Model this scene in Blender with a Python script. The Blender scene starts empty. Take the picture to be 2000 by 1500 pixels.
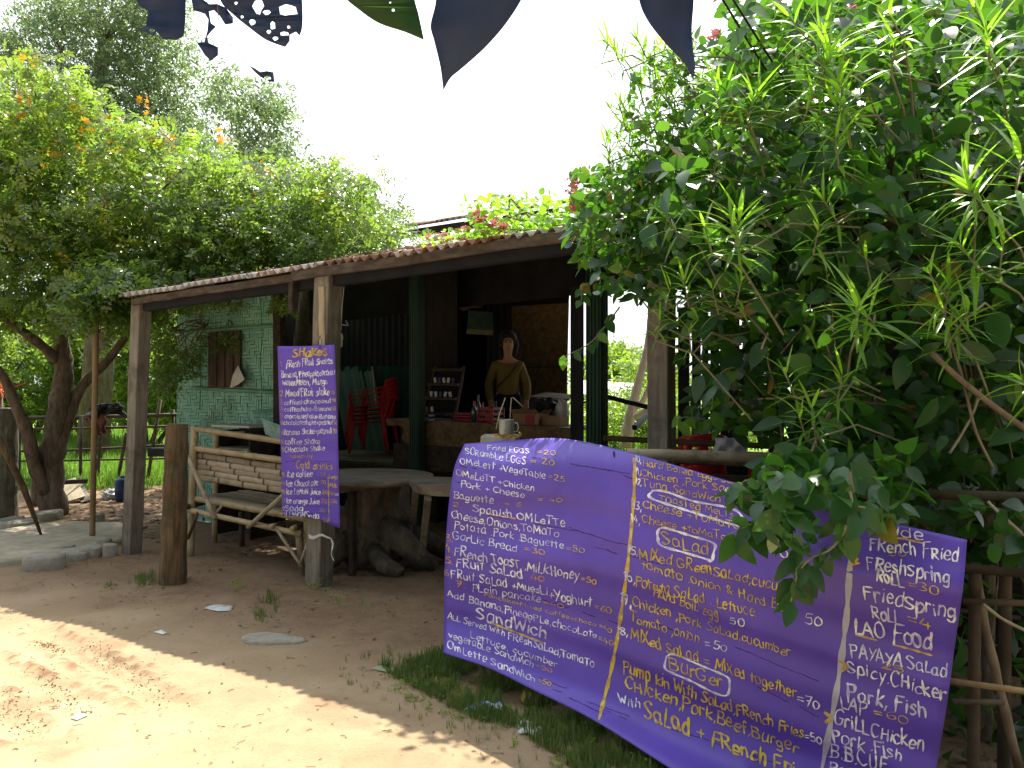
import bpy, bmesh, math, random
import numpy as np
from mathutils import Vector, Matrix
from mathutils.bvhtree import BVHTree
from mathutils.geometry import tessellate_polygon
R = math.radians
rng = np.random.default_rng(7)
random.seed(7)
SC = bpy.context.scene
COL = SC.collection
F = 1700.0
CAMZ = 1.5

# ------------------------------------------------------------------ camera
cam = bpy.data.objects.new('camera', bpy.data.cameras.new('camera'))
COL.objects.link(cam)
cam.location = (0, 0, CAMZ)
cam.rotation_euler = (R(90), 0, 0)
cam.data.sensor_width = 36
cam.data.lens = 36 * F / 2000
cam.data.clip_start = 0.05
cam.data.clip_end = 600
SC.camera = cam

# ------------------------------------------------------------------ sky, sun, exposure
SUN_EL, SUN_AZ = R(55), R(8)          # azimuth from +Y (ahead of the camera) towards +X
w = bpy.data.worlds.new('World')
SC.world = w
w.use_nodes = True
nt = w.node_tree
bg = nt.nodes['Background']
sky = nt.nodes.new('ShaderNodeTexSky')
sky.sky_type = 'NISHITA'
sky.sun_disc = False
sky.sun_elevation = SUN_EL
sky.sun_rotation = SUN_AZ
sky.air_density = 1.0
sky.dust_density = 5.0
sky.ozone_density = 1.0
# a thin bright veil of cloud over the whole sky
mixn = nt.nodes.new('ShaderNodeMix'); mixn.data_type = 'RGBA'
tc = nt.nodes.new('ShaderNodeTexCoord')
nz = nt.nodes.new('ShaderNodeTexNoise'); nz.inputs['Scale'].default_value = 2.2; nz.inputs['Detail'].default_value = 5
rp = nt.nodes.new('ShaderNodeMapRange')
rp.inputs['From Min'].default_value = 0.35; rp.inputs['From Max'].default_value = 0.65
rp.inputs['To Min'].default_value = 0.7; rp.inputs['To Max'].default_value = 0.95
nt.links.new(tc.outputs['Generated'], nz.inputs['Vector'])
nt.links.new(nz.outputs['Fac'], rp.inputs['Value'])
nt.links.new(rp.outputs['Result'], mixn.inputs['Factor'])
nt.links.new(sky.outputs['Color'], mixn.inputs['A'])
# the veil is brightest round the sun, as thin cloud is
vd = nt.nodes.new('ShaderNodeVectorMath'); vd.operation = 'DOT_PRODUCT'
nrmz = nt.nodes.new('ShaderNodeVectorMath'); nrmz.operation = 'NORMALIZE'
nt.links.new(tc.outputs['Generated'], nrmz.inputs[0]); nt.links.new(nrmz.outputs['Vector'], vd.inputs[0])
vd.inputs[1].default_value = (math.sin(SUN_AZ) * math.cos(SUN_EL), math.cos(SUN_AZ) * math.cos(SUN_EL), math.sin(SUN_EL))
pw_ = nt.nodes.new('ShaderNodeMapRange'); pw_.interpolation_type = 'SMOOTHSTEP'
pw_.inputs['From Min'].default_value = 0.1; pw_.inputs['From Max'].default_value = 1.0
pw_.inputs['To Min'].default_value = 0.5; pw_.inputs['To Max'].default_value = 2.2
nt.links.new(vd.outputs['Value'], pw_.inputs['Value'])
vs_ = nt.nodes.new('ShaderNodeVectorMath'); vs_.operation = 'SCALE'; vs_.inputs[0].default_value = (10.6, 11.2, 11.8)
nt.links.new(pw_.outputs['Result'], vs_.inputs['Scale']); nt.links.new(vs_.outputs['Vector'], mixn.inputs['B'])
nt.links.new(mixn.outputs['Result'], bg.inputs['Color'])
bg.inputs['Strength'].default_value = 0.05

sd = bpy.data.lights.new('sun', 'SUN')
sd.energy = 5.0
sd.angle = R(0.55)
sd.color = (1.0, 0.93, 0.80)
sun = bpy.data.objects.new('sun', sd)
COL.objects.link(sun)
sdir = Vector((math.sin(SUN_AZ) * math.cos(SUN_EL), math.cos(SUN_AZ) * math.cos(SUN_EL), math.sin(SUN_EL)))
sun.rotation_euler = sdir.to_track_quat('Z', 'Y').to_euler()
sun.location = (4, 10, 14)
SC.view_settings.view_transform = 'Standard'
SC.view_settings.look = 'None'
SC.view_settings.exposure = 1.27
SC.view_settings.gamma = 1
SC.view_settings.use_curve_mapping = False
SC.cycles.max_bounces = 6
SC.cycles.diffuse_bounces = 2
SC.cycles.glossy_bounces = 2
SC.cycles.transmission_bounces = 4
SC.cycles.use_denoising = True

# ------------------------------------------------------------------ geometry of the place
O3 = Vector((-3.39, 7.73, 0)); UU = Vector((.839, -.544, 0)); VV = Vector((.544, .839, 0))
D0 = O3.dot(VV)
def W(u, v, z):                       # hut frame: u along the front, v inwards
    return O3 + UU * u + VV * v + Vector((0, 0, z))
def P(px, py, Y):                     # point at distance Y ahead
    return Vector(((px - 1000) / F * Y, Y, CAMZ - (py - 750) / F * Y))
def B(px, py, v):                     # point on the hut plane v
    a = (px - 1000) / F
    Y = (D0 + v) / (a * VV.x + VV.y)
    return P(px, py, Y)
def G(px, py, z=0.0):                 # point on the ground
    return P(px, py, (CAMZ - z) * F / (py - 750))
def UVof(p):
    d = Vector(p) - O3
    return d.dot(UU), d.dot(VV)

# ------------------------------------------------------------------ object helpers
def tag(o, label=None, cat=None, group=None, kind=None):
    if label: o['label'] = label
    if cat: o['category'] = cat
    if group: o['group'] = group
    if kind: o['kind'] = kind
    return o
def thing(name, label, cat, loc=(0, 0, 0), group=None, rz=0):
    o = bpy.data.objects.new(name, None)
    o.empty_display_size = .1
    COL.objects.link(o); o.location = loc; o.rotation_euler = (0, 0, rz)
    return tag(o, label, cat, group)
def link(name, me, parent=None, local=False):
    o = bpy.data.objects.new(name, me)
    COL.objects.link(o)
    if parent is not None:
        o.parent = parent
        if parent.type == 'EMPTY' and not local:
            o.location = -parent.location
    return o
def recentre(o):
    me = o.data
    n = len(me.vertices)
    a = np.empty(n * 3, np.float32); me.vertices.foreach_get('co', a); a = a.reshape(-1, 3)
    c = np.array([(a[:, 0].min() + a[:, 0].max()) / 2, (a[:, 1].min() + a[:, 1].max()) / 2, a[:, 2].min()], np.float32)
    a -= c
    me.vertices.foreach_set('co', a.ravel()); me.update()
    o.location = o.location + Vector([float(x) for x in c])
    return o
def copy_tree(o, parent=None):
    c = o.copy(); COL.objects.link(c); c.parent = parent
    for ch in list(o.children): copy_tree(ch, c)
    return c
def npmesh(name, V, loops, starts, mats, smooth=True, tint=None, mi=None):
    me = bpy.data.meshes.new(name)
    me.vertices.add(len(V)); me.vertices.foreach_set('co', np.asarray(V, np.float32).ravel())
    me.loops.add(len(loops)); me.loops.foreach_set('vertex_index', np.asarray(loops, np.int32))
    me.polygons.add(len(starts)); me.polygons.foreach_set('loop_start', np.asarray(starts, np.int32))
    if mi is not None: me.polygons.foreach_set('material_index', np.asarray(mi, np.int32))
    me.update(calc_edges=True)
    me.polygons.foreach_set('use_smooth', np.full(len(starts), smooth))
    if tint is not None:
        at = me.attributes.new('tint', 'FLOAT', 'POINT'); at.data.foreach_set('value', np.asarray(tint, np.float32))
    for m in (mats if isinstance(mats, (list, tuple)) else [mats]): me.materials.append(m)
    return me
class MB:
    def __init__(s): s.v = []; s.f = []; s.mi = []
    def add(s, vs, fs, mi=0):
        b = len(s.v); s.v += [tuple(x) for x in vs]
        for f in fs: s.f.append(tuple(i + b for i in f)); s.mi.append(mi)
        return s
    def box(s, c, size, rot=None, mi=0, bev=0.0, jit=0.0):
        sx, sy, sz = [k / 2 for k in size]
        if bev > 0:
            b = min(bev, sx * .45, sy * .45, sz * .45)
            vs = []; idx = {}
            for i, X in enumerate((-1, 1)):
                for j, Yy in enumerate((-1, 1)):
                    for k, Z in enumerate((-1, 1)):
                        for a in range(3):
                            p = [X * sx, Yy * sy, Z * sz]
                            for q in range(3):
                                if q != a: p[q] -= (X, Yy, Z)[q] * b
                            idx[(i, j, k, a)] = len(vs); vs.append(p)
            fs = []
            for a in range(3):
                o = [q for q in range(3) if q != a]
                for sgn in (0, 1):
                    f = []
                    for (m, n) in ((0, 0), (1, 0), (1, 1), (0, 1)):
                        key = [0, 0, 0]; key[a] = sgn; key[o[0]] = m; key[o[1]] = n
                        f.append(idx[(key[0], key[1], key[2], a)])
                    if (sgn == 1) == (a == 1): f.reverse()
                    fs.append(f)
            for a in range(3):                     # edge faces along axis a
                o = [q for q in range(3) if q != a]
                for (m, n) in ((0, 0), (0, 1), (1, 0), (1, 1)):
                    k0 = [0, 0, 0]; k0[a] = 0; k0[o[0]] = m; k0[o[1]] = n
                    k1 = list(k0); k1[a] = 1
                    fs.append([idx[(*k0, o[0])], idx[(*k1, o[0])], idx[(*k1, o[1])], idx[(*k0, o[1])]])
            for i in (0, 1):
                for j in (0, 1):
                    for k in (0, 1): fs.append([idx[(i, j, k, 0)], idx[(i, j, k, 1)], idx[(i, j, k, 2)]])
        else:
            vs = [(x * sx, y * sy, z * sz) for x in (-1, 1) for y in (-1, 1) for z in (-1, 1)]
            fs = [(0, 1, 3, 2), (4, 6, 7, 5), (0, 4, 5, 1), (2, 3, 7, 6), (0, 2, 6, 4), (1, 5, 7, 3)]
        out = []
        for p in vs:
            q = Vector(p)
            if jit: q += Vector([random.uniform(-jit, jit) for _ in range(3)])
            if rot is not None: q = rot @ q
            out.append(q + Vector(c))
        return s.add(out, fs, mi)
    def tube(s, pts, rad, seg=8, mi=0, cap=True, wob=0.0):
        pts = [Vector(p) for p in pts]
        n = len(pts)
        if not hasattr(rad, '__len__'): rad = [rad] * n
        up = Vector((0, 0, 1)); vs = []
        t0 = (pts[1] - pts[0]).normalized()
        x = t0.cross(up)
        if x.length < .1: x = t0.cross(Vector((1, 0, 0)))
        x.normalize()
        for i in range(n):
            t = (pts[min(i + 1, n - 1)] - pts[max(i - 1, 0)]).normalized()
            x = (x - t * x.dot(t)).normalized(); y = t.cross(x)
            for k in range(seg):
                a = 2 * math.pi * k / seg
                r = rad[i] * (1 + (random.uniform(-wob, wob) if wob else 0))
                vs.append(pts[i] + x * math.cos(a) * r + y * math.sin(a) * r)
        fs = []
        for i in range(n - 1):
            for k in range(seg):
                k2 = (k + 1) % seg
                fs.append((i * seg + k, i * seg + k2, (i + 1) * seg + k2, (i + 1) * seg + k))
        if cap:
            fs.append(tuple(range(seg))[::-1]); fs.append(tuple((n - 1) * seg + k for k in range(seg)))
        return s.add(vs, fs, mi)
    def bamboo(s, p0, p1, r, node=.27, seg=10, mi=0, bow=0.0, r1=None):
        p0 = Vector(p0); p1 = Vector(p1); L = (p1 - p0).length
        r1 = r1 or r
        k = max(1, int(round(L / node))); pts = []; rad = []
        off = random.uniform(.2, .8)
        ts = [(0, 1)]
        for i in range(k):
            t = (i + off) / k
            for dt, m in ((-.018, 1.0), (-.006, 1.10), (0, 1.04), (.006, 1.12), (.018, 1.0)): ts.append((t + dt / L * .8, m))
        ts.append((1, 1)); ts = sorted([q for q in ts if 0 <= q[0] <= 1])
        for t, m in ts:
            pts.append(p0.lerp(p1, t) + Vector((0, 0, bow * math.sin(math.pi * t)))); rad.append((r + (r1 - r) * t) * m)
        return s.tube(pts, rad, seg, mi)
    def beam(s, p0, p1, wx, wy, xdir=None, mi=0, seg=6, wob=.003, bev=.006):
        p0 = Vector(p0); p1 = Vector(p1); t = (p1 - p0).normalized()
        x = Vector(xdir) if xdir is not None else UU
        x = (x - t * x.dot(t)).normalized(); y = t.cross(x)
        b = bev
        prof = [(-wx / 2 + b, -wy / 2), (wx / 2 - b, -wy / 2), (wx / 2, -wy / 2 + b), (wx / 2, wy / 2 - b),
                (wx / 2 - b, wy / 2), (-wx / 2 + b, wy / 2), (-wx / 2, wy / 2 - b), (-wx / 2, -wy / 2 + b)]
        vs = []
        for i in range(seg + 1):
            c = p0.lerp(p1, i / seg)
            jx, jy = random.uniform(-wob, wob), random.uniform(-wob, wob)
            for a, d in prof:
                vs.append(c + x * (a + jx + random.uniform(-wob, wob) * .4) + y * (d + jy + random.uniform(-wob, wob) * .4))
        fs = []
        for i in range(seg):
            for k in range(8):
                k2 = (k + 1) % 8
                fs.append((i * 8 + k, i * 8 + k2, (i + 1) * 8 + k2, (i + 1) * 8 + k))
        fs.append(tuple(range(8))[::-1]); fs.append(tuple(seg * 8 + k for k in range(8)))
        return s.add(vs, fs, mi)
    def lathe(s, prof, c, seg=16, mi=0, axis=None):
        vs = []; fs = []; n = len(prof)
        for r, z in prof:
            for k in range(seg):
                a = 2 * math.pi * k / seg
                p = Vector((r * math.cos(a), r * math.sin(a), z))
                if axis is not None: p = axis @ p
                vs.append(p + Vector(c))
        for i in range(n - 1):
            for k in range(seg):
                k2 = (k + 1) % seg
                fs.append((i * seg + k, i * seg + k2, (i + 1) * seg + k2, (i + 1) * seg + k))
        return s.add(vs, fs, mi)
    def corr(s, o, U, V, N, pitch=.076, amp=.012, nv=2, mi=0, per=8, thick=0.0, sag=0.0, jag=0.0, rows=None):
        o = Vector(o); U = Vector(U); V = Vector(V); N = Vector(N).normalized()
        nu = max(4, int(U.length / pitch * per)); vs = []
        for j in range(nv + 1):
            tj = j / nv
            for i in range(nu + 1):
                ti = i / nu
                a = math.sin(2 * math.pi * ti * U.length / pitch) * amp
                p = o + U * ti + V * tj + N * (a - sag * math.sin(math.pi * tj))
                if j == 0 and jag: p = p - V.normalized() * (jag * math.sin(ti * 9 + o.x * 7) )
                vs.append(p)
        fs = [(j * (nu + 1) + i, j * (nu + 1) + i + 1, (j + 1) * (nu + 1) + i + 1, (j + 1) * (nu + 1) + i)
              for j in range(nv) for i in range(nu)]
        return s.add(vs, fs, mi)
    def build(s, name, mats, parent=None, smooth=False, local=False):
        me = bpy.data.meshes.new(name)
        me.from_pydata(s.v, [], s.f)
        for m in (mats if isinstance(mats, (list, tuple)) else [mats]): me.materials.append(m)
        me.polygons.foreach_set('material_index', s.mi)
        me.polygons.foreach_set('use_smooth', [smooth] * len(s.f))
        me.update()
        o = link(name, me, parent, local)
        if parent is None: recentre(o)
        return o
def solid(o, t, offset=0):
    m = o.modifiers.new('thickness', 'SOLIDIFY'); m.thickness = t; m.offset = offset
    return o

# ------------------------------------------------------------------ noise on arrays
_tab = rng.random((256, 256)).astype(np.float32)
def vn(x, y):
    xi = np.floor(x).astype(int); yi = np.floor(y).astype(int)
    fx = x - xi; fy = y - yi
    fx = fx * fx * (3 - 2 * fx); fy = fy * fy * (3 - 2 * fy)
    a = _tab[xi % 256, yi % 256]; b = _tab[(xi + 1) % 256, yi % 256]
    c = _tab[xi % 256, (yi + 1) % 256]; d = _tab[(xi + 1) % 256, (yi + 1) % 256]
    return (a * (1 - fx) + b * fx) * (1 - fy) + (c * (1 - fx) + d * fx) * fy
def fbm(x, y, o=4):
    s = 0; a = .5
    for k in range(o): s = s + a * vn(x * 2 ** k + 17 * k, y * 2 ** k + 31 * k); a *= .5
    return s

# ------------------------------------------------------------------ materials
def base_mat(name):
    m = bpy.data.materials.new(name); m.use_nodes = True
    t = m.node_tree; return m, t, t.nodes['Principled BSDF']
def M(name, a, b, ns=6, sc=(1, 1, 1), rough=.85, bump=.3, detail=6, c=None, cs=1.2, camt=.5, metallic=0, spec=.3, lo=.35, hi=.65, bdist=.01, rv=0.0):
    m, t, p = base_mat(name); N = t.nodes.new; Lk = t.links.new
    tcn = N('ShaderNodeTexCoord'); mp = N('ShaderNodeMapping'); mp.inputs['Scale'].default_value = sc
    Lk(tcn.outputs['Object'], mp.inputs['Vector'])
    n1 = N('ShaderNodeTexNoise'); n1.inputs['Scale'].default_value = ns; n1.inputs['Detail'].default_value = detail
    n1.inputs['Roughness'].default_value = .62
    Lk(mp.outputs['Vector'], n1.inputs['Vector'])
    mr = N('ShaderNodeMapRange'); mr.inputs['From Min'].default_value = lo; mr.inputs['From Max'].default_value = hi
    Lk(n1.outputs['Fac'], mr.inputs['Value'])
    mx = N('ShaderNodeMix'); mx.data_type = 'RGBA'; mx.inputs['A'].default_value = (*a, 1); mx.inputs['B'].default_value = (*b, 1)
    Lk(mr.outputs['Result'], mx.inputs['Factor']); out = mx.outputs['Result']
    if c is not None:
        n2 = N('ShaderNodeTexNoise'); n2.inputs['Scale'].default_value = cs; n2.inputs['Detail'].default_value = 8; n2.inputs['Roughness'].default_value = .7
        Lk(tcn.outputs['Object'], n2.inputs['Vector'])
        m2 = N('ShaderNodeMapRange'); m2.inputs['From Min'].default_value = .5; m2.inputs['From Max'].default_value = .62; m2.inputs['To Max'].default_value = camt
        Lk(n2.outputs['Fac'], m2.inputs['Value'])
        x2 = N('ShaderNodeMix'); x2.data_type = 'RGBA'; Lk(m2.outputs['Result'], x2.inputs['Factor'])
        Lk(out, x2.inputs['A']); x2.inputs['B'].default_value = (*c, 1); out = x2.outputs['Result']
    if rv:
        oi = N('ShaderNodeObjectInfo'); ml = N('ShaderNodeMapRange'); ml.inputs['To Min'].default_value = 1 - rv; ml.inputs['To Max'].default_value = 1 + rv
        Lk(oi.outputs['Random'], ml.inputs['Value'])
        x3 = N('ShaderNodeMix'); x3.data_type = 'RGBA'; x3.blend_type = 'MULTIPLY'; x3.inputs['Factor'].default_value = 1
        Lk(out, x3.inputs['A']); Lk(ml.outputs['Result'], x3.inputs['B']); out = x3.outputs['Result']
    Lk(out, p.inputs['Base Color'])
    p.inputs['Roughness'].default_value = rough; p.inputs['Metallic'].default_value = metallic
    p.inputs['Specular IOR Level'].default_value = spec
    if bump:
        bp = N('ShaderNodeBump'); bp.inputs['Strength'].default_value = bump; bp.inputs['Distance'].default_value = bdist
        Lk(n1.outputs['Fac'], bp.inputs['Height']); Lk(bp.outputs['Normal'], p.inputs['Normal'])
    return m
def LM(name, a, b, tr, tfac=.35, rough=.4, spec=.5, young=None, dead=None, deadp=.03):
    """leaf: colour varies leaf by leaf, light passes through"""
    m, t, p = base_mat(name); N = t.nodes.new; Lk = t.links.new
    g = N('ShaderNodeNewGeometry'); oi = N('ShaderNodeObjectInfo')
    ad = N('ShaderNodeMath'); ad.operation = 'ADD'; Lk(g.outputs['Random Per Island'], ad.inputs[0]); Lk(oi.outputs['Random'], ad.inputs[1])
    fr = N('ShaderNodeMath'); fr.operation = 'FRACT'; Lk(ad.outputs[0], fr.inputs[0])
    mx = N('ShaderNodeMix'); mx.data_type = 'RGBA'; mx.inputs['A'].default_value = (*a, 1); mx.inputs['B'].default_value = (*b, 1)
    Lk(fr.outputs[0], mx.inputs['Factor']); out = mx.outputs['Result']
    tro = None
    if young is not None:
        at = N('ShaderNodeAttribute'); at.attribute_name = 'tint'
        x2 = N('ShaderNodeMix'); x2.data_type = 'RGBA'; Lk(at.outputs['Fac'], x2.inputs['Factor']); Lk(out, x2.inputs['A'])
        x2.inputs['B'].default_value = (*young, 1); out = x2.outputs['Result']
    if dead is not None:
        cp = N('ShaderNodeMath'); cp.operation = 'LESS_THAN'; cp.inputs[1].default_value = deadp; Lk(fr.outputs[0], cp.inputs[0])
        x4 = N('ShaderNodeMix'); x4.data_type = 'RGBA'; Lk(cp.outputs[0], x4.inputs['Factor']); Lk(out, x4.inputs['A'])
        x4.inputs['B'].default_value = (*dead, 1); out = x4.outputs['Result']
    # fine mottling and side veins
    tc_ = N('ShaderNodeTexCoord'); nn = N('ShaderNodeTexNoise'); nn.inputs['Scale'].default_value = 30; nn.inputs['Detail'].default_value = 3
    Lk(tc_.outputs['Object'], nn.inputs['Vector'])
    mm = N('ShaderNodeMapRange'); mm.inputs['To Min'].default_value = .65; mm.inputs['To Max'].default_value = 1.35; Lk(nn.outputs['Fac'], mm.inputs['Value'])
    x3 = N('ShaderNodeMix'); x3.data_type = 'RGBA'; x3.blend_type = 'MULTIPLY'; x3.inputs['Factor'].default_value = 1
    Lk(out, x3.inputs['A']); Lk(mm.outputs['Result'], x3.inputs['B']); out = x3.outputs['Result']
    Lk(out, p.inputs['Base Color']); p.inputs['Roughness'].default_value = rough; p.inputs['Specular IOR Level'].default_value = spec
    tn = N('ShaderNodeBsdfTranslucent')
    x5 = N('ShaderNodeMix'); x5.data_type = 'RGBA'; x5.inputs['Factor'].default_value = .7
    Lk(out, x5.inputs['A']); x5.inputs['B'].default_value = (*tr, 1); Lk(x5.outputs['Result'], tn.inputs['Color'])
    ms = N('ShaderNodeMixShader'); ms.inputs[0].default_value = tfac
    Lk(p.outputs[0], ms.inputs[1]); Lk(tn.outputs[0], ms.inputs[2])
    Lk(ms.outputs[0], t.nodes['Material Output'].inputs['Surface'])
    return m

m_greywood = M('weathered grey timber', (.13, .115, .095), (.24, .215, .175), 9, (3, 3, .35), bump=.6, c=(.07, .055, .04), cs=3, camt=.6)
m_palewood = M('pale timber', (.30, .25, .17), (.42, .36, .26), 9, (3, 3, .3), bump=.4)
m_darkwood = M('dark smoky timber', (.020, .015, .012), (.05, .038, .028), 8, (2, 2, 2), bump=.4)
m_fascia = M('rough fascia board', (.05, .038, .03), (.11, .085, .065), 6, (1.2, 1.2, 4), bump=.5, c=(.04, .03, .02), cs=4, camt=.7)
m_log = M('old timber log bark stained', (.06, .04, .02), (.16, .105, .055), 7, (3, 3, .5), bump=.9, c=(.04, .045, .02), cs=3.5, camt=.8, bdist=.02)
m_log2 = M('grey green old log', (.09, .09, .065), (.17, .165, .12), 7, (3, 3, .4), bump=.8, c=(.04, .04, .025), cs=3, camt=.7)
m_bamboo = M('dry bamboo', (.27, .205, .11), (.43, .35, .215), 5, (1, 1, 1), rough=.5, bump=.1, c=(.16, .11, .055), cs=5, camt=.7, rv=.18)
m_bamboog = M('grey split bamboo', (.27, .22, .15), (.42, .36, .26), 6, (1, 1, 1), rough=.65, bump=.2, c=(.12, .09, .06), cs=6, camt=.7, rv=.2)
m_bambood = M('dark old bamboo', (.035, .025, .016), (.09, .065, .038), 6, (1, 1, 1), rough=.7, bump=.2, rv=.2)
m_pole = M('brown bamboo pole', (.17, .11, .05), (.27, .18, .09), 5, (3, 3, .4), rough=.6, bump=.3)
m_greenpaint = M('green painted bamboo weave', (.19, .43, .35), (.28, .55, .46), 5, (1, 1, 1), rough=.7, bump=.2, c=(.09, .12, .08), cs=2.2, camt=.55)
m_greenpaint2 = M('green painted bamboo weave darker strips', (.16, .38, .31), (.24, .49, .41), 5, (1, 1, 1), rough=.7, bump=.2, c=(.08, .11, .07), cs=2.2, camt=.5)
m_gap = M('gap behind weave', (.07, .18, .14), (.10, .23, .18), 10, rough=.9, bump=0)
m_greencol = M('dark green painted sheet', (.004, .028, .018), (.008, .052, .030), 5, (1, 1, .3), rough=.5, bump=.05, spec=.4)
m_roof = M('galvanised roof with rust', (.40, .35, .34), (.52, .48, .46), 4, (1, 1, 1), rough=.5, bump=.05, c=(.23, .095, .05), cs=2.4, camt=.95, metallic=.25, rv=.15)
m_roofrust = M('rusty roof sheet', (.20, .09, .05), (.33, .20, .15), 4, (1, 1, 1), rough=.65, bump=.1, c=(.10, .045, .03), cs=3, camt=.8, metallic=.1, rv=.15)
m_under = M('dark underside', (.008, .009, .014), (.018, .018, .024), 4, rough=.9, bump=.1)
m_osb = M('strand board', (.17, .10, .045), (.36, .235, .11), 22, (1, 1, 1), rough=.75, bump=.2, detail=3, c=(.08, .05, .025), cs=9, camt=.6)
m_osbdark = M('strand board smoky', (.10, .065, .028), (.19, .125, .055), 22, (1, 1, 1), rough=.75, bump=.2, detail=3, c=(.05, .03, .02), cs=7, camt=.6)
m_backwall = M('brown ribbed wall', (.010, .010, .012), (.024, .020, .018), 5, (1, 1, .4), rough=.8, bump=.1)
m_redchair = M('red plastic', (.48, .012, .018), (.58, .02, .025), 3, rough=.42, bump=0, spec=.5)
m_crate = M('red plastic crate', (.22, .01, .02), (.30, .015, .025), 3, rough=.5, bump=0)
m_white = M('white plastic', (.5, .5, .48), (.62, .62, .60), 8, rough=.5, bump=.1)
m_paper = M('pale paper', (.45, .45, .43), (.6, .6, .57), 8, rough=.8, bump=.2)
m_steel = M('dented enamel', (.32, .38, .38), (.44, .50, .50), 8, rough=.35, bump=.1, metallic=.3)
m_concrete = M('concrete block', (.26, .25, .22), (.38, .37, .33), 14, rough=.9, bump=.4)
m_wood_slab = M('grey slab wood', (.17, .15, .12), (.29, .26, .205), 5, (.6, 3, 3), bump=.5, c=(.08, .06, .045), cs=3, camt=.5)
m_stump = M('root wood', (.07, .058, .045), (.15, .125, .095), 9, (2, 2, .6), bump=1.0, bdist=.03, c=(.05, .04, .03), cs=6, camt=.7)
m_bark = M('bark', (.075, .055, .04), (.165, .125, .09), 12, (2, 2, .5), bump=.8, bdist=.02, c=(.20, .185, .155), cs=5, camt=.5)
m_palebark = M('pale bark', (.30, .26, .20), (.42, .38, .31), 9, (2, 2, .5), bump=.4)
m_twig = M('twig', (.14, .10, .065), (.26, .20, .14), 10, bump=.2)
m_greystem = M('grey green stem', (.13, .13, .08), (.24, .23, .15), 10, bump=.2)
m_stone = M('stone', (.20, .185, .15), (.34, .315, .26), 7, rough=.9, bump=.6, c=(.12, .12, .07), cs=4, camt=.5)
m_slab = M('sandy paving', (.27, .235, .17), (.40, .355, .27), 4, rough=.9, bump=.5, c=(.16, .15, .085), cs=2.5, camt=.6)
m_darkpaint = M('near black rubber cloth', (.01, .011, .014), (.022, .022, .026), 8, rough=.6, bump=.2)
m_shutter = M('rusty brown shutter', (.05, .035, .03), (.12, .08, .065), 8, (2, 2, .5), rough=.8, bump=.3)
m_greysheet = M('pale tarpaulin', (.30, .33, .36), (.42, .45, .47), 4, rough=.5, bump=.4)
m_glass = M('bottle glass', (.03, .05, .045), (.06, .09, .08), 4, rough=.08, bump=0, spec=1.0)
m_blue = M('blue plastic', (.012, .035, .11), (.02, .05, .15), 5, rough=.4, bump=0)
m_bluewrap = M('blue and silver wrapper', (.04, .08, .45), (.65, .68, .75), 20, rough=.25, bump=.5, spec=.8, lo=.45, hi=.55)
m_yellowleaf = M('fallen yellow leaf', (.40, .25, .06), (.60, .42, .13), 14, rough=.6, bump=.4)
m_film = M('crumpled plastic film', (.38, .40, .38), (.6, .62, .6), 20, rough=.25, bump=.8, spec=.8)
m_skin = M('skin', (.36, .20, .13), (.42, .25, .17), 6, rough=.5, bump=0)
m_hair = M('black hair', (.005, .005, .005), (.012, .010, .009), 30, rough=.7, bump=.3)
m_sweater = M('olive yellow knit', (.13, .10, .028), (.18, .14, .04), 50, rough=.9, bump=.3)
m_trouser = M('dark trousers', (.008, .009, .018), (.015, .016, .028), 20, rough=.9, bump=0)
m_lips = M('lips', (.30, .08, .07), (.34, .1, .09), 8, rough=.5, bump=0)
m_strap = M('dark strap', (.02, .014, .01), (.03, .02, .016), 20, rough=.6, bump=0)
m_cable = M('black cable', (.012, .012, .014), (.02, .02, .022), 8, rough=.5, bump=0)
m_clothred = M('faded red brown cloth', (.10, .045, .035), (.2, .09, .07), 10, rough=.9, bump=.4)
m_purple = M('purple painted sheet', (.072, .038, .34), (.104, .058, .45), 1.6, (1, 1, 1), rough=.46, bump=.05, c=(.085, .045, .30), cs=2.0, camt=.6, spec=.4)
m_purple2 = M('purple painted cloth', (.10, .055, .42), (.135, .076, .50), 2.5, (1, 1, 3), rough=.6, bump=.1, c=(.10, .06, .38), cs=4, camt=.5, spec=.3)
m_tw = M('white brush paint', (.42, .40, .58), (.82, .82, .84), 26, (1, 1, 1), rough=.6, bump=.2, lo=.4, hi=.6, c=(.30, .27, .55), cs=7, camt=.75)
m_ty = M('yellow brush paint', (.36, .24, .08), (.64, .47, .04), 26, (1, 1, 1), rough=.6, bump=.2, lo=.4, hi=.6, c=(.22, .14, .14), cs=7, camt=.8)
m_to = M('orange yellow brush paint', (.50, .25, .05), (.60, .38, .05), 9, (1, 1, 1), rough=.6, bump=.2, lo=.4, hi=.6, c=(.20, .10, .20), cs=7, camt=.7)
m_tb = M('grey brush paint', (.30, .28, .40), (.44, .42, .46), 9, (1, 1, 1), rough=.6, bump=.2)
m_scratch = M('scratch', (.02, .012, .08), (.03, .02, .1), 9, rough=.9, bump=0)

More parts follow.
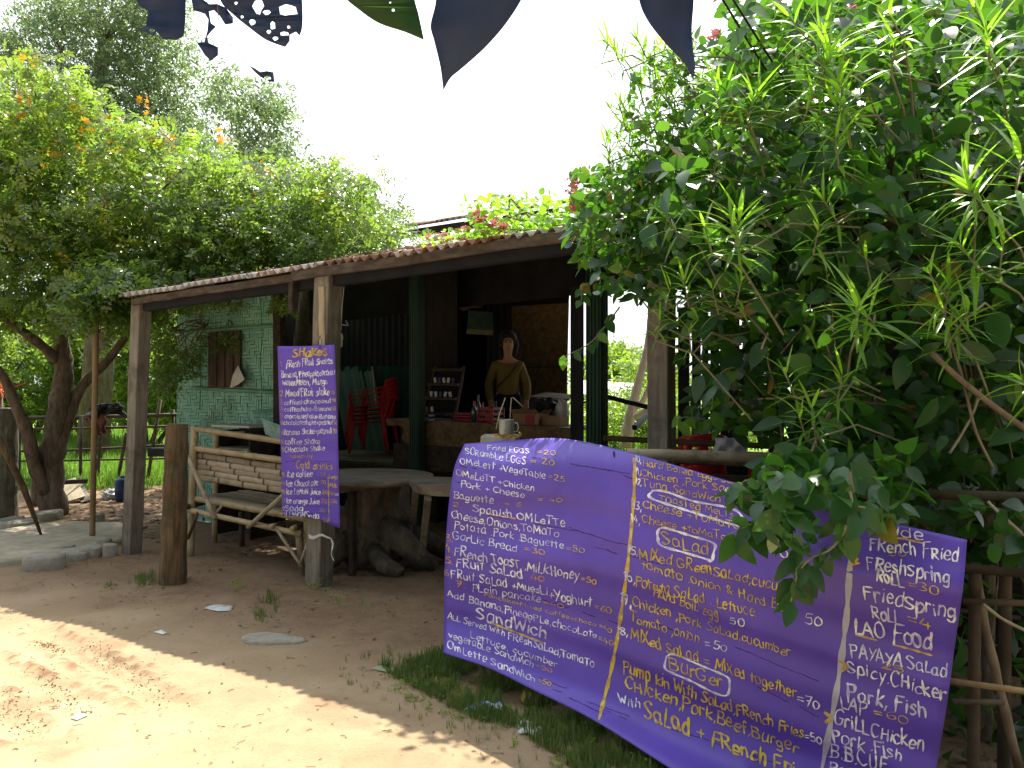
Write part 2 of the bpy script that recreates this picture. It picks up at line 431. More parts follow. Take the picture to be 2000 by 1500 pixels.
lf_A = LM('glossy compound leaf', (.042, .082, .034), (.088, .14, .050), (.34, .56, .05), .5, .25, .9, young=(.34, .40, .03), dead=(.14, .09, .03), deadp=.02)
lf_B = LM('small dull leaf', (.030, .060, .022), (.060, .105, .035), (.16, .30, .05), .33, .45, .45, young=(.20, .27, .04))
lf_C = LM('far dull leaf', (.055, .09, .055), (.11, .15, .085), (.28, .42, .12), .48, .35, .6, young=(.12, .17, .05))
lf_bush = LM('bush leaf', (.05, .11, .02), (.11, .18, .03), (.36, .55, .05), .5, .45, .5, young=(.32, .42, .04))
lf_vine = LM('broad vine leaf', (.009, .044, .015), (.024, .085, .020), (.15, .40, .02), .36, .32, .45, young=(.13, .25, .03), dead=(.22, .13, .03), deadp=.015)
lf_ole = LM('narrow leaf', (.06, .17, .015), (.11, .27, .02), (.34, .70, .03), .52, .3, .5, young=(.26, .42, .03))
lf_big = LM('thick dark leaf', (.012, .030, .10), (.018, .038, .12), (.02, .05, .04), .06, .45, .35)
lf_grass = LM('grass blade', (.045, .10, .025), (.10, .17, .04), (.2, .35, .05), .3, .5, .3, young=(.25, .24, .09), dead=(.28, .22, .12), deadp=.1)
lf_field = LM('field grass blade', (.09, .20, .03), (.15, .28, .04), (.28, .5, .05), .35, .5, .3)
lf_dead = LM('fallen leaf', (.12, .07, .035), (.27, .18, .10), (.25, .15, .05), .15, .7, .2)
lf_flower = LM('orange blossom', (.62, .22, .02), (.68, .40, .02), (.8, .45, .03), .35, .6, .2)
lf_pink = LM('dusky red blossom', (.33, .06, .07), (.45, .17, .14), (.6, .2, .2), .35, .6, .2)
lf_red = LM('cordyline leaf', (.20, .02, .04), (.5, .2, .02), (.7, .15, .05), .5, .4, .4)

# ------------------------------------------------------------------ leaves
def leaf_proto(L=1.0, wd=.5, n=4, fold=.12, droop=.18, tip=1.5):
    """pointed leaf along +Y, midrib folded, n segments"""
    V = [(0, 0, 0)]; F_ = []
    for i in range(1, n):
        t = i / n
        h = wd / 2 * (math.sin(math.pi * t ** .8) ** .75) * (1 - .25 * t ** tip)
        z = -droop * t * t
        V += [(-h, t * L, z + fold * h), (0, t * L, z), (h, t * L, z + fold * h)]
    V.append((0, L, -droop)); last = len(V) - 1
    F_ += [(0, 2, 1), (0, 3, 2)]
    for i in range(n - 2):
        a = 1 + 3 * i; b = a + 3
        F_ += [(a, a + 1, b + 1, b), (a + 1, a + 2, b + 2, b + 1)]
    a = 1 + 3 * (n - 2)
    F_ += [(a, a + 1, last), (a + 1, a + 2, last)]
    return np.array(V, np.float32), F_
def join_protos(items):
    V = []; F_ = []
    for v, f in items:
        b = sum(len(x) for x in V); V.append(v); F_ += [tuple(i + b for i in q) for q in f]
    return np.concatenate(V), F_
def xf(pr, d, n, s, p):
    Rm = frames(np.array([d], float), np.array([n], float))[0]
    return (pr[0] * s) @ Rm.T + np.array(p), pr[1]
def frames(d, n):
    d = d / (np.linalg.norm(d, axis=1, keepdims=True) + 1e-9)
    x = np.cross(d, n); x /= (np.linalg.norm(x, axis=1, keepdims=True) + 1e-9)
    z = np.cross(x, d)
    return np.stack([x, d, z], axis=2)
def compound(npairs=5, lw=.34, ll=.3, r=None):
    r = r or random.Random(3); it = []
    q = (np.array([(0, 0, 0), (-.26, .3, .04), (-.22, .72, .02), (0, 1, -.08), (.22, .72, .02), (.26, .3, .04)], np.float32), [(0, 5, 2, 1), (5, 4, 3, 2)])
    for i in range(npairs):
        t = .2 + .75 * i / (npairs - 1)
        for sx in (-1, 1):
            d = (sx * .9, .45 + r.uniform(-.2, .2), r.uniform(-.45, .2))
            pr = (q[0] * np.array([lw * 1.0, ll, ll], np.float32) / 1.0, q[1])
            it.append(xf(pr, d, (r.uniform(-.6, .6), r.uniform(-.5, .5), 1), r.uniform(.75, 1.15), (0, t, -.25 * t * t)))
    pr = (q[0] * np.array([lw, ll, ll], np.float32), q[1])
    it.append(xf(pr, (0, 1, -.3), (0, 0, 1), 1.0, (0, .96, -.24)))
    return join_protos(it)
def sprig(nl=7, ls=.3, wd=.42, seed=1, n=3):
    r = random.Random(seed); lp = leaf_proto(1, wd, n); it = []
    for i in range(nl):
        t = i / nl; a = i * 2.4
        it.append(xf(lp, (math.cos(a), .7, math.sin(a) * .7 - .2), (r.uniform(-.3, .3), -.2, 1), ls * r.uniform(.7, 1.15), (0, t * .8, -.15 * t * t)))
    return join_protos(it)
def whorl(nl=20, seed=1):
    """rosette of long narrow leaves round a stem tip"""
    r = random.Random(seed); it = []
    for i in range(nl):
        a = i * 2.4 + r.uniform(-.2, .2); t = i / nl
        lp = leaf_proto(1, .055, 5, .3, r.uniform(.15, .5))
        up = .75 - 1.0 * t
        it.append(xf(lp, (math.cos(a), math.sin(a), up), (0, 0, 1) if abs(up) < .6 else (-math.cos(a), -math.sin(a), 1), r.uniform(.75, 1.1), (0, 0, -.35 * t)))
    return join_protos(it)
def scatter(name, protos, pos, d, nrm, scale, mat, parent=None, tint=None, n_obj=0, objname='leaf', kind='stuff', local=False, idx=None):
    N = len(pos); pos = np.asarray(pos, float); Rm = frames(np.asarray(d, float), np.asarray(nrm, float))
    scale = np.broadcast_to(np.asarray(scale, float), (N,)); tint = np.zeros(N) if tint is None else np.asarray(tint, float)
    which = np.arange(N) % len(protos) if idx is None else idx
    dist = np.linalg.norm(pos - np.array([0, 0, CAMZ]), axis=1) / np.maximum(scale, 1e-6)
    order = np.argsort(dist); isobj = np.zeros(N, bool); isobj[order[:n_obj]] = True
    if n_obj:
        mes = {}
        for i in order[:n_obj]:
            key = (int(which[i]), int(round(tint[i] * 3)))
            if key not in mes:
                v, f = protos[key[0]]; me = bpy.data.meshes.new(objname); me.from_pydata([tuple(map(float, q)) for q in v], [], f)
                me.materials.append(mat); me.polygons.foreach_set('use_smooth', [True] * len(f))
                at = me.attributes.new('tint', 'FLOAT', 'POINT'); at.data.foreach_set('value', [key[1] / 3] * len(v)); me.update(); mes[key] = me
            o = bpy.data.objects.new(objname, mes[key]); COL.objects.link(o)
            mt = Matrix([[float(Rm[i, a, b]) * float(scale[i]) for b in range(3)] + [float(pos[i, a])] for a in range(3)] + [[0, 0, 0, 1]])
            if parent is not None:
                o.parent = parent
                mt = Matrix.Translation(-parent.location) @ mt if parent.type == 'EMPTY' else mt
            o.matrix_local = mt
    Vs = []; Ls = []; Ss = []; Ts = []; vb = 0; lb = 0
    for k, (pv, pf) in enumerate(protos):
        sel = np.where((which == k) & ~isobj)[0]
        if not len(sel): continue
        v = np.einsum('nij,kj->nki', Rm[sel], pv) * scale[sel][:, None, None] + pos[sel][:, None, :]
        lp = np.concatenate([np.array(f) for f in pf]); st = np.cumsum([0] + [len(f) for f in pf[:-1]])
        n = len(sel); nv = len(pv)
        Vs.append(v.reshape(-1, 3)); Ls.append((lp[None] + (np.arange(n) * nv)[:, None] + vb).ravel())
        Ss.append((st[None] + (np.arange(n) * len(lp))[:, None] + lb).ravel()); Ts.append(np.repeat(tint[sel], nv))
        vb += n * nv; lb += n * len(lp)
    if not Vs: return None
    me = npmesh(name, np.concatenate(Vs), np.concatenate(Ls), np.concatenate(Ss), mat, True, np.concatenate(Ts))
    o = link(name, me, parent, local)
    if kind: o['kind'] = kind
    if parent is None: recentre(o)
    return o
def inpoly(px, py, poly):
    c = np.zeros(len(px), bool); j = len(poly) - 1
    for i in range(len(poly)):
        xi, yi = poly[i]; xj, yj = poly[j]
        if yi != yj:
            c ^= ((yi > py) != (yj > py)) & (px < (xj - xi) * (py - yi) / (yj - yi) + xi)
        j = i
    return c
def region(poly, n, y0, y1, power=1.0):
    """n points spread through the volume that an outline spans between two distances"""
    poly = np.array(poly, float); lo = poly.min(0); hi = poly.max(0); out = []
    while len(out) < n:
        k = n * 2
        x = rng.uniform(lo[0], hi[0], k); y = rng.uniform(lo[1], hi[1], k)
        out += list(zip(x[inpoly(x, y, poly)], y[inpoly(x, y, poly)]))
    a = np.array(out[:n]); Y = y0 + (y1 - y0) * rng.random(n) ** power
    return np.stack([(a[:, 0] - 1000) / F * Y, Y, CAMZ - (a[:, 1] - 750) / F * Y], 1)
def rdir(n, dn=-.3, spread=1.0):
    d = rng.normal(0, spread, (n, 3)); d[:, 2] = d[:, 2] * .5 + dn
    return d / np.linalg.norm(d, axis=1, keepdims=True)
def rnrm(n, up=1.0, toward=.5, jit=.6):
    a = rng.normal(0, jit, (n, 3)); a[:, 2] += up; a[:, 1] -= toward
    return a

# ------------------------------------------------------------------ ground
def warp(a, b, fine, c0, c1, coarse_n):
    f = np.arange(a, b, fine)
    l = a - np.geomspace(fine, a - c0, coarse_n)[::-1] if c0 < a else np.array([])
    r = b + np.geomspace(fine, c1 - b, coarse_n)
    return np.concatenate([l, f, r])
gx = warp(-4.6, 1.6, .022, -90, 90, 46); gy = warp(2.4, 7.0, .022, -40, 240, 50)
X, Y = np.meshgrid(gx, gy)
Z = (fbm(X * .8, Y * .8) - .5) * .05 + (fbm(X * 5, Y * 5, 3) - .45) * .012
damp = np.zeros_like(Z)
def track(p0, p1, wd, depth, z_, damp_, tread=.05):
    global Z, damp
    a = np.array([p0.x, p0.y]); b = np.array([p1.x, p1.y]); L = np.linalg.norm(b - a); t = (b - a) / L; n = np.array([-t[1], t[0]])
    s = (X - a[0]) * t[0] + (Y - a[1]) * t[1]; q = (X - a[0]) * n[0] + (Y - a[1]) * n[1] + .03 * np.sin(s * 3)
    along = np.clip(s / .25, 0, 1) * np.clip((L - s) / .25, 0, 1)
    core = np.exp(-(q / wd) ** 4) * along
    Z = Z - depth * core
    Z = Z + core * z_ * (np.sin(s / tread * 2 * math.pi + np.sign(q) * q * 18) > .1) * (np.abs(q) < wd * .8)
    rim = np.exp(-((np.abs(q) - wd * 1.35) / (wd * .35)) ** 2) * along
    cl = np.clip(fbm(X * 27, Y * 27, 4) * 2.4 - 1.0, 0, 1)
    Z = Z + rim * (.005 + .040 * cl * fbm(X * 3 + 5, Y * 3, 2)); damp = np.maximum(damp, rim * cl * 1.4 * fbm(X * 3 + 5, Y * 3, 2) * damp_)
track(G(70, 1215), G(350, 1400), .085, .026, .013, 1.5)
track(G(-40, 1270), G(205, 1400), .08, .024, .012, 1.6)
track(G(150, 1245), G(330, 1330), .05, .010, .006, 1.2)
track(G(-60, 1330), G(120, 1480), .09, .01, .005, .8)
cr = np.clip((fbm(X * 2.2 + 40, Y * 2.2, 4) - .60) * 4, 0, 1)
damp = np.maximum(damp, cr * .35)
# the strip by the hut is a little lower, its soil redder with shade painted in
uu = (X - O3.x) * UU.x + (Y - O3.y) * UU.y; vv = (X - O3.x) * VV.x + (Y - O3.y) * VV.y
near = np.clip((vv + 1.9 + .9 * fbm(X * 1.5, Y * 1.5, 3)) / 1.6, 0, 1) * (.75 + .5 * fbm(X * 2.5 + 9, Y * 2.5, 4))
Z = np.where(Y > 13, Z * .3 - .03, Z); Z = Z - .06 * np.clip((X - .2) / 1.5, 0, 1) * (Y < 5) 
far = np.clip((np.hypot(X, Y) - 30) / 30, 0, 1)
Z = Z * (1 - far) - .1 * far
nx_, ny_ = len(gx), len(gy)
Vg = np.stack([X, Y, Z], 2).reshape(-1, 3)
ii = (np.arange(ny_ - 1)[:, None] * nx_ + np.arange(nx_ - 1)[None]).ravel()
Lp = np.stack([ii, ii + 1, ii + nx_ + 1, ii + nx_], 1).ravel()
def gz(x, y):
    i = int(np.clip(np.searchsorted(gx, x), 1, nx_ - 1)); j = int(np.clip(np.searchsorted(gy, y), 1, ny_ - 1))
    return float(max(Z[j, i], Z[j - 1, i - 1]))
m_ground, t, p = base_mat('sandy earth'); N = t.nodes.new; Lk = t.links.new
tcn = N('ShaderNodeTexCoord')
n1 = N('ShaderNodeTexNoise'); n1.inputs['Scale'].default_value = 1.3; n1.inputs['Detail'].default_value = 8; n1.inputs['Roughness'].default_value = .65
n2 = N('ShaderNodeTexNoise'); n2.inputs['Scale'].default_value = 55; n2.inputs['Detail'].default_value = 6; n2.inputs['Roughness'].default_value = .7
n3 = N('ShaderNodeTexNoise'); n3.inputs['Scale'].default_value = 7; n3.inputs['Detail'].default_value = 7; n3.inputs['Roughness'].default_value = .75
for n_ in (n1, n2, n3): Lk(tcn.outputs['Object'], n_.inputs['Vector'])
def mr_(src, a, b, c=0, d=1):
    q = N('ShaderNodeMapRange'); q.inputs['From Min'].default_value = a; q.inputs['From Max'].default_value = b
    q.inputs['To Min'].default_value = c; q.inputs['To Max'].default_value = d; Lk(src, q.inputs['Value']); return q.outputs['Result']
def mix_(f, a, b, bt='MIX'):
    q = N('ShaderNodeMix'); q.data_type = 'RGBA'; q.blend_type = bt
    for s_, v in (('Factor', f), ('A', a), ('B', b)):
        if hasattr(v, 'links') or hasattr(v, 'is_linked'): Lk(v, q.inputs[s_])
        else: q.inputs[s_].default_value = v if s_ == 'Factor' else (*v, 1)
    return q.outputs['Result']
c0 = mix_(mr_(n1.outputs['Fac'], .35, .65), (.33, .24, .14), (.43, .335, .21))
c0 = mix_(mr_(n3.outputs['Fac'], .5, .75, 0, .55), c0, (.22, .145, .08))
c0 = mix_(mr_(n2.outputs['Fac'], .58, .72, 0, .5), c0, (.17, .11, .065))
c0 = mix_(mr_(n2.outputs['Fac'], .28, .42, .45, 0), c0, (.46, .38, .27))
at = N('ShaderNodeAttribute'); at.attribute_name = 'damp'
c0 = mix_(at.outputs['Fac'], c0, (.19, .10, .055))
at2 = N('ShaderNodeAttribute'); at2.attribute_name = 'soil_shade'
c0 = mix_(mr_(at2.outputs['Fac'], 0, 1, 0, .85), c0, mix_(mr_(n3.outputs['Fac'], .4, .65), (.12, .072, .045), (.20, .13, .085)))  # shade along the hut put into the soil colour
Lk(c0, p.inputs['Base Color']); p.inputs['Roughness'].default_value = .95; p.inputs['Specular IOR Level'].default_value = .15
bp = N('ShaderNodeBump'); bp.inputs['Strength'].default_value = .55; bp.inputs['Distance'].default_value = .012
ad_ = N('ShaderNodeMath'); ad_.operation = 'ADD'; Lk(n2.outputs['Fac'], ad_.inputs[0]); Lk(n3.outputs['Fac'], ad_.inputs[1])
Lk(ad_.outputs[0], bp.inputs['Height']); Lk(bp.outputs['Normal'], p.inputs['Normal'])
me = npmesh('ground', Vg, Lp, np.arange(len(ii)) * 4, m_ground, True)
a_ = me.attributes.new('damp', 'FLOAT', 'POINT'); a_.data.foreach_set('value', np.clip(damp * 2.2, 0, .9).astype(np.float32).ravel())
a_ = me.attributes.new('soil_shade', 'FLOAT', 'POINT'); a_.data.foreach_set('value', near.astype(np.float32).ravel())
g_ = link('ground', me); g_['kind'] = 'structure'
# field beyond the fence
m_field = M('field turf', (.12, .22, .035), (.20, .30, .05), 3, rough=1, bump=.5, c=(.10, .13, .04), cs=1.5, camt=.6)
fb = MB(); xs = np.linspace(-70, 60, 50); ys = np.concatenate([np.linspace(13.2, 30, 30), np.linspace(32, 180, 30)])
vs = [(x, y, .02 + .10 * float(vn(np.array([x * .4]), np.array([y * .4]))[0]) + max(0, (y - 60)) * .004) for y in ys for x in xs]
fs = [(j * 50 + i, j * 50 + i + 1, (j + 1) * 50 + i + 1, (j + 1) * 50 + i) for j in range(59) for i in range(49)]
fo = fb.add(vs, fs).build('field', m_field, smooth=True); fo['kind'] = 'structure'

# ------------------------------------------------------------------ the hut
hut = thing('snack_hut', 'open-fronted bamboo snack hut with rusty corrugated roof, timber posts and green woven wall', 'hut', W(2.5, 2, 0))
def ez(u): return 2.235 + .036 * u            # eave height
RS = .225                                       # roof slope
def roofz(u, v): return ez(u) + RS * (v + .25)
# posts
def hpost(pt, pb, v, wd, mat, name='post', w2=None):
    top = B(pt[0], pt[1], v); bot = B(pb[0], pb[1], v); bot.z = -.15
    o = MB().beam(bot, top, wd, w2 or wd, UU, seg=10, wob=.0025).build(name, mat, hut); return o
hpost((277, 592), (256, 1080), 0, .125, m_greywood)
hpost((642, 540), (622, 1145), 0, .15, m_greywood)
a_ = B(628, 560, -.085); b_ = B(630, 690, -.085)
MB().beam(b_, a_, .055, .02, UU, seg=4).build('pale_batten', m_palewood, hut)
hpost((1292, 440), (1292, 1285), 0, .125, m_greywood)
hpost((1760, 300), (1760, 1400), 0, .12, m_darkwood)
MB().beam(W(6.9, 0, -.1), W(6.9, 0, 2.5), .12, .12).build('post', m_darkwood, hut)
for (u, v) in ((5.3, 4.45), (3.9, 4.45), (7.5, 4.45), (7.5, 2.2), (5.05, 2.3)):
    MB().beam(W(u, v, -.05), W(u, v, roofz(u, v) - .05), .1, .1, seg=4).build('post', m_darkwood, hut)
# eave beam and fascia
MB().beam(W(.24, .0, ez(.24) - .055), W(8, .0, ez(8) - .055), .10, .075, (0, 0, 1), seg=24, wob=.004).build('eave_beam', m_under, hut)
MB().beam(W(.16, -.085, ez(.16) - .025), W(2.15, -.085, ez(2.15) - .02), .06, .025, (0, 0, 1), seg=12, wob=.004).build('fascia_board', m_fascia, hut)
MB().beam(W(2.16, -.10, ez(2.1) - .01), W(8, -.10, ez(8) - .01), .072, .025, (0, 0, 1), seg=18, wob=.005).build('fascia_board', m_fascia, hut)
MB().beam(W(2.13, -.065, ez(2.1) - .26), W(2.13, -.065, ez(2.1) - .02), .05, .06, seg=3).build('hanging_batten', m_darkwood, hut)
MB().beam(W(.2, 2.2, roofz(.2, 2.2) - .12), W(8, 2.2, roofz(8, 2.2) - .12), .12, .08, (0, 0, 1), seg=6).build('purlin', m_under, hut)
MB().beam(W(.2, 3.6, roofz(.2, 3.6) - .12), W(8, 3.6, roofz(8, 3.6) - .12), .12, .08, (0, 0, 1), seg=6).build('purlin', m_under, hut)
for u in (.28, 1.1, 1.9, 2.9, 3.9, 4.9, 5.9, 6.9):
    MB().beam(W(u, .06, roofz(u, .06) - .06), W(u, 4.6, roofz(u, 4.6) - .06), .05, .09, seg=4).build('rafter', m_under, hut)
# roof sheets, each its own sheet, lapped like fish scales
for row, (v0, v1) in enumerate(((-.13, 2.0), (1.85, 4.7))):
    k = 0; u = .10 + row * .2
    while u < 8.1:
        wd = .84; lift = .012 * (k % 2) + row * .03
        z0 = ez(u) + RS * (v0 + .25) + lift; z1 = ez(u) + RS * (v1 + .25) + lift
        jv = random.uniform(-.035, .03) if row == 0 else 0
        o = W(u, v0 + jv, z0 + random.uniform(-.008, .008)); du = UU * wd + Vector((0, 0, .036 * wd + random.uniform(-.012, .012))); dv = VV * (v1 - v0) + Vector((0, 0, z1 - z0))
        s = MB().corr(o, du, dv, Vector((0, 0, 1)), pitch=.088, amp=.019, nv=5, sag=.012, jag=.012).build('roof_sheet', m_roofrust if (k * 7 + row * 3) % 5 in (1,) else m_roof, hut, True)
        solid(s, .0012)
        u += .765; k += 1
# ceiling under the sheets stays open; the upper roof stands behind
k = 0; u = -1.3
while u < 8.2:
    z0 = 3.30 + .02 * u; o = W(u, 3.1, z0 + (k % 2) * .012)
    s = MB().corr(o, UU * .84 + Vector((0, 0, .017)), VV * 3.6 + Vector((0, 0, .95)), Vector((0, 0, 1)), amp=.0135, nv=3, jag=.02).build('upper_roof_sheet', m_roofrust if k % 3 else m_roof, hut, True)
    solid(s, .0012); u += .77; k += 1
MB().beam(W(-1.3, 3.16, 3.2), W(8.2, 3.16, 3.38), .09, .05, (0, 0, 1), seg=8).build('upper_beam', m_darkwood, hut)
MB().beam(W(-1.1, 3.22, 2.5), W(8.2, 3.22, 2.9), .5, .02, (0, 0, 1), seg=8).build('gable_board', m_under, hut)
# woven wall: herringbone of split bamboo strips on a dark backing
wu0, wu1, wv = -1.40, .27, 1.5
wz1 = lambda u: roofz(max(u, -.3), wv) - .04
MB().add([W(wu0, wv + .02, 0), W(wu1, wv + .02, 0), W(wu1, wv + .02, 2.56), W(wu0, wv + .02, 2.53)], [(0, 1, 2, 3)]).build('wall_backing', m_gap, hut)
wm = MB(); sw = .036; cell = .105
for iu in range(int((wu1 - wu0) / sw) + 1):
    for iz in range(int(2.58 / sw) + 1):
        ph = (iu + iz) % 6
        u = wu0 + iu * sw; z = .02 + iz * sw
        mi = random.choice((0, 0, 1))
        if ph == 0:      # vertical over
            wm.box((0, 0, 0), (sw * .84, .006, cell * 1.0), None, mi)
        elif ph == 3:    # horizontal over
            wm.box((0, 0, 0), (cell * 1.0, .006, sw * .84), None, mi)
        else: continue
        n = 8; tilt = random.uniform(-.07, .07); dv = random.uniform(-.002, .004); tw = random.uniform(-.006, .006)
        for q in range(len(wm.v) - n, len(wm.v)):
            x, y, zz = wm.v[q]
            x2 = x * math.cos(tilt) - zz * math.sin(tilt); z2 = x * math.sin(tilt) + zz * math.cos(tilt)
            wm.v[q] = tuple(W(min(max(u + x2, wu0), wu1), wv - .004 - dv - y + tw * x2 / .05, max(0, min(z + z2, 2.57))))
o = wm.build('woven_strips', [m_greenpaint, m_greenpaint2], hut); o['kind'] = 'stuff'
m_bamgreen = M('green painted bamboo', (.10, .27, .18), (.17, .36, .25), 5, rough=.6, bump=.1, c=(.12, .12, .07), cs=4, camt=.5, rv=.1)
for (a, b, r_) in (((335, 650), (541, 636), .020), ((375, 758), (541, 766), .020), ((495, 803), (548, 802), .014), ((345, 700), (345, 705), .01)):
    if a[0] == 345: continue
    MB().bamboo(B(a[0], a[1], wv - .03), B(b[0], b[1], wv - .03), r_).build('wall_batten', m_bamgreen, hut, True)
# seams where mats meet
for (x0, y0, x1, y1) in ((507, 575, 512, 650), (512, 650, 508, 700), (508, 700, 511, 800), (393, 600, 391, 655), (392, 655, 390, 800)):
    MB().tube([B(x0, y0, wv - .012), B((x0 + x1) / 2 + 1, (y0 + y1) / 2, wv - .012), B(x1, y1, wv - .012)], .004, 5).build('mat_seam', m_gap, hut)
# shutter
sh = [B(408, 650, wv - .035), B(470, 645, wv - .035), B(470, 756, wv - .035), B(408, 757, wv - .035)]
solid(MB().add(sh, [(0, 3, 2, 1)]).build('shutter', m_shutter, hut), .02)
for q in range(3):
    x = 423 + q * 16; MB().beam(B(x, 648, wv - .05), B(x, 756, wv - .05), .006, .006, seg=2, wob=.001).build('shutter_batten', m_darkwood, hut)
# unseen slanted wall added to stop light leaking in, back wall, green lower boards
sa_ = B(352, 700, wv + .06); sb_ = B(540, 700, 4.5)
MB().corr(Vector((sa_.x, sa_.y, 0)), Vector((sb_.x - sa_.x, sb_.y - sa_.y, 0)), Vector((0, 0, 2.55)), -UU, pitch=.12, amp=.006).build('light_stop_wall', m_backwall, hut)
MB().beam(W(.27, wv - .02, 0), W(.27, wv - .02, 2.6), .11, .08, seg=6).build('wall_post', m_darkwood, hut)
# back wall in three stretches with a door gap
pxu = lambda px, v: UVof(B(px, 700, v))[0]
ua, ub, uc, ud = .3, pxu(891, 4.5), pxu(951, 4.5), pxu(1108, 4.5)
ua = pxu(540, 4.5)
for (u0, u1) in ((ua, ub), (uc, ud)):
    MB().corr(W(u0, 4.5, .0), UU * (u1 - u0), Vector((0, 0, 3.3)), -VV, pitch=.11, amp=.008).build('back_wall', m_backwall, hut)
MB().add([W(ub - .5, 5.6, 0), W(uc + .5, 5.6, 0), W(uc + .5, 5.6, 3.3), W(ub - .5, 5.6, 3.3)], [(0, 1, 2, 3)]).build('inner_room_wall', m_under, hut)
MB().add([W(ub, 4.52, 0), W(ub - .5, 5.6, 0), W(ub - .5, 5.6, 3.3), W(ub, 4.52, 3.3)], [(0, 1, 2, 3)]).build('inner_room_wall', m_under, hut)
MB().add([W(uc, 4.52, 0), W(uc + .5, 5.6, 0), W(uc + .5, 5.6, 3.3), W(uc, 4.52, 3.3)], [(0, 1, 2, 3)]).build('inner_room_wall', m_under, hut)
MB().box(W((ub + uc) / 2, 4.5, 3.0), (uc - ub, .03, .9), Matrix.Rotation(math.atan2(UU.y, UU.x), 3, 'Z')).build('door_head', m_under, hut)
rotU = Matrix.Rotation(math.atan2(UU.y, UU.x), 3, 'Z')
# strand-board panel on the right of the back wall
pa = [B(1000, 598, 4.35), B(1111, 592, 4.35), B(1105, 832, 4.35), B(1000, 840, 4.35)]
solid(MB().add(pa, [(0, 3, 2, 1)]).build('strand_board_panel', m_osbdark, hut), .015)
MB().beam(B(1000, 718, 4.32), B(1107, 716, 4.32), .012, .01, (0, 0, 1), seg=3, wob=.001).build('panel_joint', m_darkwood, hut)
pb_ = [B(990, 560, 4.4), B(1115, 540, 4.4), B(1111, 594, 4.4), B(990, 602, 4.4)]
MB().add(pb_, [(0, 3, 2, 1)]).build('upper_panel', m_under, hut)
# green ribbed corner sheets beside the counter
def ribcol(px, wpx, v, ytop, name='green_column'):
    c = B(px, 800, v); u, _ = UVof(c); Yc = c.y; wd = wpx / F * Yc / 1.25
    mb = MB(); mb.corr(W(u - wd / 2, v, 0), UU * wd, Vector((0, 0, B(px, ytop, v).z)), -VV, pitch=wd / 4, amp=.008)
    mb.corr(W(u + wd / 2, v, 0), VV * wd, Vector((0, 0, B(px, ytop, v).z)), UU, pitch=wd / 4, amp=.006)
    mb.corr(W(u - wd / 2, v, 0), VV * wd, Vector((0, 0, B(px, ytop, v).z)), -UU, pitch=wd / 4, amp=.006)
    return mb.build(name, m_greencol, hut, True)
ribcol(808, 27, 2.2, 505); ribcol(1159, 40, 1.6, 470)
MB().corr(B(1114, 560, 1.8) * 1, Vector((0, 0, 0)) + (B(1140, 560, 1.8) - B(1114, 560, 1.8)), B(1114, 880, 1.8) - B(1114, 560, 1.8), -VV, pitch=.08, amp=.004).build('dark_sheet', m_under, hut)
MB().corr(W(pxu(822, 3.0), 3.0, .62), UU * (pxu(893, 3.0) - pxu(822, 3.0)), Vector((0, 0, 2.4)), -VV, pitch=.09, amp=.006).build('partition', m_backwall, hut)
# raised floor of planks
m_plank = M('smoky floor planks', (.07, .058, .045), (.13, .11, .085), 6, (.8, .8, 3), bump=.4, rv=.25)
for k in range(14):
    v = 2.82 + k * .125
    MB().beam(W(-1.2, v, .60), W(pxu(1165, 3.5), v, .60 + random.uniform(-.004, .004)), .118, .03, VV, seg=6, wob=.0015).build('floor_plank', m_plank, hut)
MB().beam(W(-1.2, 2.74, .545), W(pxu(1165, 3.5), 2.74, .545), .10, .05, (0, 0, 1), seg=8).build('floor_joist', m_darkwood, hut)
MB().corr(W(pxu(640, 4.4), 4.4, .6), UU * (pxu(800, 4.4) - pxu(640, 4.4)), Vector((0, 0, 1.15)), -VV, pitch=.16, amp=.005).build('lower_wall_panel', m_greencol, hut)
for u in (.5, 1.2, 1.9, 2.5):
    MB().beam(W(u, 2.85, -.02), W(u, 2.85, .56), .09, .09, seg=3).build('floor_stub', m_darkwood, hut)
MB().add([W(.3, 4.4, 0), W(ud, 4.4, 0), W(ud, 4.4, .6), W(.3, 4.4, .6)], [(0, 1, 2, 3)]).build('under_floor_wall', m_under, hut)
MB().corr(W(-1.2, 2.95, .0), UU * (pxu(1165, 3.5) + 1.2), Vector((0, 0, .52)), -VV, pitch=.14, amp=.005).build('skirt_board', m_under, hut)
# right bay: rail, low bench, lower boards
def rail(px0, py0, px1, py1, v, r_, mat=m_bambood, name='rail', par=None):
    return MB().bamboo(B(px0, py0, v), B(px1, py1, v), r_).build(name, mat, par or hut, True)
MB().beam(B(1176, 773, 3.9), B(1276, 797, 3.9), .05, .04, (0, 0, 1)).build('rail', m_darkpaint, hut)
MB().beam(B(1276, 797, 3.9), B(1240, 835, 3.2), .05, .05, (0, 0, 1)).build('brace', m_darkpaint, hut)
MB().box(W(4.35, 3.3, .5), (1.4, .9, .62), rotU, bev=.02).build('seat_platform', m_under, hut)
for k in range(6):
    MB().beam(W(5.15, .35, .12 + k * .155), W(8.2, .35, .12 + k * .155 + random.uniform(-.02, .02)), .135, .02, (0, 0, 1), seg=6, wob=.004).build('wall_plank', m_darkwood, hut)
MB().corr(W(5.2, 2.4, 0), UU * 3.0, Vector((0, 0, 1.15)), -VV, pitch=.13, amp=.006).build('wall_panel', m_backwall, hut)
for (x0, x1) in ((1325, 1346), (1372, 1383), (1410, 1444), (1352, 1368), (1388, 1404)):  # dark boards added to fill bright sky gaps behind the vines
    q = [B(x0, 600, 2.5), B(x1, 600, 2.5), B(x1, 870, 2.5), B(x0, 870, 2.5)]
    solid(MB().add(q, [(0, 3, 2, 1)]).build('dark_fill_board', m_under, hut), .02)
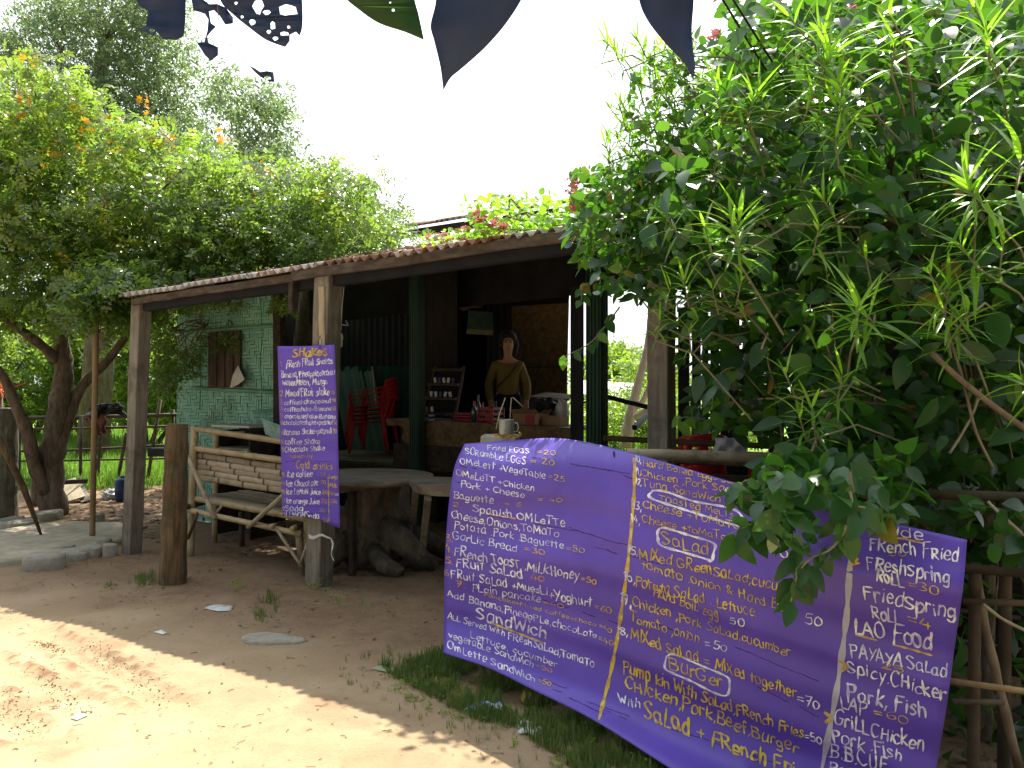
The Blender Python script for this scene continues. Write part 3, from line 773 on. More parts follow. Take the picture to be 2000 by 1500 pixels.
MB().corr(W(6.1, 4.5, 0), UU * 2.4, Vector((0, 0, 3.3)), -VV, pitch=.13, amp=.006).build('wall_panel', m_backwall, hut)
for (y_, v, m_) in ((905, .9, m_bambood), (935, .7, m_bambood), (868, 1.4, m_bambood)):
    rail(1180, y_ - 12, 1560, y_ + 6, v, .022, m_)

# ------------------------------------------------------------------ bench
bench = thing('bamboo_bench', 'long bamboo bench with split-slat back between the round log and the menu post', 'bench', W(1.2, .4, 0))
bv = .22
def bp_(name, a, b, r_, v0=bv, v1=None, mat=m_bamboo, node=.24):
    return MB().bamboo(B(a[0], a[1], v0), B(b[0], b[1], bv if v1 is None and v0 == bv else (v0 if v1 is None else v1)), r_, node).build(name, mat, bench, True)
def leg_(px, py, pb, r_, v, mat=m_bamboo):
    t_ = B(px, py, v); b_ = B(pb, 1000, v); b_.z = -.03
    k = B(pb, 1000, v); b_ = Vector((k.x, k.y, -.03)); return MB().bamboo(b_, t_, r_, .3).build('leg', mat, bench, True)
leg_(380, 832, 372, .031, bv); leg_(583, 1040, 592, .028, bv, m_bamboog)
leg_(422, 842, 419, .026, .75); leg_(471, 1000, 473, .024, .75, m_bambood); leg_(612, 985, 612, .026, .75, m_bambood)
leg_(600, 850, 600, .028, bv + .03)
bp_('top_rail', (375, 837), (600, 869), .025)
bp_('back_rail', (383, 876), (600, 905), .026)
for k, (yl, yr) in enumerate(((888, 918), (900, 930), (910, 941), (920, 952), (931, 964))):
    a = B(386, yl + 1, bv + .03); b = B(600, yr + 1, bv + .03)
    mb = MB(); pts = [a.lerp(b, q / 8) + Vector((0, 0, random.uniform(-.003, .003))) for q in range(9)]
    n = 9; vs = []
    for p_ in pts:
        for q in range(6):
            an = math.pi * q / 5; vs.append(p_ + Vector((0, 0, math.cos(an) * .026)) - VV * math.sin(an) * .016)
    fs = [(i * 6 + q, (i + 1) * 6 + q, (i + 1) * 6 + q + 1, i * 6 + q + 1) for i in range(8) for q in range(5)]
    mb.add(vs, fs); o = mb.build('back_slat', m_bamboog, bench, True); solid(o, .004)
    nb = MB()
    for q in range(4):
        t_ = (q + .3 + .17 * k % 1) / 4.4; c = a.lerp(b, min(t_, .98)) - VV * .004
        vs = []
        for e in (-.006, .006):
            for w_ in range(6):
                an = math.pi * w_ / 5; vs.append(c + UU * e + Vector((0, 0, math.cos(an) * .028)) - VV * math.sin(an) * .0195)
        nb.add(vs, [(w_, 6 + w_, 7 + w_, 1 + w_) for w_ in range(5)])
    nb.build('slat_node', m_bambood, o)
bp_('seat_pole', (380, 973), (600, 1014), .027, bv + .02)
for k in range(9):
    v = bv + .07 + k * .058
    a = B(383, 973, bv + .02); b = B(600, 1014, bv + .02); off = VV * (v - bv) + Vector((0, 0, .012))
    o = MB().beam(a + off, b + off, .052, .012, VV, seg=6, wob=.002).build('seat_slat', m_bamboog, bench)
bp_('lower_rail', (368, 996), (588, 1043), .023, bv - .05)
bp_('brace', (368, 892), (420, 1014), .021, bv - .09, mat=m_bamboog); bp_('brace', (600, 925), (484, 1030), .019, bv - .09, mat=m_bamboog)
bp_('brace', (387, 1000), (367, 1052), .014, bv - .07, mat=m_bambood); bp_('brace', (540, 1033), (590, 1108), .013, bv - .08, mat=m_bamboog)
bp_('brace', (604, 1055), (585, 1104), .013, bv - .08, mat=m_bamboog); bp_('brace', (433, 988), (415, 1014), .012, bv, mat=m_bamboog)
MB().bamboo(B(530, 1028, bv - .12), B(566, 1018, .8), .020).build('cross_piece', m_bamboo, bench, True)
MB().bamboo(B(571, 1033, bv - .12), B(608, 1020, .8), .022).build('cross_piece', m_bamboo, bench, True)
MB().bamboo(B(364, 990, bv - .1), B(402, 981, .8), .022).build('cross_piece', m_bambood, bench, True)

# shelf behind the bench
sf = thing('wooden_shelf', 'low dark wooden shelf with a pale board top behind the bamboo bench', 'shelf', W(.3, 1.1, 0))
def rotbox(c, size, name, mat, par, bev=.004): return MB().box(c, size, rotU, bev=bev).build(name, mat, par)
c_ = B(468, 832, 1.1); uS, _ = UVof(c_); zt = c_.z
rotbox(W(uS, 1.15, zt), (.56, .34, .02), 'top_board', m_paper, sf)
rotbox(W(uS, 1.15, zt - .22), (.50, .30, .02), 'shelf_board', m_wood_slab, sf)
rotbox(W(uS, 1.15, zt - .48), (.50, .30, .02), 'shelf_board', m_wood_slab, sf)
rotbox(W(uS, 1.30, zt / 2), (.50, .015, zt - .03), 'back_board', m_darkwood, sf)
for s in (-1, 1): rotbox(W(uS + s * .26, 1.15, zt / 2 - .02), (.03, .30, zt - .05), 'side_board', m_darkwood, sf)
for q, (yy, ww) in enumerate(((845, .22), (882, .25))):
    c = B(455 + q * 20, yy, 1.02); o = MB().box(c, (ww, .12, .018), rotU @ Matrix.Rotation(R(-4), 3, 'Y'), bev=.004).build('offcut_board', m_white)
    tag(o, ('short white board lying on the upper shelf behind the bench', 'long white board lying on the lower shelf behind the bench')[q], 'board')

# round log, far log, leaning stick, bamboo pole
def log(pt, pb, Yb, r0, r1, name, label, cat, mat):
    b = P(pb[0], pb[1], Yb); t_ = P(pt[0], pt[1], Yb); n = 14
    pts = [b.lerp(t_, i / n) for i in range(n + 1)]; pts[0].z = -.1
    rad = [r0 + (r1 - r0) * i / n + .004 * math.sin(i * 1.7) for i in range(n + 1)]
    mb = MB().tube(pts, rad, 22, cap=True, wob=.03)
    o = mb.build(name, mat, None, False); return tag(o, label, cat)
lg = log((346, 828), (337, 1140), 6.54, .098, .080, 'log_post', 'thick round brown log post standing upright left of the bamboo bench', 'post', m_log)
log((4, 797), (-4, 1010), 9.8, .20, .17, 'log_post', 'wide grey-green log post at the edge of the yard beside the tree', 'post', m_log2)
mb = MB().tube([P(-40, 790, 8.0), P(0, 862, 8.0), P(45, 950, 8.2), P(83, 1052, 8.4)], [.03, .034, .032, .012], 8, wob=.05)
tag(mb.build('leaning_stick', m_log, None, True), 'split wooden stick leaning down to a point by the grey-green log', 'stick')
o = MB().bamboo(G(180, 1056) - Vector((0, 0, .02)), P(189, 560, 8.36), .027, .34).build('bamboo_pole', m_pole, None, True)
tag(o, 'tall thin brown bamboo pole upright in front of the tree', 'pole')

# paving slab and stones along its edge
def flat_poly(pts, z0, z1, name, mat, kind=None, label=None, cat=None, jit=.0):
    n = len(pts); c = sum((Vector(p) for p in pts), Vector()) / n; mb = MB()
    vs = [Vector((p[0], p[1], z0)) for p in pts] + [Vector((p[0], p[1], z1 + random.uniform(-jit, jit))) for p in pts]
    ins = [Vector((c.x + (p[0] - c.x) * .88, c.y + (p[1] - c.y) * .88, z1 + .012 + random.uniform(-jit, jit))) for p in pts]
    vs += ins + [Vector((c.x, c.y, z1 + .016))]
    fs = [(i, (i + 1) % n, n + (i + 1) % n, n + i) for i in range(n)] + [(n + i, n + (i + 1) % n, 2 * n + (i + 1) % n, 2 * n + i) for i in range(n)]
    fs += [(2 * n + i, 2 * n + (i + 1) % n, 3 * n) for i in range(n)]
    o = mb.add(vs, fs).build(name, mat, None, True)
    return tag(o, label, cat, kind=kind)
sl = [(-60, 1050), (0, 1042), (60, 1030), (150, 1024), (235, 1026), (262, 1040), (240, 1062), (190, 1072), (130, 1088), (60, 1100), (0, 1108), (-60, 1110)]
flat_poly([G(*q) for q in sl], -.05, .035, 'paving', m_slab, kind='structure', jit=.006)
stl = ['pale grey stone between the leaning stick and the tree foot', 'long flat stone under the tree on the paving edge', 'round stone behind the brown bamboo pole', 'broken stone wedge in front of the paving', 'buff stone slab left of the corner post', 'small grey stone near the corner post foot', 'angular stone in front of the bamboo pole', 'low brown stone at the paving corner', 'flat buff stone sunk in earth before the paving', 'thin stone slab by the grey-green log']
for k, (x, y, s) in enumerate(((40, 1028, 34), (95, 1012, 30), (190, 1024, 16), (140, 1092, 34), (178, 1086, 26), (214, 1086, 15), (130, 1078, 18), (205, 1070, 16), (85, 1108, 40), (25, 1022, 22))):
    c = G(x, y); r_ = s / F * c.y; n = 9
    pts = [(c.x + r_ * math.cos(a) * random.uniform(.75, 1.1), c.y + r_ * 1.1 * math.sin(a) * random.uniform(.7, 1.1), 0) for a in [2 * math.pi * i / n for i in range(n)]]
    flat_poly(pts, -.03, .05 + .02 * (k % 3), 'stone', m_stone, None, stl[k], 'stone', .012)
for (pts, nm, lb, ct, mt, zz) in (
    ([(470, 1249), (480, 1244), (520, 1241), (570, 1246), (602, 1255), (585, 1260), (530, 1262), (480, 1260)], 'flat_stone', 'smooth pale grey stone set flush in the shaded dirt track', 'stone', m_stone, .012),):
    flat_poly([G(*q) for q in pts], -.03, zz, nm, mt, None, lb, ct, .003)

# ------------------------------------------------------------------ menu board on the post
TX = {}
def _g(s): 
    out = []
    for st in s.split(';'):
        sm = st.startswith('~'); st = st.lstrip('~')
        out.append((sm, [tuple(map(float, q.split(','))) for q in st.split()]))
    return out
RAW = {
'A': (6.4, '0,0 3,10 6,0;1.2,3.5 5,3.5'), 'B': (6.4, '1,0 1,10;~0.3,9.8 4.8,9.3 4.5,6 1,5.3;~1,5.3 5.6,4.5 5,.5 .3,0'),
'C': (6.2, '~5.5,8.5 3.5,10 .8,7.5 .6,3 3,0 5.8,1.5'), 'D': (6.4, '1,0 1,10;~0,10 4.5,8.5 5.3,4 3.5,.8 .2,0'),
'E': (5.8, '5,10 1,10 1,0 5,0;1,5 4.5,5'), 'F': (6, '1,-1 1,10 6,10.3;1,5.5 4.7,5.9'),
'G': (7, '~6,8.5 3.8,10 .9,7.5 .8,2.5 3,0 5.6,1.5 6,4.5;3.4,4.6 6.3,4.6'), 'H': (6.4, '1,0 1,10;5.4,0 5.2,10;1,5 5.4,5.2'),
'I': (2.4, '1.2,0 1.2,10'), 'J': (5, '~3.5,10 3.5,2 2,-1 .2,.8;1,10 5.5,10'), 'K': (6, '1,0 1,10;5.2,9.5 1,4.6 5.6,0'),
'L': (5.4, '1,10 1,0 5.2,.2'), 'M': (8, '.5,0 1.2,10 3.9,2.8 6.4,10 7.2,0'), 'N': (6.8, '1,0 1,10 5.3,0 5.5,10'),
'O': (7, '~3.2,10 .8,7.5 .8,2.5 3.2,0 5.9,2.5 5.9,7.5 3.2,10'), 'P': (6, '1.2,-2 1,10;~.1,9.6 4.9,9.6 5,5.8 1.2,4.7'),
'R': (6.4, '1,0 1,10;~.2,9.8 5,9.3 4.6,5.8 1.2,5;2.3,5 5.9,0'), 'S': (6.2, '~5.6,8.7 3.2,10 .9,8 3,5.5 5.6,2.8 3.2,0 .4,1.3'),
'T': (6.2, '3,0 3,10;-.2,9.8 6.4,10'), 'U': (6.4, '~1,10 1,2.5 3,0 5.2,2.5 5.4,10'), 'V': (6, '0,10 2.8,0 5.6,10'),
'W': (8, '0,10 2,0 4,7 6,0 8,10'), 'X': (6, '.4,0 5.6,10;.4,10 5.6,0'), 'Y': (6, '0,10 3,5;6,10 1.6,-1.5'), 'Z': (6, '.5,10 5.5,10 .5,0 5.5,0'),
'a': (5.8, '~4.8,6 2.5,6.8 .8,4 1.1,1 2.8,0 4.4,2;4.8,6.5 4.7,1 5.6,0'), 'b': (5.6, '1,10 1,0;~1,5 3,6.7 5,4.3 4.6,1 2.5,-.1 1,1'),
'c': (5, '~4.6,5.6 2.6,6.7 .8,4 1,1.2 2.7,0 4.8,1.2'), 'd': (5.8, '~4.6,5.5 2.6,6.7 .8,4 1.1,1 2.8,0 4.6,1.5;4.7,10 4.8,0'),
'e': (5.2, '~.9,3.4 4.5,3.6 4.2,6 2.4,6.8 .8,4 1.2,.8 2.8,0 4.8,1.1'), 'f': (4.4, '~4.4,9 3.2,10.3 2,8.5 1.8,0;.3,6 3.9,6.2'),
'g': (5.8, '~4.6,5.6 2.6,6.7 .9,4.2 1.2,1.4 2.8,.7 4.6,2.4;~4.7,6.5 4.7,-1.5 3,-3.4 .8,-2.3'), 'h': (5.6, '1,10 1,0;~1,4.5 3,6.7 4.7,5 4.8,0'),
'i': (2.4, '1.2,6.5 1.3,0;1.2,8.8 1.25,9.6'), 'j': (3, '~2,6.5 2,-2 .2,-3;2,8.8 2,9.4'), 'k': (5.2, '1,10 1,0;4.6,6.8 1,3 4.9,0'),
'l': (2.4, '1.2,10.3 1.2,0'), 'm': (8, '1,6.6 1,0;~1,4.8 2.5,6.7 3.8,5 3.9,0;~3.9,4.8 5.4,6.7 6.9,5 7.1,0'),
'n': (5.6, '1,6.6 1,0;~1,4.6 3,6.8 4.6,5 4.8,0'), 'o': (5.6, '~2.8,6.7 .8,5 .9,1.4 2.8,0 4.8,1.6 4.8,5 2.8,6.7'),
'p': (5.8, '1,6.7 1,-3.6;~1,5 3.2,6.8 5,4.6 4.6,1.2 2.8,.1 1,1.2'), 'q': (5.8, '~4.6,5.6 2.6,6.7 .9,4 1.2,1 2.8,.3 4.6,2;4.7,6.6 4.9,-3.6'),
'r': (4.4, '1,6.6 1,0;~1,4 2.4,6.5 4.3,6'), 's': (4.8, '~4.3,5.8 2.6,6.8 1,5.3 2.7,3.6 4.3,1.8 2.6,0 .5,.8'),
't': (4.4, '2,9.4 2.1,0;.2,6.6 4.2,6.9'), 'u': (5.6, '~1,6.6 1,1.8 2.6,0 4.5,1.8 4.6,6.6;4.6,3 4.9,0'), 'v': (5, '.4,6.6 2.4,0 4.6,6.6'),
'w': (7.4, '.4,7 1.8,0 3.7,5.4 5.4,0 7,7'), 'x': (5, '.5,0 4.7,6.6;.6,6.6 4.6,0'), 'y': (5.4, '1,6.6 2.8,1.6;4.9,6.8 1.3,-3.5'), 'z': (5, '.6,6.4 4.5,6.4 .6,0 4.6,0'),
'0': (6, '~3,9 .8,6.8 .9,2 3,0 5.2,2.2 5.2,6.8 3,9'), '1': (3.6, '.6,7.6 2.2,10 2.2,0'), '2': (6, '~.8,7.5 2.8,10 5,8 4,4.6 .8,.5;.8,.4 5.6,.4'),
'3': (5.8, '~.6,9 3.6,9.8 4.6,7.6 2.4,5.4 5,3.6 4.4,.7 .4,.5'), '4': (5.8, '3.2,10 .4,3.4 5.6,3.4;4.2,6.5 4.2,-.4'),
'5': (6, '5.4,9.8 1.6,9.8 1.2,5.6;~1.2,5.6 4.8,5.8 5.2,2 3.4,0 .6,.9'), '6': (5.8, '~4.6,9.6 1.6,7 .8,2.6 2.8,0 5,1.8 4.4,4.8 1.2,3.6'),
'7': (5.6, '.4,9.6 5.2,9.8 2,0;1.4,5.4 4.6,5.6'), '8': (5.8, '~3,5.3 .9,7.4 3,9.8 5,7.6 3,5.3 .7,2.4 3,0 5.3,2.5 3,5.3'), '9': (5.8, '~4.8,7 2.8,9.6 .9,7.2 2.6,4.8 4.8,6.6 4.4,2 2.4,-.3'),
'=': (6, '.6,5.8 5.2,6;.6,2.8 5.2,3'), '+': (5.2, '2.6,6.2 2.6,1;.3,3.6 5,3.8'), ',': (2.6, '1.6,1 .8,-2.2'), '.': (2.4, '1,.2 1.4,.9'), '-': (4, '.5,3.6 3.5,3.8'),
':': (2.6, '1.2,1 1.4,1.6;1.2,5 1.4,5.6'), ';': (2.8, '1.6,1 .8,-2;1.3,5 1.5,5.8'), '&': (6.4, '~5.8,0 1.6,6.8 2.8,9.6 4.4,7.6 1,3 2.6,0 6,4.6'), ' ': (3.6, ''), '>': (5, '.5,8 4.5,5 .5,2 .5,8;.8,5 3.5,5'),
}
for k_, (w_, s_) in RAW.items(): TX[k_] = (w_, _g(s_) if s_ else [])
def smoothpts(pts, k=5):
    if len(pts) < 3: return pts
    P_ = [np.array(p) for p in pts]; P_ = [2 * P_[0] - P_[1]] + P_ + [2 * P_[-1] - P_[-2]]; out = []
    for i in range(1, len(P_) - 2):
        for j in range(k):
            t_ = j / k; a, b, c, d = P_[i - 1], P_[i], P_[i + 1], P_[i + 2]
            out.append(.5 * ((2 * b) + (-a + c) * t_ + (2 * a - 5 * b + 4 * c - d) * t_ ** 2 + (-a + 3 * b - 3 * c + d) * t_ ** 3))
    out.append(P_[-2]); return [tuple(x) for x in out]
CAMV = Vector((0, 0, CAMZ))
def onto(bvh, px, py, lift):
    d = (P(px, py, 1.0) - CAMV).normalized()
    loc, nrm, _, _ = bvh.ray_cast(CAMV, d)
    if loc is None: return None
    if nrm.dot(d) > 0: nrm = -nrm
    return loc + nrm * lift
def brush(mb, bvh, pts, hw, lift):
    """one brush stroke laid on a surface"""
    rs = []
    for i in range(len(pts) - 1):
        a, b = np.array(pts[i]), np.array(pts[i + 1]); L = np.linalg.norm(b - a); k = max(1, int(L / max(2.2, hw * 1.6)))
        for j in range(k): rs.append(a + (b - a) * j / k)
    rs.append(np.array(pts[-1])); n = len(rs)
    if n < 2: return
    ph = random.uniform(0, 6); prev = None
    for i in range(n):
        t_ = rs[min(i + 1, n - 1)] - rs[max(i - 1, 0)]; L = np.linalg.norm(t_) + 1e-6; t_ = t_ / L
        nn = np.array([-t_[1], t_[0]])
        w_ = hw * (1.0 + .28 * math.sin(ph + i * .9) + random.uniform(-.12, .12)) * (.72 + .28 * abs(nn[0]))
        if i in (0, n - 1): w_ *= .65
        e = 0
        if i == 0: e = -hw * .5
        if i == n - 1: e = hw * .5
        c = rs[i] + t_ * e
        a = onto(bvh, *(c + nn * w_), lift); b = onto(bvh, *(c - nn * w_), lift)
        if a is None or b is None: prev = None; continue
        if prev is not None:
            k = len(mb.v); mb.v += [tuple(prev[0]), tuple(prev[1]), tuple(b), tuple(a)]; mb.f.append((k, k + 1, k + 2, k + 3)); mb.mi.append(0)
        prev = (a, b)
def write(par, bvh, mat, text, x0, y0, x1, y1, h0, h1=None, wt=.085, name='lettering', tilt=0.0):
    h1 = h1 or h0; tw = sum(TX[c][0] for c in text); mb = MB(); pos = 0
    dx, dy = x1 - x0, y1 - y0; L = math.hypot(dx, dy); ux, uy = dx / L, dy / L
    jm = min(1, .35 + h0 / 24)
    for ch in text:
        wch, strokes = TX[ch]; j = random.uniform(-.9, .9) * jm; js = 1 + random.uniform(-.18, .18) * jm; sl = random.uniform(-.16, .16) * jm; wj = random.uniform(.8, 1.3)
        for sm, pts in strokes:
            q = [(x + random.uniform(-.4, .4) * jm, y * js + random.uniform(-.4, .4) * jm) for x, y in pts]
            if sm: q = smoothpts(q, 3)
            out = []
            for x, y in q:
                s = (pos + x * .94) / tw; h = (h0 + (h1 - h0) * s) / 10
                out.append((x0 + dx * s + (y + j) * h * (sl + tilt), y0 + dy * s - (y + j) * h))
            brush(mb, bvh, out, (h0 + (h1 - h0) * pos / tw) * wt * wj, .0015 + random.uniform(0, .0006))
        pos += wch
    if mb.v: return mb.build(name, mat, par)
def line(par, bvh, mat, pts, hw, name='painted_line', lift=.001, sm=False):
    mb = MB(); brush(mb, bvh, smoothpts(pts, 6) if sm else pts, hw, lift)
    if mb.v: return mb.build(name, mat, par)
def sheet(rows, nu, nv, Yf):
    """surface through pixel guide columns; rows: list of columns top->bottom"""
    vs = []
    cols = [smoothpts([tuple(q) for q in c], 12) for c in rows]
    def at(c, t_):
        ds = [0]
        for i in range(len(c) - 1): ds.append(ds[-1] + math.hypot(c[i + 1][0] - c[i][0], c[i + 1][1] - c[i][1]))
        s = t_ * ds[-1]
        for i in range(len(c) - 1):
            if ds[i + 1] >= s: k = (s - ds[i]) / (ds[i + 1] - ds[i] + 1e-9); return (c[i][0] + (c[i + 1][0] - c[i][0]) * k, c[i][1] + (c[i + 1][1] - c[i][1]) * k)
        return c[-1]
    for j in range(nv + 1):
        t_ = j / nv; g = [at(c, t_) for c in cols]
        # Catmull-Rom across columns keeps the top and bottom edges curved
        gs = smoothpts(g, max(1, nu // (len(g) - 1)))
        for i, (x, y) in enumerate(gs): vs.append(P(x, y, Yf(x, y, i / (len(gs) - 1), t_)))
    m_ = len(vs) // (nv + 1)
    fs = [(j * m_ + i, (j + 1) * m_ + i, (j + 1) * m_ + i + 1, j * m_ + i + 1) for j in range(nv) for i in range(m_ - 1)]
    return vs, fs
ms = thing('menu_sign', 'tall narrow purple hand-painted drinks menu hanging on the middle post', 'sign', W(2.1, -.1, .5))
def Ysmall(x, y, s, t_):
    a = (x - 1000) / F; Y0 = (D0 - .115) / (a * VV.x + VV.y)
    return Y0 - .035 * math.sin(t_ * 3.1) * (s - .2) - .05 * t_ * t_ * s + .006 * math.sin(t_ * 23)
vs, fs = sheet([[(542, 676), (545, 790), (549, 900), (551, 1007)], [(598, 676), (602, 790), (606, 900), (609, 1012)], [(653, 673), (658, 790), (661, 900), (664, 1032)]], 16, 36, Ysmall)
o = MB().add(vs, fs).build('sheet', m_purple2, ms, True); bv_s = BVHTree.FromPolygons(vs, fs); solid(o, .0015, -1)
ws = lambda mat, *a, **k: write(ms, bv_s, mat, *a, **k)
ws(m_ty, 'SHakes', 570, 699, 640, 692, 18, wt=.10)
for (mat, tx, x0, y0, x1, y1, h) in (
    (m_ty, '1', 547, 716, 552, 716, 12), (m_tw, 'FResh FRuit Shakes', 559, 718, 650, 710, 13),
    (m_tw, 'Banana, Pineapple,coconut', 550, 738, 655, 732, 12), (m_tw, 'waterMelon, Mango', 551, 753, 641, 751, 12),
    (m_ty, '2', 546, 773, 554, 773, 11), (m_tw, 'Mixed FRuit shake', 558, 774, 644, 772, 13), (m_ty, '70', 646, 770, 654, 770, 8),
    (m_ty, '3', 547, 790, 553, 790, 10), (m_tw, 'coffeeshake+peanut', 555, 791, 648, 787, 9.5), (m_ty, '40', 649, 785, 656, 785, 8),
    (m_ty, '4', 548, 803, 554, 803, 9), (m_tw, 'coffeeshake+Banana', 556, 804, 648, 802, 9), (m_ty, '40', 649, 802, 656, 801, 8),
    (m_ty, '5', 548, 816, 554, 816, 9), (m_tw, 'chocolateshake+Banana', 556, 817, 656, 818, 9),
    (m_ty, '6', 548, 829, 554, 829, 9), (m_tw, 'chocolateshake+peanut', 554, 830, 652, 829, 9.5), (m_ty, '30', 652, 829, 659, 829, 8),
    (m_ty, '7', 549, 849, 554, 849, 10), (m_tw, 'Banana Shake+peanut', 554, 850, 650, 846, 11), (m_ty, '30', 651, 846, 659, 846, 9),
    (m_ty, '8', 549, 867, 555, 867, 9), (m_tw, 'coffee Shake', 557, 868, 626, 867, 11), (m_ty, '9', 550, 882, 556, 882, 9), (m_tw, 'CHocolate Shake', 556, 884, 635, 879, 10),
    (m_ty, 'takeaway', 566, 895, 612, 893, 7.5), (m_ty, 'Cold drinks', 579, 914, 650, 918, 13),
    (m_ty, '8', 551, 931, 557, 931, 9), (m_tw, 'Ice coffee', 561, 932, 611, 931, 12), (m_ty, '=20', 620, 931, 636, 930, 7),
    (m_ty, '9', 552, 948, 557, 948, 8), (m_tw, 'Ice ChocoLate', 560, 950, 622, 948, 12), (m_ty, '=20', 623, 945, 637, 945, 8),
    (m_ty, '10', 551, 964, 558, 964, 8), (m_tw, 'Ice LeMoN Juice', 560, 965, 627, 965, 11), (m_ty, '20', 629, 965, 640, 965, 9),
    (m_ty, '11', 551, 981, 557, 981, 8), (m_tw, 'Ice orange Juice', 559, 983, 625, 984, 10), (m_ty, '20', 627, 982, 639, 983, 9),
    (m_ty, '12', 552, 997, 557, 997, 8), (m_tw, 'Soda', 557, 998, 593, 997, 12), (m_ty, '20', 624, 999, 636, 1001, 8),
    (m_ty, '13', 551, 1008, 557, 1008, 7), (m_tw, 'LEMONSoda', 558, 1009, 625, 1014, 12), (m_ty, '=30', 627, 1017, 641, 1020, 8),
    (m_ty, 'Large', 643, 934, 660, 936, 8), (m_ty, 'Milk', 644, 951, 660, 953, 8), (m_ty, 'Tea', 643, 966, 654, 967, 8), (m_tw, 'on', 655, 968, 662, 968, 7), (m_ty, 'Cola', 644, 982, 660, 983, 8)):
    ws(mat, tx, x0, y0, x1, y1, h, wt=.066)
line(ms, bv_s, m_ty, [(641, 930), (642, 970), (643, 1020)], .8)
for yy in (901, 905, 938, 957, 972, 990, 1003):
    line(ms, bv_s, m_scratch, [(560 + random.uniform(-10, 20), yy), (600, yy + random.uniform(-2, 2)), (645, yy + random.uniform(-2, 3))], .35, 'crease_mark')
o = MB().tube([B(625, 655, -.12), B(629, 668, -.13), B(625, 682, -.13), B(622, 668, -.12), B(625, 655, -.12)], .002, 5).build('wire_loop', m_cable, ms)
# white cloth tie under the sign
tie = thing('cloth_tie', 'thin white cloth strip knotted round the middle post below the drinks menu', 'tie', B(625, 1050, -.1))
mb = MB(); vs = []
for i in range(9):
    x = 603 + i * 5.2; y = 1047 + 3 * math.sin(i) + i * .1
    for e in (-4, 4): vs.append(B(x, y + e * (1 - .08 * i), -.085 - (.0 if i else 0)))
mb.add(vs, [(2 * i, 2 * i + 1, 2 * i + 3, 2 * i + 2) for i in range(8)]).build('band', m_white, tie, True)
mb = MB(); vs = []
for i in range(10):
    x = 645 + 3 * math.sin(i * .7) + i * .8; y = 1050 + i * 5
    for e in (-1.8, 1.7): vs.append(B(x + e * (1 - i * .06), y, -.09 + .01 * math.sin(i)))
mb.add(vs, [(2 * i, 2 * i + 1, 2 * i + 3, 2 * i + 2) for i in range(9)]).build('tail', m_film, tie, True)
# bulb socket on a cord
ls = thing('light_socket', 'pale unlit lamp socket hanging on a cord behind the middle post', 'lamp socket', B(665, 665, .35))
MB().tube([B(672, 560, .3), B(668, 600, .33), B(666, 645, .35)], .003, 6).build('cord', m_white, ls)
cb = B(665, 678, .35)
MB().lathe([(0, 0), (.014, 0), (.017, .03), (.014, .05), (.02, .055), (.02, .09), (.012, .11), (0, .112)], cb, 12).build('socket', m_white, ls, True)
o = MB().tube([B(655, 625, .3), B(667, 634, .33), B(680, 636, .36), B(676, 626, .36)], .006, 6).build('tape_knot', m_greysheet, ls, True)

# ------------------------------------------------------------------ big menu banner
bn = thing('menu_banner', 'large warped purple menu board with white and yellow hand-painted food list', 'sign', (0.3, 4.0, 0))
def Ybig(x, y, s, t_):
    inv = .2128 + (.379 - .2128) * (x - 868) / (1885 - 868)
    Y0 = 1 / inv
    top = max(0, (.16 - t_) / .16); bot = max(0, (t_ - .72) / .28)
    return Y0 + .26 * top ** 2 * max(.1, 1 - 2.2 * abs(s - .18)) - .20 * bot ** 2 * (1 if s < .75 else .6) + .03 * math.sin(t_ * 6.5 + s * 4) + .012 * math.sin(t_ * 17 + s * 9) + .014 * abs(math.sin(t_ * 12 + s * 1.3)) + .004 * math.sin(t_ * 47 + s * 5)
GC = [[(907, 867), (887, 915), (876, 990), (869, 1090), (867, 1190), (866, 1275)],
      [(1000, 860), (988, 925), (980, 1020), (974, 1130), (966, 1230), (955, 1305)],
      [(1105, 857), (1098, 925), (1088, 1030), (1080, 1150), (1064, 1270), (1043, 1348)],
      [(1240, 886), (1238, 960), (1231, 1060), (1216, 1180), (1196, 1300), (1166, 1410)],
      [(1440, 944), (1440, 1040), (1432, 1150), (1416, 1270), (1392, 1400), (1352, 1527)],
      [(1665, 1003), (1660, 1105), (1652, 1220), (1634, 1350), (1608, 1490), (1560, 1640)],
      [(1888, 1054), (1880, 1150), (1866, 1250), (1845, 1400), (1815, 1560), (1765, 1750)]]
vs, fs = sheet(GC, 72, 96, Ybig)
o = MB().add(vs, fs).build('sheet', m_purple, bn, True); bv_b = BVHTree.FromPolygons(vs, fs); solid(o, .003, -1)
wb = lambda mat, *a, **k: write(bn, bv_b, mat, *a, **k)
LW, LY, LO = m_tw, m_ty, m_to
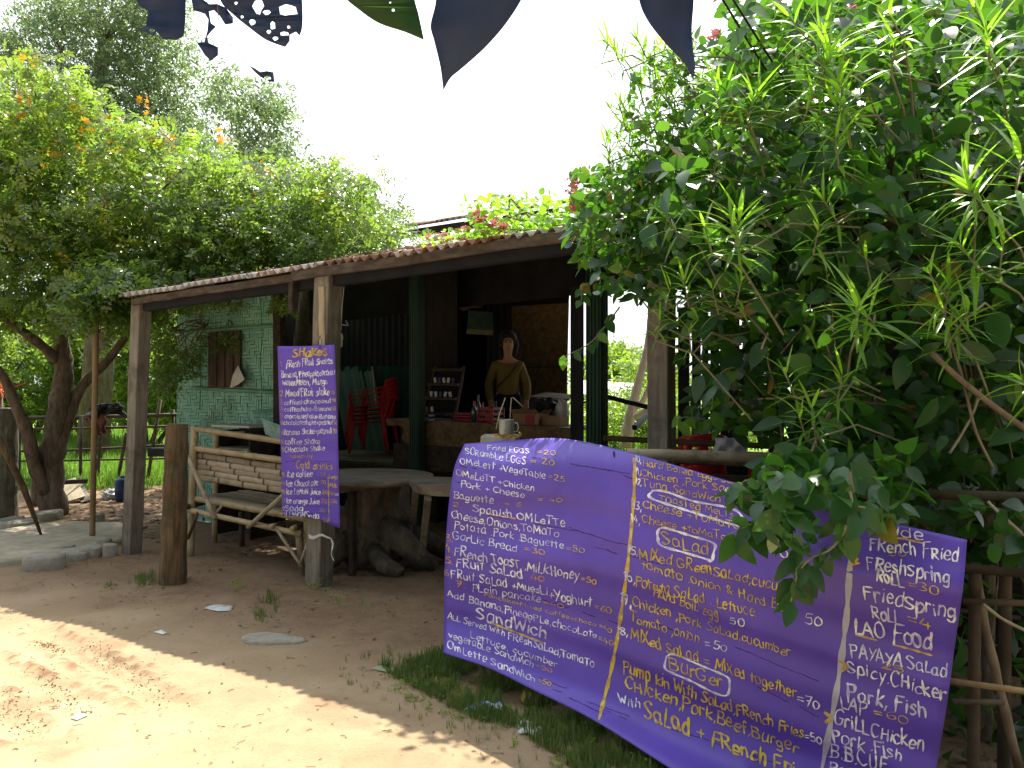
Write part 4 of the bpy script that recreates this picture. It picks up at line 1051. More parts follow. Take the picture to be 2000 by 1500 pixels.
LINES = [
 (LW, 'Fried EGGS', 952, 878, 1035, 887, 11), (LY, '=20', 1048, 886, 1088, 890, 11),
 (LW, 'SCRambLe EGGS', 909, 886, 1028, 908, 15), (LY, '= 20', 1036, 905, 1085, 909, 13),
 (LW, 'OMeLett +VegeTable', 899, 905, 1067, 936, 15), (LY, '=25', 1070, 935, 1105, 942, 12),
 (LW, 'OMeLeTT +Chicken', 892, 929, 1045, 960, 15), (LW, 'Pork + Cheese', 900, 950, 1026, 973, 14),
 (LW, 'Baguette', 886, 973, 965, 984, 16), (LY, '= 40', 1049, 979, 1101, 981, 10), (LY, '= 6', 985, 987, 1022, 990, 10),
 (LO, '2.', 884, 987, 905, 992, 10), (LW, 'Spanish OMLeTTe', 923, 999, 1105, 1030, 17, 18),
 (LW, 'Cheese,Onions,ToMaTo', 881, 1011, 1093, 1050, 17), (LW, 'Potata .Pork .Baguette', 887, 1031, 1103, 1073, 16), (LY, '=50', 1105, 1074, 1143, 1081, 13),
 (LO, '3.', 871, 1056, 886, 1059, 16), (LW, 'GarLic Bread', 884, 1052, 1012, 1078, 17), (LO, '=30', 1025, 1076, 1066, 1085, 13),
 (LO, '4.', 869, 1076, 886, 1080, 17), (LW, 'FRench ToasT ,MiLk.Honey', 887, 1084, 1132, 1133, 21), (LY, '=50', 1134, 1134, 1167, 1141, 13),
 (LO, '5.', 869, 1099, 886, 1103, 15), (LW, 'FRuit SaLad', 890, 1105, 1023, 1129, 20), (LO, '40', 1038, 1133, 1066, 1136, 14),
 (LO, '6.', 868, 1123, 884, 1126, 15), (LW, 'FRuit SaLad +MuesLi', 881, 1127, 1071, 1162, 18), (LW, '+Yoghurt', 1073, 1168, 1158, 1185, 19), (LY, '=60', 1161, 1188, 1196, 1200, 15),
 (LO, '7.', 891, 1145, 912, 1149, 13), (LW, 'PLain pancake', 922, 1154, 1058, 1176, 16), (LO, '=40', 1060, 1178, 1103, 1188, 10),
 (LY, 'Pancake+Mixed coffee+choco', 945, 1163, 1166, 1224, 9), (LY, '=40', 1170, 1225, 1196, 1237, 12),
 (LW, 'Add Banana,PineapPLe,chocoLate', 875, 1164, 1167, 1247, 16), (LY, '=40', 1169, 1252, 1199, 1263, 14),
 (LW, 'SandWich', 930, 1207, 1069, 1247, 27), (LW, 'ALL Served With', 875, 1208, 987, 1242, 14), (LW, 'FReshSaLad,TomaTo', 992, 1246, 1162, 1304, 18),
 (LW, 'Lettuce, cucumber', 919, 1245, 1090, 1304, 14), (LW, 'vegetabLe SandWich', 877, 1245, 1043, 1304, 16), (LO, '=50', 1046, 1303, 1080, 1314, 12),
 (LW, 'OmLette SandWich', 873, 1265, 1047, 1333, 17), (LO, '=50', 1050, 1332, 1078, 1341, 11),
 (LW, '10,', 1241, 902, 1253, 906, 13), (LY, 'Hard Boiled eggs Sand', 1255, 909, 1452, 949, 14), (LW, '11,', 1241, 924, 1253, 928, 13), (LY, 'Chicken ,Pork Sand', 1252, 929, 1440, 966, 15),
 (LW, '12,', 1241, 945, 1254, 949, 13), (LY, 'Tuna SandWich', 1255, 949, 1409, 981, 15), (LY, 'TOasTed MeLts', 1287, 977, 1434, 1013, 14),
 (LW, '13,', 1236, 992, 1254, 998, 17), (LY, 'Cheese +ToMaTo', 1255, 992, 1446, 1034, 17), (LW, '14,', 1233, 1018, 1251, 1024, 17), (LY, 'Cheese +toMaTo', 1254, 1019, 1420, 1055, 15),
 (LY, ',Pork', 1430, 1058, 1492, 1075, 14), (LW, '70', 1510, 1080, 1540, 1090, 17), (LW, 'Sand', 1468, 1003, 1530, 1018, 15), (LY, 'SaLad', 1293, 1063, 1388, 1084, 24),
 (LW, '15,', 1226, 1078, 1247, 1085, 20), (LY, 'MIXed GReenSaLad;cucu', 1249, 1089, 1520, 1152, 24, 20), (LY, 'tomato .onion & Hard Boil', 1253, 1109, 1548, 1198, 19), (LW, '50', 1572, 1217, 1608, 1224, 20),
 (LY, 'ns', 1530, 1200, 1556, 1208, 12), (LW, '16,', 1217, 1131, 1242, 1139, 21), (LY, 'Potata SaLad . Lettuce.', 1241, 1143, 1480, 1206, 21), (LY, 'Hard BoiL egg', 1276, 1164, 1406, 1208, 21), (LW, '50', 1425, 1218, 1456, 1224, 16),
 (LW, '17,', 1210, 1175, 1235, 1186, 22), (LY, 'Chicken ,Pork SaLad,cucumber', 1236, 1182, 1545, 1282, 19), (LY, 'Tomato ,onion', 1232, 1213, 1367, 1256, 19), (LW, '=50', 1377, 1262, 1422, 1273, 17),
 (LW, '18,', 1204, 1235, 1228, 1243, 18), (LY, 'MIXed SaLad = MIXed together', 1232, 1247, 1557, 1362, 23), (LW, '=70', 1557, 1372, 1602, 1386, 19),
 (LY, 'BurGer', 1307, 1306, 1415, 1346, 26), (LY, 'Pump kin With SaLad,FRench Fries', 1217, 1312, 1570, 1441, 26, 21), (LW, '=50', 1571, 1443, 1607, 1453, 18),
 (LY, 'CHicken,Pork,Beef,Burger', 1221, 1342, 1560, 1472, 26), (LW, 'With', 1209, 1373, 1252, 1385, 17), (LY, 'SaLad + FRench FRies', 1257, 1400, 1590, 1535, 34),
 (LW, 'Side', 1720, 1043, 1808, 1058, 24), (LW, 'FRench FRied', 1697, 1073, 1874, 1098, 26), (LY, '50', 1734, 1084, 1773, 1088, 14), (LW, 'FReshSpring', 1692, 1109, 1857, 1140, 27), (LW, 'RoLL', 1711, 1133, 1768, 1147, 26),
 (LY, '=30', 1773, 1147, 1836, 1161, 17), (LW, 'FriedSpring', 1687, 1168, 1869, 1210, 29), (LW, 'RoLL', 1704, 1205, 1761, 1220, 28), (LY, '=4', 1772, 1216, 1820, 1229, 19),
 (LW, 'LAO Food', 1668, 1234, 1822, 1271, 34), (LW, 'PAYAYA SaLad', 1662, 1280, 1851, 1323, 25), (LY, '25', 1720, 1305, 1768, 1314, 15), (LW, 'Spicy.CHicken', 1654, 1310, 1853, 1370, 27),
 (LW, 'Pork, Fish', 1654, 1363, 1811, 1400, 31), (LW, 'LAP', 1642, 1381, 1694, 1396, 25), (LY, '=60', 1705, 1396, 1777, 1414, 17), (LW, 'GriLLCHicken', 1628, 1415, 1806, 1468, 28), (LW, 'Pork .Fish', 1626, 1447, 1763, 1485, 26),
 (LW, 'B.B.CUE', 1621, 1478, 1735, 1508, 28), (LW, 'Pork', 1618, 1508, 1680, 1525, 26)]
for (mat, tx, x0, y0, x1, y1, *h) in LINES:
    kh = .84 if x0 < 1200 else (.92 if x0 < 1600 else .95); wb(mat, tx, x0, y0, x1, y1, *[q * kh for q in h], wt=.068 if h[0] > 13 else .078)
for mat, pts, hw, sm in (
 (LY, [(1240, 888), (1239, 960), (1231, 1060), (1216, 1180), (1196, 1300), (1170, 1405)], 3.4, True), (m_tb, [(1665, 1024), (1660, 1110), (1652, 1220), (1634, 1350), (1606, 1500)], 5.5, True),
 (LO, [(950, 1003), (1007, 1013)], 1.6, False), (LY, [(957, 1216), (1010, 1236), (1062, 1256)], 2.2, False), (LY, [(1722, 1048), (1765, 1052), (1806, 1062)], 2.2, False), (LY, [(1672, 1240), (1712, 1250)], 2.5, False), (LY, [(1745, 1259), (1780, 1268), (1820, 1280)], 2.2, False),
 (LW, [(1275, 958), (1300, 960), (1355, 979), (1417, 990), (1442, 1000), (1450, 1015), (1440, 1026), (1400, 1015), (1345, 998), (1272, 973), (1275, 958)], 2.6, True),
 (LW, [(1285, 1036), (1298, 1031), (1345, 1045), (1394, 1061), (1394, 1080), (1390, 1096), (1380, 1092), (1340, 1080), (1293, 1066), (1285, 1050), (1285, 1036)], 2.6, True),
 (LW, [(1302, 1282), (1318, 1278), (1370, 1300), (1417, 1320), (1425, 1332), (1421, 1357), (1398, 1354), (1350, 1330), (1313, 1314), (1299, 1304), (1302, 1282)], 2.2, True),
 (LO, [(1660, 1085), (1675, 1092), (1662, 1102), (1678, 1100)], 4, False), (LY, [(1640, 1293), (1655, 1303), (1643, 1310)], 5, False), (LY, [(1612, 1392), (1625, 1402), (1614, 1410)], 5, False),
 (m_scratch, [(1199, 882), (1200, 893)], 1.8, False)):
    line(bn, bv_b, mat, pts, hw, 'painted_line' if mat is not m_scratch else 'nail_slot', sm=sm)
for (x0, y0, x1, y1) in ((905, 998, 1180, 1045), (1110, 1030, 1240, 1070), (1160, 1068, 1300, 1105), (1060, 1172, 1215, 1220), (1210, 1190, 1350, 1245), (890, 940, 935, 948), (880, 905, 930, 915), (1080, 1345, 1180, 1395), (1130, 1362, 1225, 1405),
                         (1400, 1250, 1600, 1330), (1000, 885, 1230, 925), (1180, 860 + 55, 1238, 935), (1480, 1340, 1600, 1400), (1040, 1318, 1110, 1345), (1160, 1374, 1230, 1400), (1300, 1420, 1520, 1490)):
    n = 6; pts = [(x0 + (x1 - x0) * i / n + random.uniform(-2, 2), y0 + (y1 - y0) * i / n + random.uniform(-1.5, 1.5)) for i in range(n + 1)]
    for i in range(n):
        if random.random() < .75: line(bn, bv_b, m_scratch, [pts[i], ((pts[i][0] + pts[i + 1][0]) / 2, (pts[i][1] + pts[i + 1][1]) / 2 + 1), pts[i + 1]], .45 + random.random() * .4, 'scratch')

# ------------------------------------------------------------------ bamboo rails that carry the banner
bf = thing('bamboo_railing', 'pale bamboo railing behind the big purple menu board with poles low on the far side', 'railing', (.6, 4.6, 0))
MB().bamboo(P(1225, 886, 4.55), P(1600, 897, 4.35), .028, .34, 12).build('rail', m_bamboog, bf, True)
for (a, ya, b, yb, r_, m_) in (((1868, 1108), 3.1, (2090, 1128), 2.95, .016, m_bambood), ((1855, 1330), 2.85, (2090, 1362), 2.8, .010, m_pole), ((1880, 1175), 3.2, (2090, 1180), 3.1, .012, m_bambood), ((1860, 1370), 3.0, (1960, 1372), 3.0, .010, m_bambood), ((1820, 965), 3.3, (2090, 975), 3.1, .02, m_bambood)):
    MB().bamboo(P(*a, ya), P(*b, yb), r_, .3, 10).build('rail', m_, bf, True)
for (x, yt, Yp, r_) in ((1160, 900, 4.75, .03), (1580, 880, 4.4, .03), (1905, 1100, 3.25, .022), (1965, 980, 3.4, .024), (1700, 950, 3.9, .03)):
    t_ = P(x, yt, Yp); b = Vector((t_.x, t_.y + .02, -.2)); MB().bamboo(b, t_, r_, .32, 10).build('post', m_bambood, bf, True)
# stand with tin mug behind the banner top
st = thing('timber_stand', 'squared timber stand with a grey concrete cap rising behind the menu board top', 'stand', P(975, 1200, 5.3) * 1)
c = P(978, 858, 5.35); st.location = Vector((c.x, c.y, 0))
MB().beam(Vector((c.x, c.y, -.05)), Vector((c.x, c.y, c.z - .03)), .12, .12).build('upright', m_darkwood, st)
zc = P(978, 851, 5.3).z
MB().box((c.x - .005, c.y, zc - .03), (.22, .16, .06), Matrix.Rotation(R(-8), 3, 'Z'), bev=.008, jit=.004).build('cap', m_concrete, st)
mg = thing('tin_mug', 'grey enamel mug on the concrete cap behind the purple menu board', 'mug', (P(989, 853, 5.28).x, 5.28, zc))
mx_ = P(989, 853, 5.28)
MB().lathe([(.0, 0.002), (.040, 0), (.044, .01), (.045, .095), (.048, .1), (.044, .098), (.041, .02), (0, .015)], (mx_.x, mx_.y, zc), 22).build('cup', m_steel, mg, True)
MB().tube([Vector((mx_.x + .044 + q[0], mx_.y - .01, zc + q[1])) for q in ((0, .08), (.022, .078), (.03, .055), (.024, .03), (0, .025))], .004, 6).build('handle', m_steel, mg, True)
w1 = MB().tube([P(969, 838, 5.22), P(976, 808, 5.24), P(987, 777, 5.26)], .0035, 6).build('wire_rod', m_palewood, None, True); tag(w1, 'straight thin pale rod leaning on the tin mug', 'rod')
w2 = MB().tube([P(996, 850, 5.28), P(997, 800, 5.28), P(999, 777, 5.28), P(1003, 777, 5.28), P(1022, 795, 5.27)], .0035, 6).build('wire_rod', m_palewood, None, True); tag(w2, 'thin pale rod with a bent top standing in the tin mug', 'rod')
mb = MB()
for k in range(7):
    a = P(972 + k * 7 + random.uniform(-5, 5), 851 + random.uniform(-6, 2), 5.21); mb.tube([a, a + Vector((random.uniform(-.04, .04), -.01, random.uniform(-.012, .02))), a + Vector((random.uniform(-.07, .07), -.015, random.uniform(-.02, .015)))], .0045, 6)
tag(mb.build('bread_scrap', m_yellowleaf, None, True), 'dry twisted pale strips lying on the concrete cap beside the mug', 'scraps')

# round table on a root stump
tb = thing('round_table', 'round grey wooden table on a root stump behind the bamboo bench', 'table', (-1.22, 7.15, 0))
MB().lathe([(0, .70), (.50, .70), (.56, .715), (.575, .735), (.57, .752), (.54, .757), (0, .757)], (-1.22, 7.15, 0), 40).build('tabletop', m_wood_slab, tb, True)
def blob(c, rx, ry, rz, seg=24, rings=16, amp=.12, fr=3, seed=0, grooves=0):
    vs = []; fs = []
    for i in range(rings + 1):
        th = math.pi * i / rings
        for k in range(seg):
            ph = 2 * math.pi * k / seg
            d = Vector((math.sin(th) * math.cos(ph), math.sin(th) * math.sin(ph), math.cos(th)))
            n = math.sin(d.x * fr + seed) * math.cos(d.y * fr * 1.3 + seed * 2) + .6 * math.sin(d.z * fr * 1.7 + d.x * 4 + seed)
            if grooves: n += .5 * math.sin(ph * grooves + d.z * 2)
            r_ = 1 + amp * n; vs.append(Vector(c) + Vector((d.x * rx * r_, d.y * ry * r_, d.z * rz * r_)))
    for i in range(rings):
        for k in range(seg): fs.append((i * seg + k, (i + 1) * seg + k, (i + 1) * seg + (k + 1) % seg, i * seg + (k + 1) % seg))
    return vs, fs
vs = []; fs = []; seg = 40
prof = [(0, .18), (.04, .22), (.1, .26), (.2, .30), (.32, .29), (.42, .25), (.52, .21), (.6, .20), (.69, .23)]
for z, r_ in prof:
    for k in range(seg):
        a = 2 * math.pi * k / seg
        rr = r_ * (1 + .10 * math.sin(a * 5 + z * 6) + .07 * math.sin(a * 9 - z * 10) - (.28 * math.exp(-((a - 4.9) / .22) ** 2 - ((z - .22) / .1) ** 2)))
        vs.append((-1.16 + rr * math.cos(a) + .05 * z, 7.2 + rr * math.sin(a), z))
fs = [(i * seg + k, i * seg + (k + 1) % seg, (i + 1) * seg + (k + 1) % seg, (i + 1) * seg + k) for i in range(len(prof) - 1) for k in range(seg)]
MB().add(vs, fs).build('stump', m_stump, tb, True)
for (a, pts, r0) in ((0, [(-1.05, 7.05, .34), (-.88, 6.98, .24), (-.74, 6.95, .12), (-.62, 6.98, .03)], .12), (1, [(-1.3, 7.0, .25), (-1.45, 6.9, .12), (-1.6, 6.85, 0)], .1), (2, [(-.95, 7.2, .3), (-.7, 7.3, .18), (-.5, 7.4, .04)], .09), (3, [(-1.1, 6.95, .16), (-1.0, 6.82, .08), (-.86, 6.78, .02)], .08)):
    MB().tube(pts, [r0, r0 * .9, r0 * .7, r0 * .35][:len(pts)], 14, wob=.05).build('root', m_stump, tb, True)
# slab bench beside it, on splayed legs
sb = thing('slab_bench', 'heavy live-edge slab bench with splayed legs beside the round table', 'bench', (-.55, 6.6, 0))
tz = P(850, 945, 6.5).z
pts = [P(797, 950, 6.7), P(812, 944, 6.95), P(850, 941, 7.0), P(960, 944, 6.9), P(1040, 950, 6.7), P(1040, 975, 6.3), P(880, 978, 6.3), P(842, 976, 6.35), P(815, 966, 6.45)]
top = [Vector((p_.x, p_.y, tz)) for p_ in pts]; bot = [Vector((p_.x * 1.0, p_.y, tz - .075)) for p_ in pts]
n = len(top); cc = sum(bot, Vector()) / n; bot = [b.lerp(cc, .1) for b in bot]
MB().add(top + bot, [tuple(range(n))[::-1], tuple(n + i for i in range(n))] + [(i, (i + 1) % n, n + (i + 1) % n, n + i) for i in range(n)]).build('seat', m_wood_slab, sb)
for (xt, yt, Yt, xb, yb) in ((836, 972, 6.42, 820, 1110), (812, 960, 6.8, 800, 1080), (1000, 972, 6.5, 1010, 1110), (980, 965, 6.9, 985, 1080)):
    MB().beam(G(xb, yb) - Vector((0, 0, .03)), P(xt, yt, Yt), .055, .045, (1, 0, 0), seg=5, wob=.004).build('leg', m_greywood, sb)
s2 = thing('slab_bench', 'dark low bench end beside the root stump with brown leg', 'bench', (-1.35, 6.4, 0))
q = P(684, 958, 6.7)
MB().box((q.x - .03, q.y + .15, q.z), (.13, .34, .04), rotU, bev=.01).build('seat', m_wood_slab, s2)
MB().beam(Vector((q.x, q.y + .1, -.03)), Vector((q.x, q.y + .1, q.z - .02)), .05, .05).build('leg', m_darkwood, s2)
MB().beam(Vector((q.x - .05, q.y + .28, -.03)), Vector((q.x - .05, q.y + .28, q.z - .02)), .04, .04).build('leg', m_darkwood, s2)
q = P(775, 955, 7.9)
o = MB().box((q.x, q.y, .28), (.17, .17, .62), rotU, bev=.01, jit=.004).build('concrete_pillar', m_concrete); tag(o, 'short grey concrete pillar behind the slab bench legs', 'pillar')
o = MB().beam(W(1.05, 2.35, .75), W(3.4, 2.35, .72), .05, .26, VV, seg=8).build('step_board', m_darkwood); tag(o, 'long grey step board under the counter edge', 'board')

# ------------------------------------------------------------------ counter and what stands on it
ct = thing('counter', 'low counter with a ragged strand-board front inside the hut', 'counter', W(2.2, 2.5, 0))
cv = 2.36
prof = [(755, 818), (850, 822), (1000, 830), (1132, 837), (1130, 889), (1040, 884), (900, 880), (815, 874), (791, 864), (785, 855), (790, 845), (789, 836), (778, 830), (765, 831), (757, 832)]
vs = [B(x, y, cv) for x, y in prof]; n = len(vs)
tr = tessellate_polygon([[Vector((x, y, 0)) for x, y in prof]])
o = MB().add(vs, [tuple(q) for q in tr]).build('front_board', m_osbdark, ct); solid(o, .015)
ctz = B(1000, 830, cv).z
pl = B(755, 818, cv); pr = B(1132, 837, cv)
MB().add([pl + VV * .01, pr + VV * .01, pr + VV * .55, pl + VV * .55], [(0, 1, 2, 3)]).build('top_board', m_wood_slab, ct)
solid(ct.children[-1], .02, -1)
for (x, vv_) in ((790, cv + .06), (1120, cv + .06), (1000, cv + .5), (800, cv + .5)):
    t_ = B(x, 840, vv_); MB().beam(Vector((t_.x, t_.y, 0)), Vector((t_.x, t_.y, ctz - .02)), .06, .06).build('leg', m_darkwood, ct)
def onc(px, v):                        # point on the counter top at picture column px
    q = B(px, 825, v); k = (q - pl).dot(UU) / (pr - pl).dot(UU); q.z = pl.z + (pr.z - pl.z) * k + .001; return q
# display rack
rk = thing('snack_rack', 'slanted dark wooden display rack of small packets on the counter', 'rack', onc(860, 2.55))
bl, br_ = onc(822, 2.5), onc(888, 2.5); tl, trr = B(852, 716, 2.85), B(907, 716, 2.85)
for a, b in ((bl, tl), (br_, trr)): MB().beam(a, b, .025, .03, UU, seg=4).build('side_rail', m_fascia, rk)
MB().add([bl.lerp(tl, .1) + VV * .02, br_.lerp(trr, .1) + VV * .02, trr + VV * .02, tl + VV * .02], [(0, 1, 2, 3)]).build('back_board', m_backwall, rk)
for k, t_ in enumerate((.12, .40, .66, .94)):
    a = bl.lerp(tl, t_); b = br_.lerp(trr, t_)
    MB().beam(a - VV * .03, b - VV * .03, .03, .07, (0, 0, 1), seg=3, wob=.001).build('shelf', m_fascia, rk)
    if k < 3:
        for j in range(5 if k else 2):
            c = a.lerp(b, .2 + .15 * j) - VV * .035 + Vector((0, 0, .045))
            o = MB().box(c, (.035, .012, .055), rotU @ Matrix.Rotation(R(random.uniform(-18, 18)), 3, 'Y'), bev=.003).build('packet', m_film if (j + k) % 3 else m_blue, None)
            tag(o, ('leftmost', 'second', 'middle', 'fourth', 'rightmost')[j] + ' small shiny packet on the ' + ('bottom', 'middle', 'upper')[k] + ' shelf of the display rack', 'packet', ('packets on the bottom rack shelf', 'packets on the middle rack shelf', 'packets on the upper rack shelf')[k])
def bottle(px, v, h, r_, mat, label, name='bottle', cat='bottle', cap=None):
    c = onc(px, v); t_ = thing(name, label, cat, c)
    MB().lathe([(0, 0), (r_, 0), (r_, h * .55), (r_ * .9, h * .65), (r_ * .38, h * .78), (r_ * .36, h * .97), (r_ * .42, h), (0, h)], (0, 0, 0), 14).build('glass', mat, t_, True, True)
    MB().lathe([(0, h), (r_ * .48, h), (r_ * .48, h + .015), (0, h + .015)], (0, 0, 0), 10).build('cap', cap or m_crate, t_, False, True)
bottle(926, 2.5, .20, .032, m_glass, 'tall clear bottle at the end of the row beside the rack'); bottle(934, 2.62, .26, .03, m_glass, 'tallest dark bottle of the row on the counter')
bottle(943, 2.5, .19, .026, m_glass, 'clear bottle between the tall bottles and the red crate'); bottle(968, 2.6, .2, .028, m_blue, 'blue capped bottle by the woman in yellow', cap=m_blue)
bottle(886, 2.7, .16, .03, m_glass, 'squat bottle in the shade of the rack')
def crate(px0, px1, v, h, mat, label, name='crate', cat='crate', dz=0.0):
    a, b = onc(px0, v), onc(px1, v); c = (a + b) / 2; wd = (b - a).length; t_ = thing(name, label, cat, c + Vector((0, 0, dz)))
    MB().box((0, 0, .006), (wd, .2, .012), rotU, bev=.002).build('base', mat, t_, False, True)
    for s in (-1, 1):
        for z in (.25, .6, .93): MB().box(VV * s * .1 + Vector((0, 0, h * z)), (wd, .008, h * .2), rotU, bev=.002).build('side_slat', mat, t_, False, True)
        for z in (.25, .6, .93): MB().box(UU * s * wd / 2 + Vector((0, 0, h * z)), (.008, .2, h * .2), rotU, bev=.002).build('side_slat', mat, t_, False, True)
        for s2_ in (-1, 1): MB().box(VV * s * .1 + UU * s2_ * wd / 2 + Vector((0, 0, h / 2)), (.016, .016, h), rotU, bev=.002).build('corner', mat, t_, False, True)
crate(898, 941, 2.6, .085, m_crate, 'low dark red plastic crate beside the bottles on the counter'); crate(945, 973, 2.55, .15, m_crate, 'taller red plastic crate beside the woman on the counter')
m_carton = M('brown carton', (.22, .13, .07), (.30, .19, .10), 8, rough=.8, bump=.1)
c = (onc(1012, 2.55) + onc(1062, 2.55)) / 2
cbx = thing('cardboard_box', 'brown cardboard box with a red panel on the counter behind the mug rods', 'box', c)
MB().box((0, 0, .055), (.30, .2, .11), rotU, bev=.004).build('carton', m_carton, cbx, False, True); MB().box(-VV * .103 + UU * .05 + Vector((0, 0, .055)), (.1, .004, .09), rotU).build('printed_panel', m_crate, cbx, False, True)
for s in (-1, 1): MB().box(VV * s * .12 + Vector((0, 0, .125)), (.30, .09, .004), rotU @ Matrix.Rotation(R(35 * s), 3, 'X')).build('flap', m_carton, cbx, False, True)
c = onc(1085, 2.6)
bx2 = thing('cardboard_box', 'small plain brown carton beside the green column on the counter', 'box', c)
MB().box((0, 0, .045), (.2, .18, .09), rotU, bev=.004).build('carton', m_carton, bx2, False, True); MB().box(Vector((0, 0, .092)), (.2, .03, .002), rotU).build('tape_strip', m_paper, bx2, False, True)
vs, fs = blob(onc(1062, 2.75) + Vector((0, 0, .17)), .14, .1, .09, amp=.18, fr=6, seed=2); tag(MB().add(vs, fs).build('plastic_bag', m_darkpaint, None, True), 'crumpled dark plastic bag heaped on the boxes on the counter', 'bag')
vs, fs = blob(onc(1098, 2.8) + Vector((0, 0, .13)), .07, .06, .12, amp=.15, fr=7, seed=5); tag(MB().add(vs, fs).build('plastic_bag', m_film, None, True), 'clear plastic bag beside the dark bag near the green column', 'bag')
c = onc(843, 2.42); t_ = thing('food_tin', 'small pale tin at the foot of the display rack', 'tin', c)
MB().lathe([(0, 0), (.032, 0), (.033, .003), (.032, .06), (.033, .063), (0, .063)], (0, 0, 0), 16).build('can', m_paper, t_, True, True); MB().lathe([(.0325, .02), (.0335, .02), (.0335, .045), (.0325, .045)], (0, 0, 0), 16).build('band', m_blue, t_, True, True)
# shelf plank beside the green column, hung calendar
o = MB().beam(B(1068, 768, 3.2), B(1116, 778, 2.2), .22, .02, (0, 0, 1), seg=3); o = MB().add([B(1030, 776, 3.6), B(1112, 781, 3.0), B(1116, 772, 3.4), B(1066, 767, 4.2)], [(0, 1, 2, 3)]).build('side_shelf', m_wood_slab); solid(o, .02); tag(o, 'bare side shelf plank against the strand-board panel', 'shelf')
cl = thing('wall_calendar', 'dim green calendar sheet with a cream band hanging above the doorway', 'calendar', B(936, 655, 4.0))
sh = [B(915, 606, 4.0), B(962, 610, 4.0), B(963, 645, 3.97), B(912, 642, 3.97)]
solid(MB().add(sh, [(0, 3, 2, 1)]).build('sheet', M('dim green print', (.06, .10, .08), (.10, .15, .11), 12, bump=0), cl), .004)
solid(MB().add([B(912, 642.5, 3.97), B(963, 645.5, 3.97), B(962, 655, 3.96), B(911, 652, 3.96)], [(0, 3, 2, 1)]).build('band', M('cream print', (.30, .27, .16), (.38, .33, .2), 12, bump=0), cl), .004)
o = MB().tube([B(936, 608, 4.0), B(936, 590, 4.02), B(934, 560, 4.05)], .003, 5).build('cord', m_cable, cl)
o = MB().tube([B(893, 596, 4.2), B(905, 601, 4.2), B(920, 598, 4.2), B(940, 598, 4.2)], [.02, .035, .02, .03], 7, wob=.3).build('rolled_paper', m_osb, None, True); tag(o, 'crumpled pale paper roll tucked above the calendar', 'paper')

# leaning sheets behind the chairs
m_grs = M('old green sheet', (.02, .075, .055), (.04, .115, .08), 5, (1, 1, .4), rough=.6, bump=.15)
m_grs2 = M('grey green sheet', (.055, .085, .07), (.09, .12, .10), 5, (1, 1, .4), rough=.6, bump=.15)
for k in range(9):
    x0 = 662 + k * 9; tp = B(x0 - 12 + random.uniform(-3, 3), 720 + random.uniform(-5, 8), 4.3); bt = B(x0 + 22, 884, 4.0)
    o = MB().beam(bt, tp, .085, .012, UU, seg=3).build('leaning_strip', m_grs if k % 2 else m_grs2); tag(o, 'old green board strip behind the red chairs, ' + ('nearest to the middle post', 'second from the middle post', 'third from the middle post', 'fourth from the middle post', 'middle one of the nine', 'sixth from the middle post', 'seventh from the middle post', 'second from the green column', 'nearest to the green column')[k], 'board', 'green strips leaning behind the red chairs')
o = MB().beam(B(735, 800, 3.95), B(727, 716, 4.2), .016, .012, UU).build('leaning_stick', m_palewood); tag(o, 'thin pale stick standing up behind the stacked red chairs', 'stick')

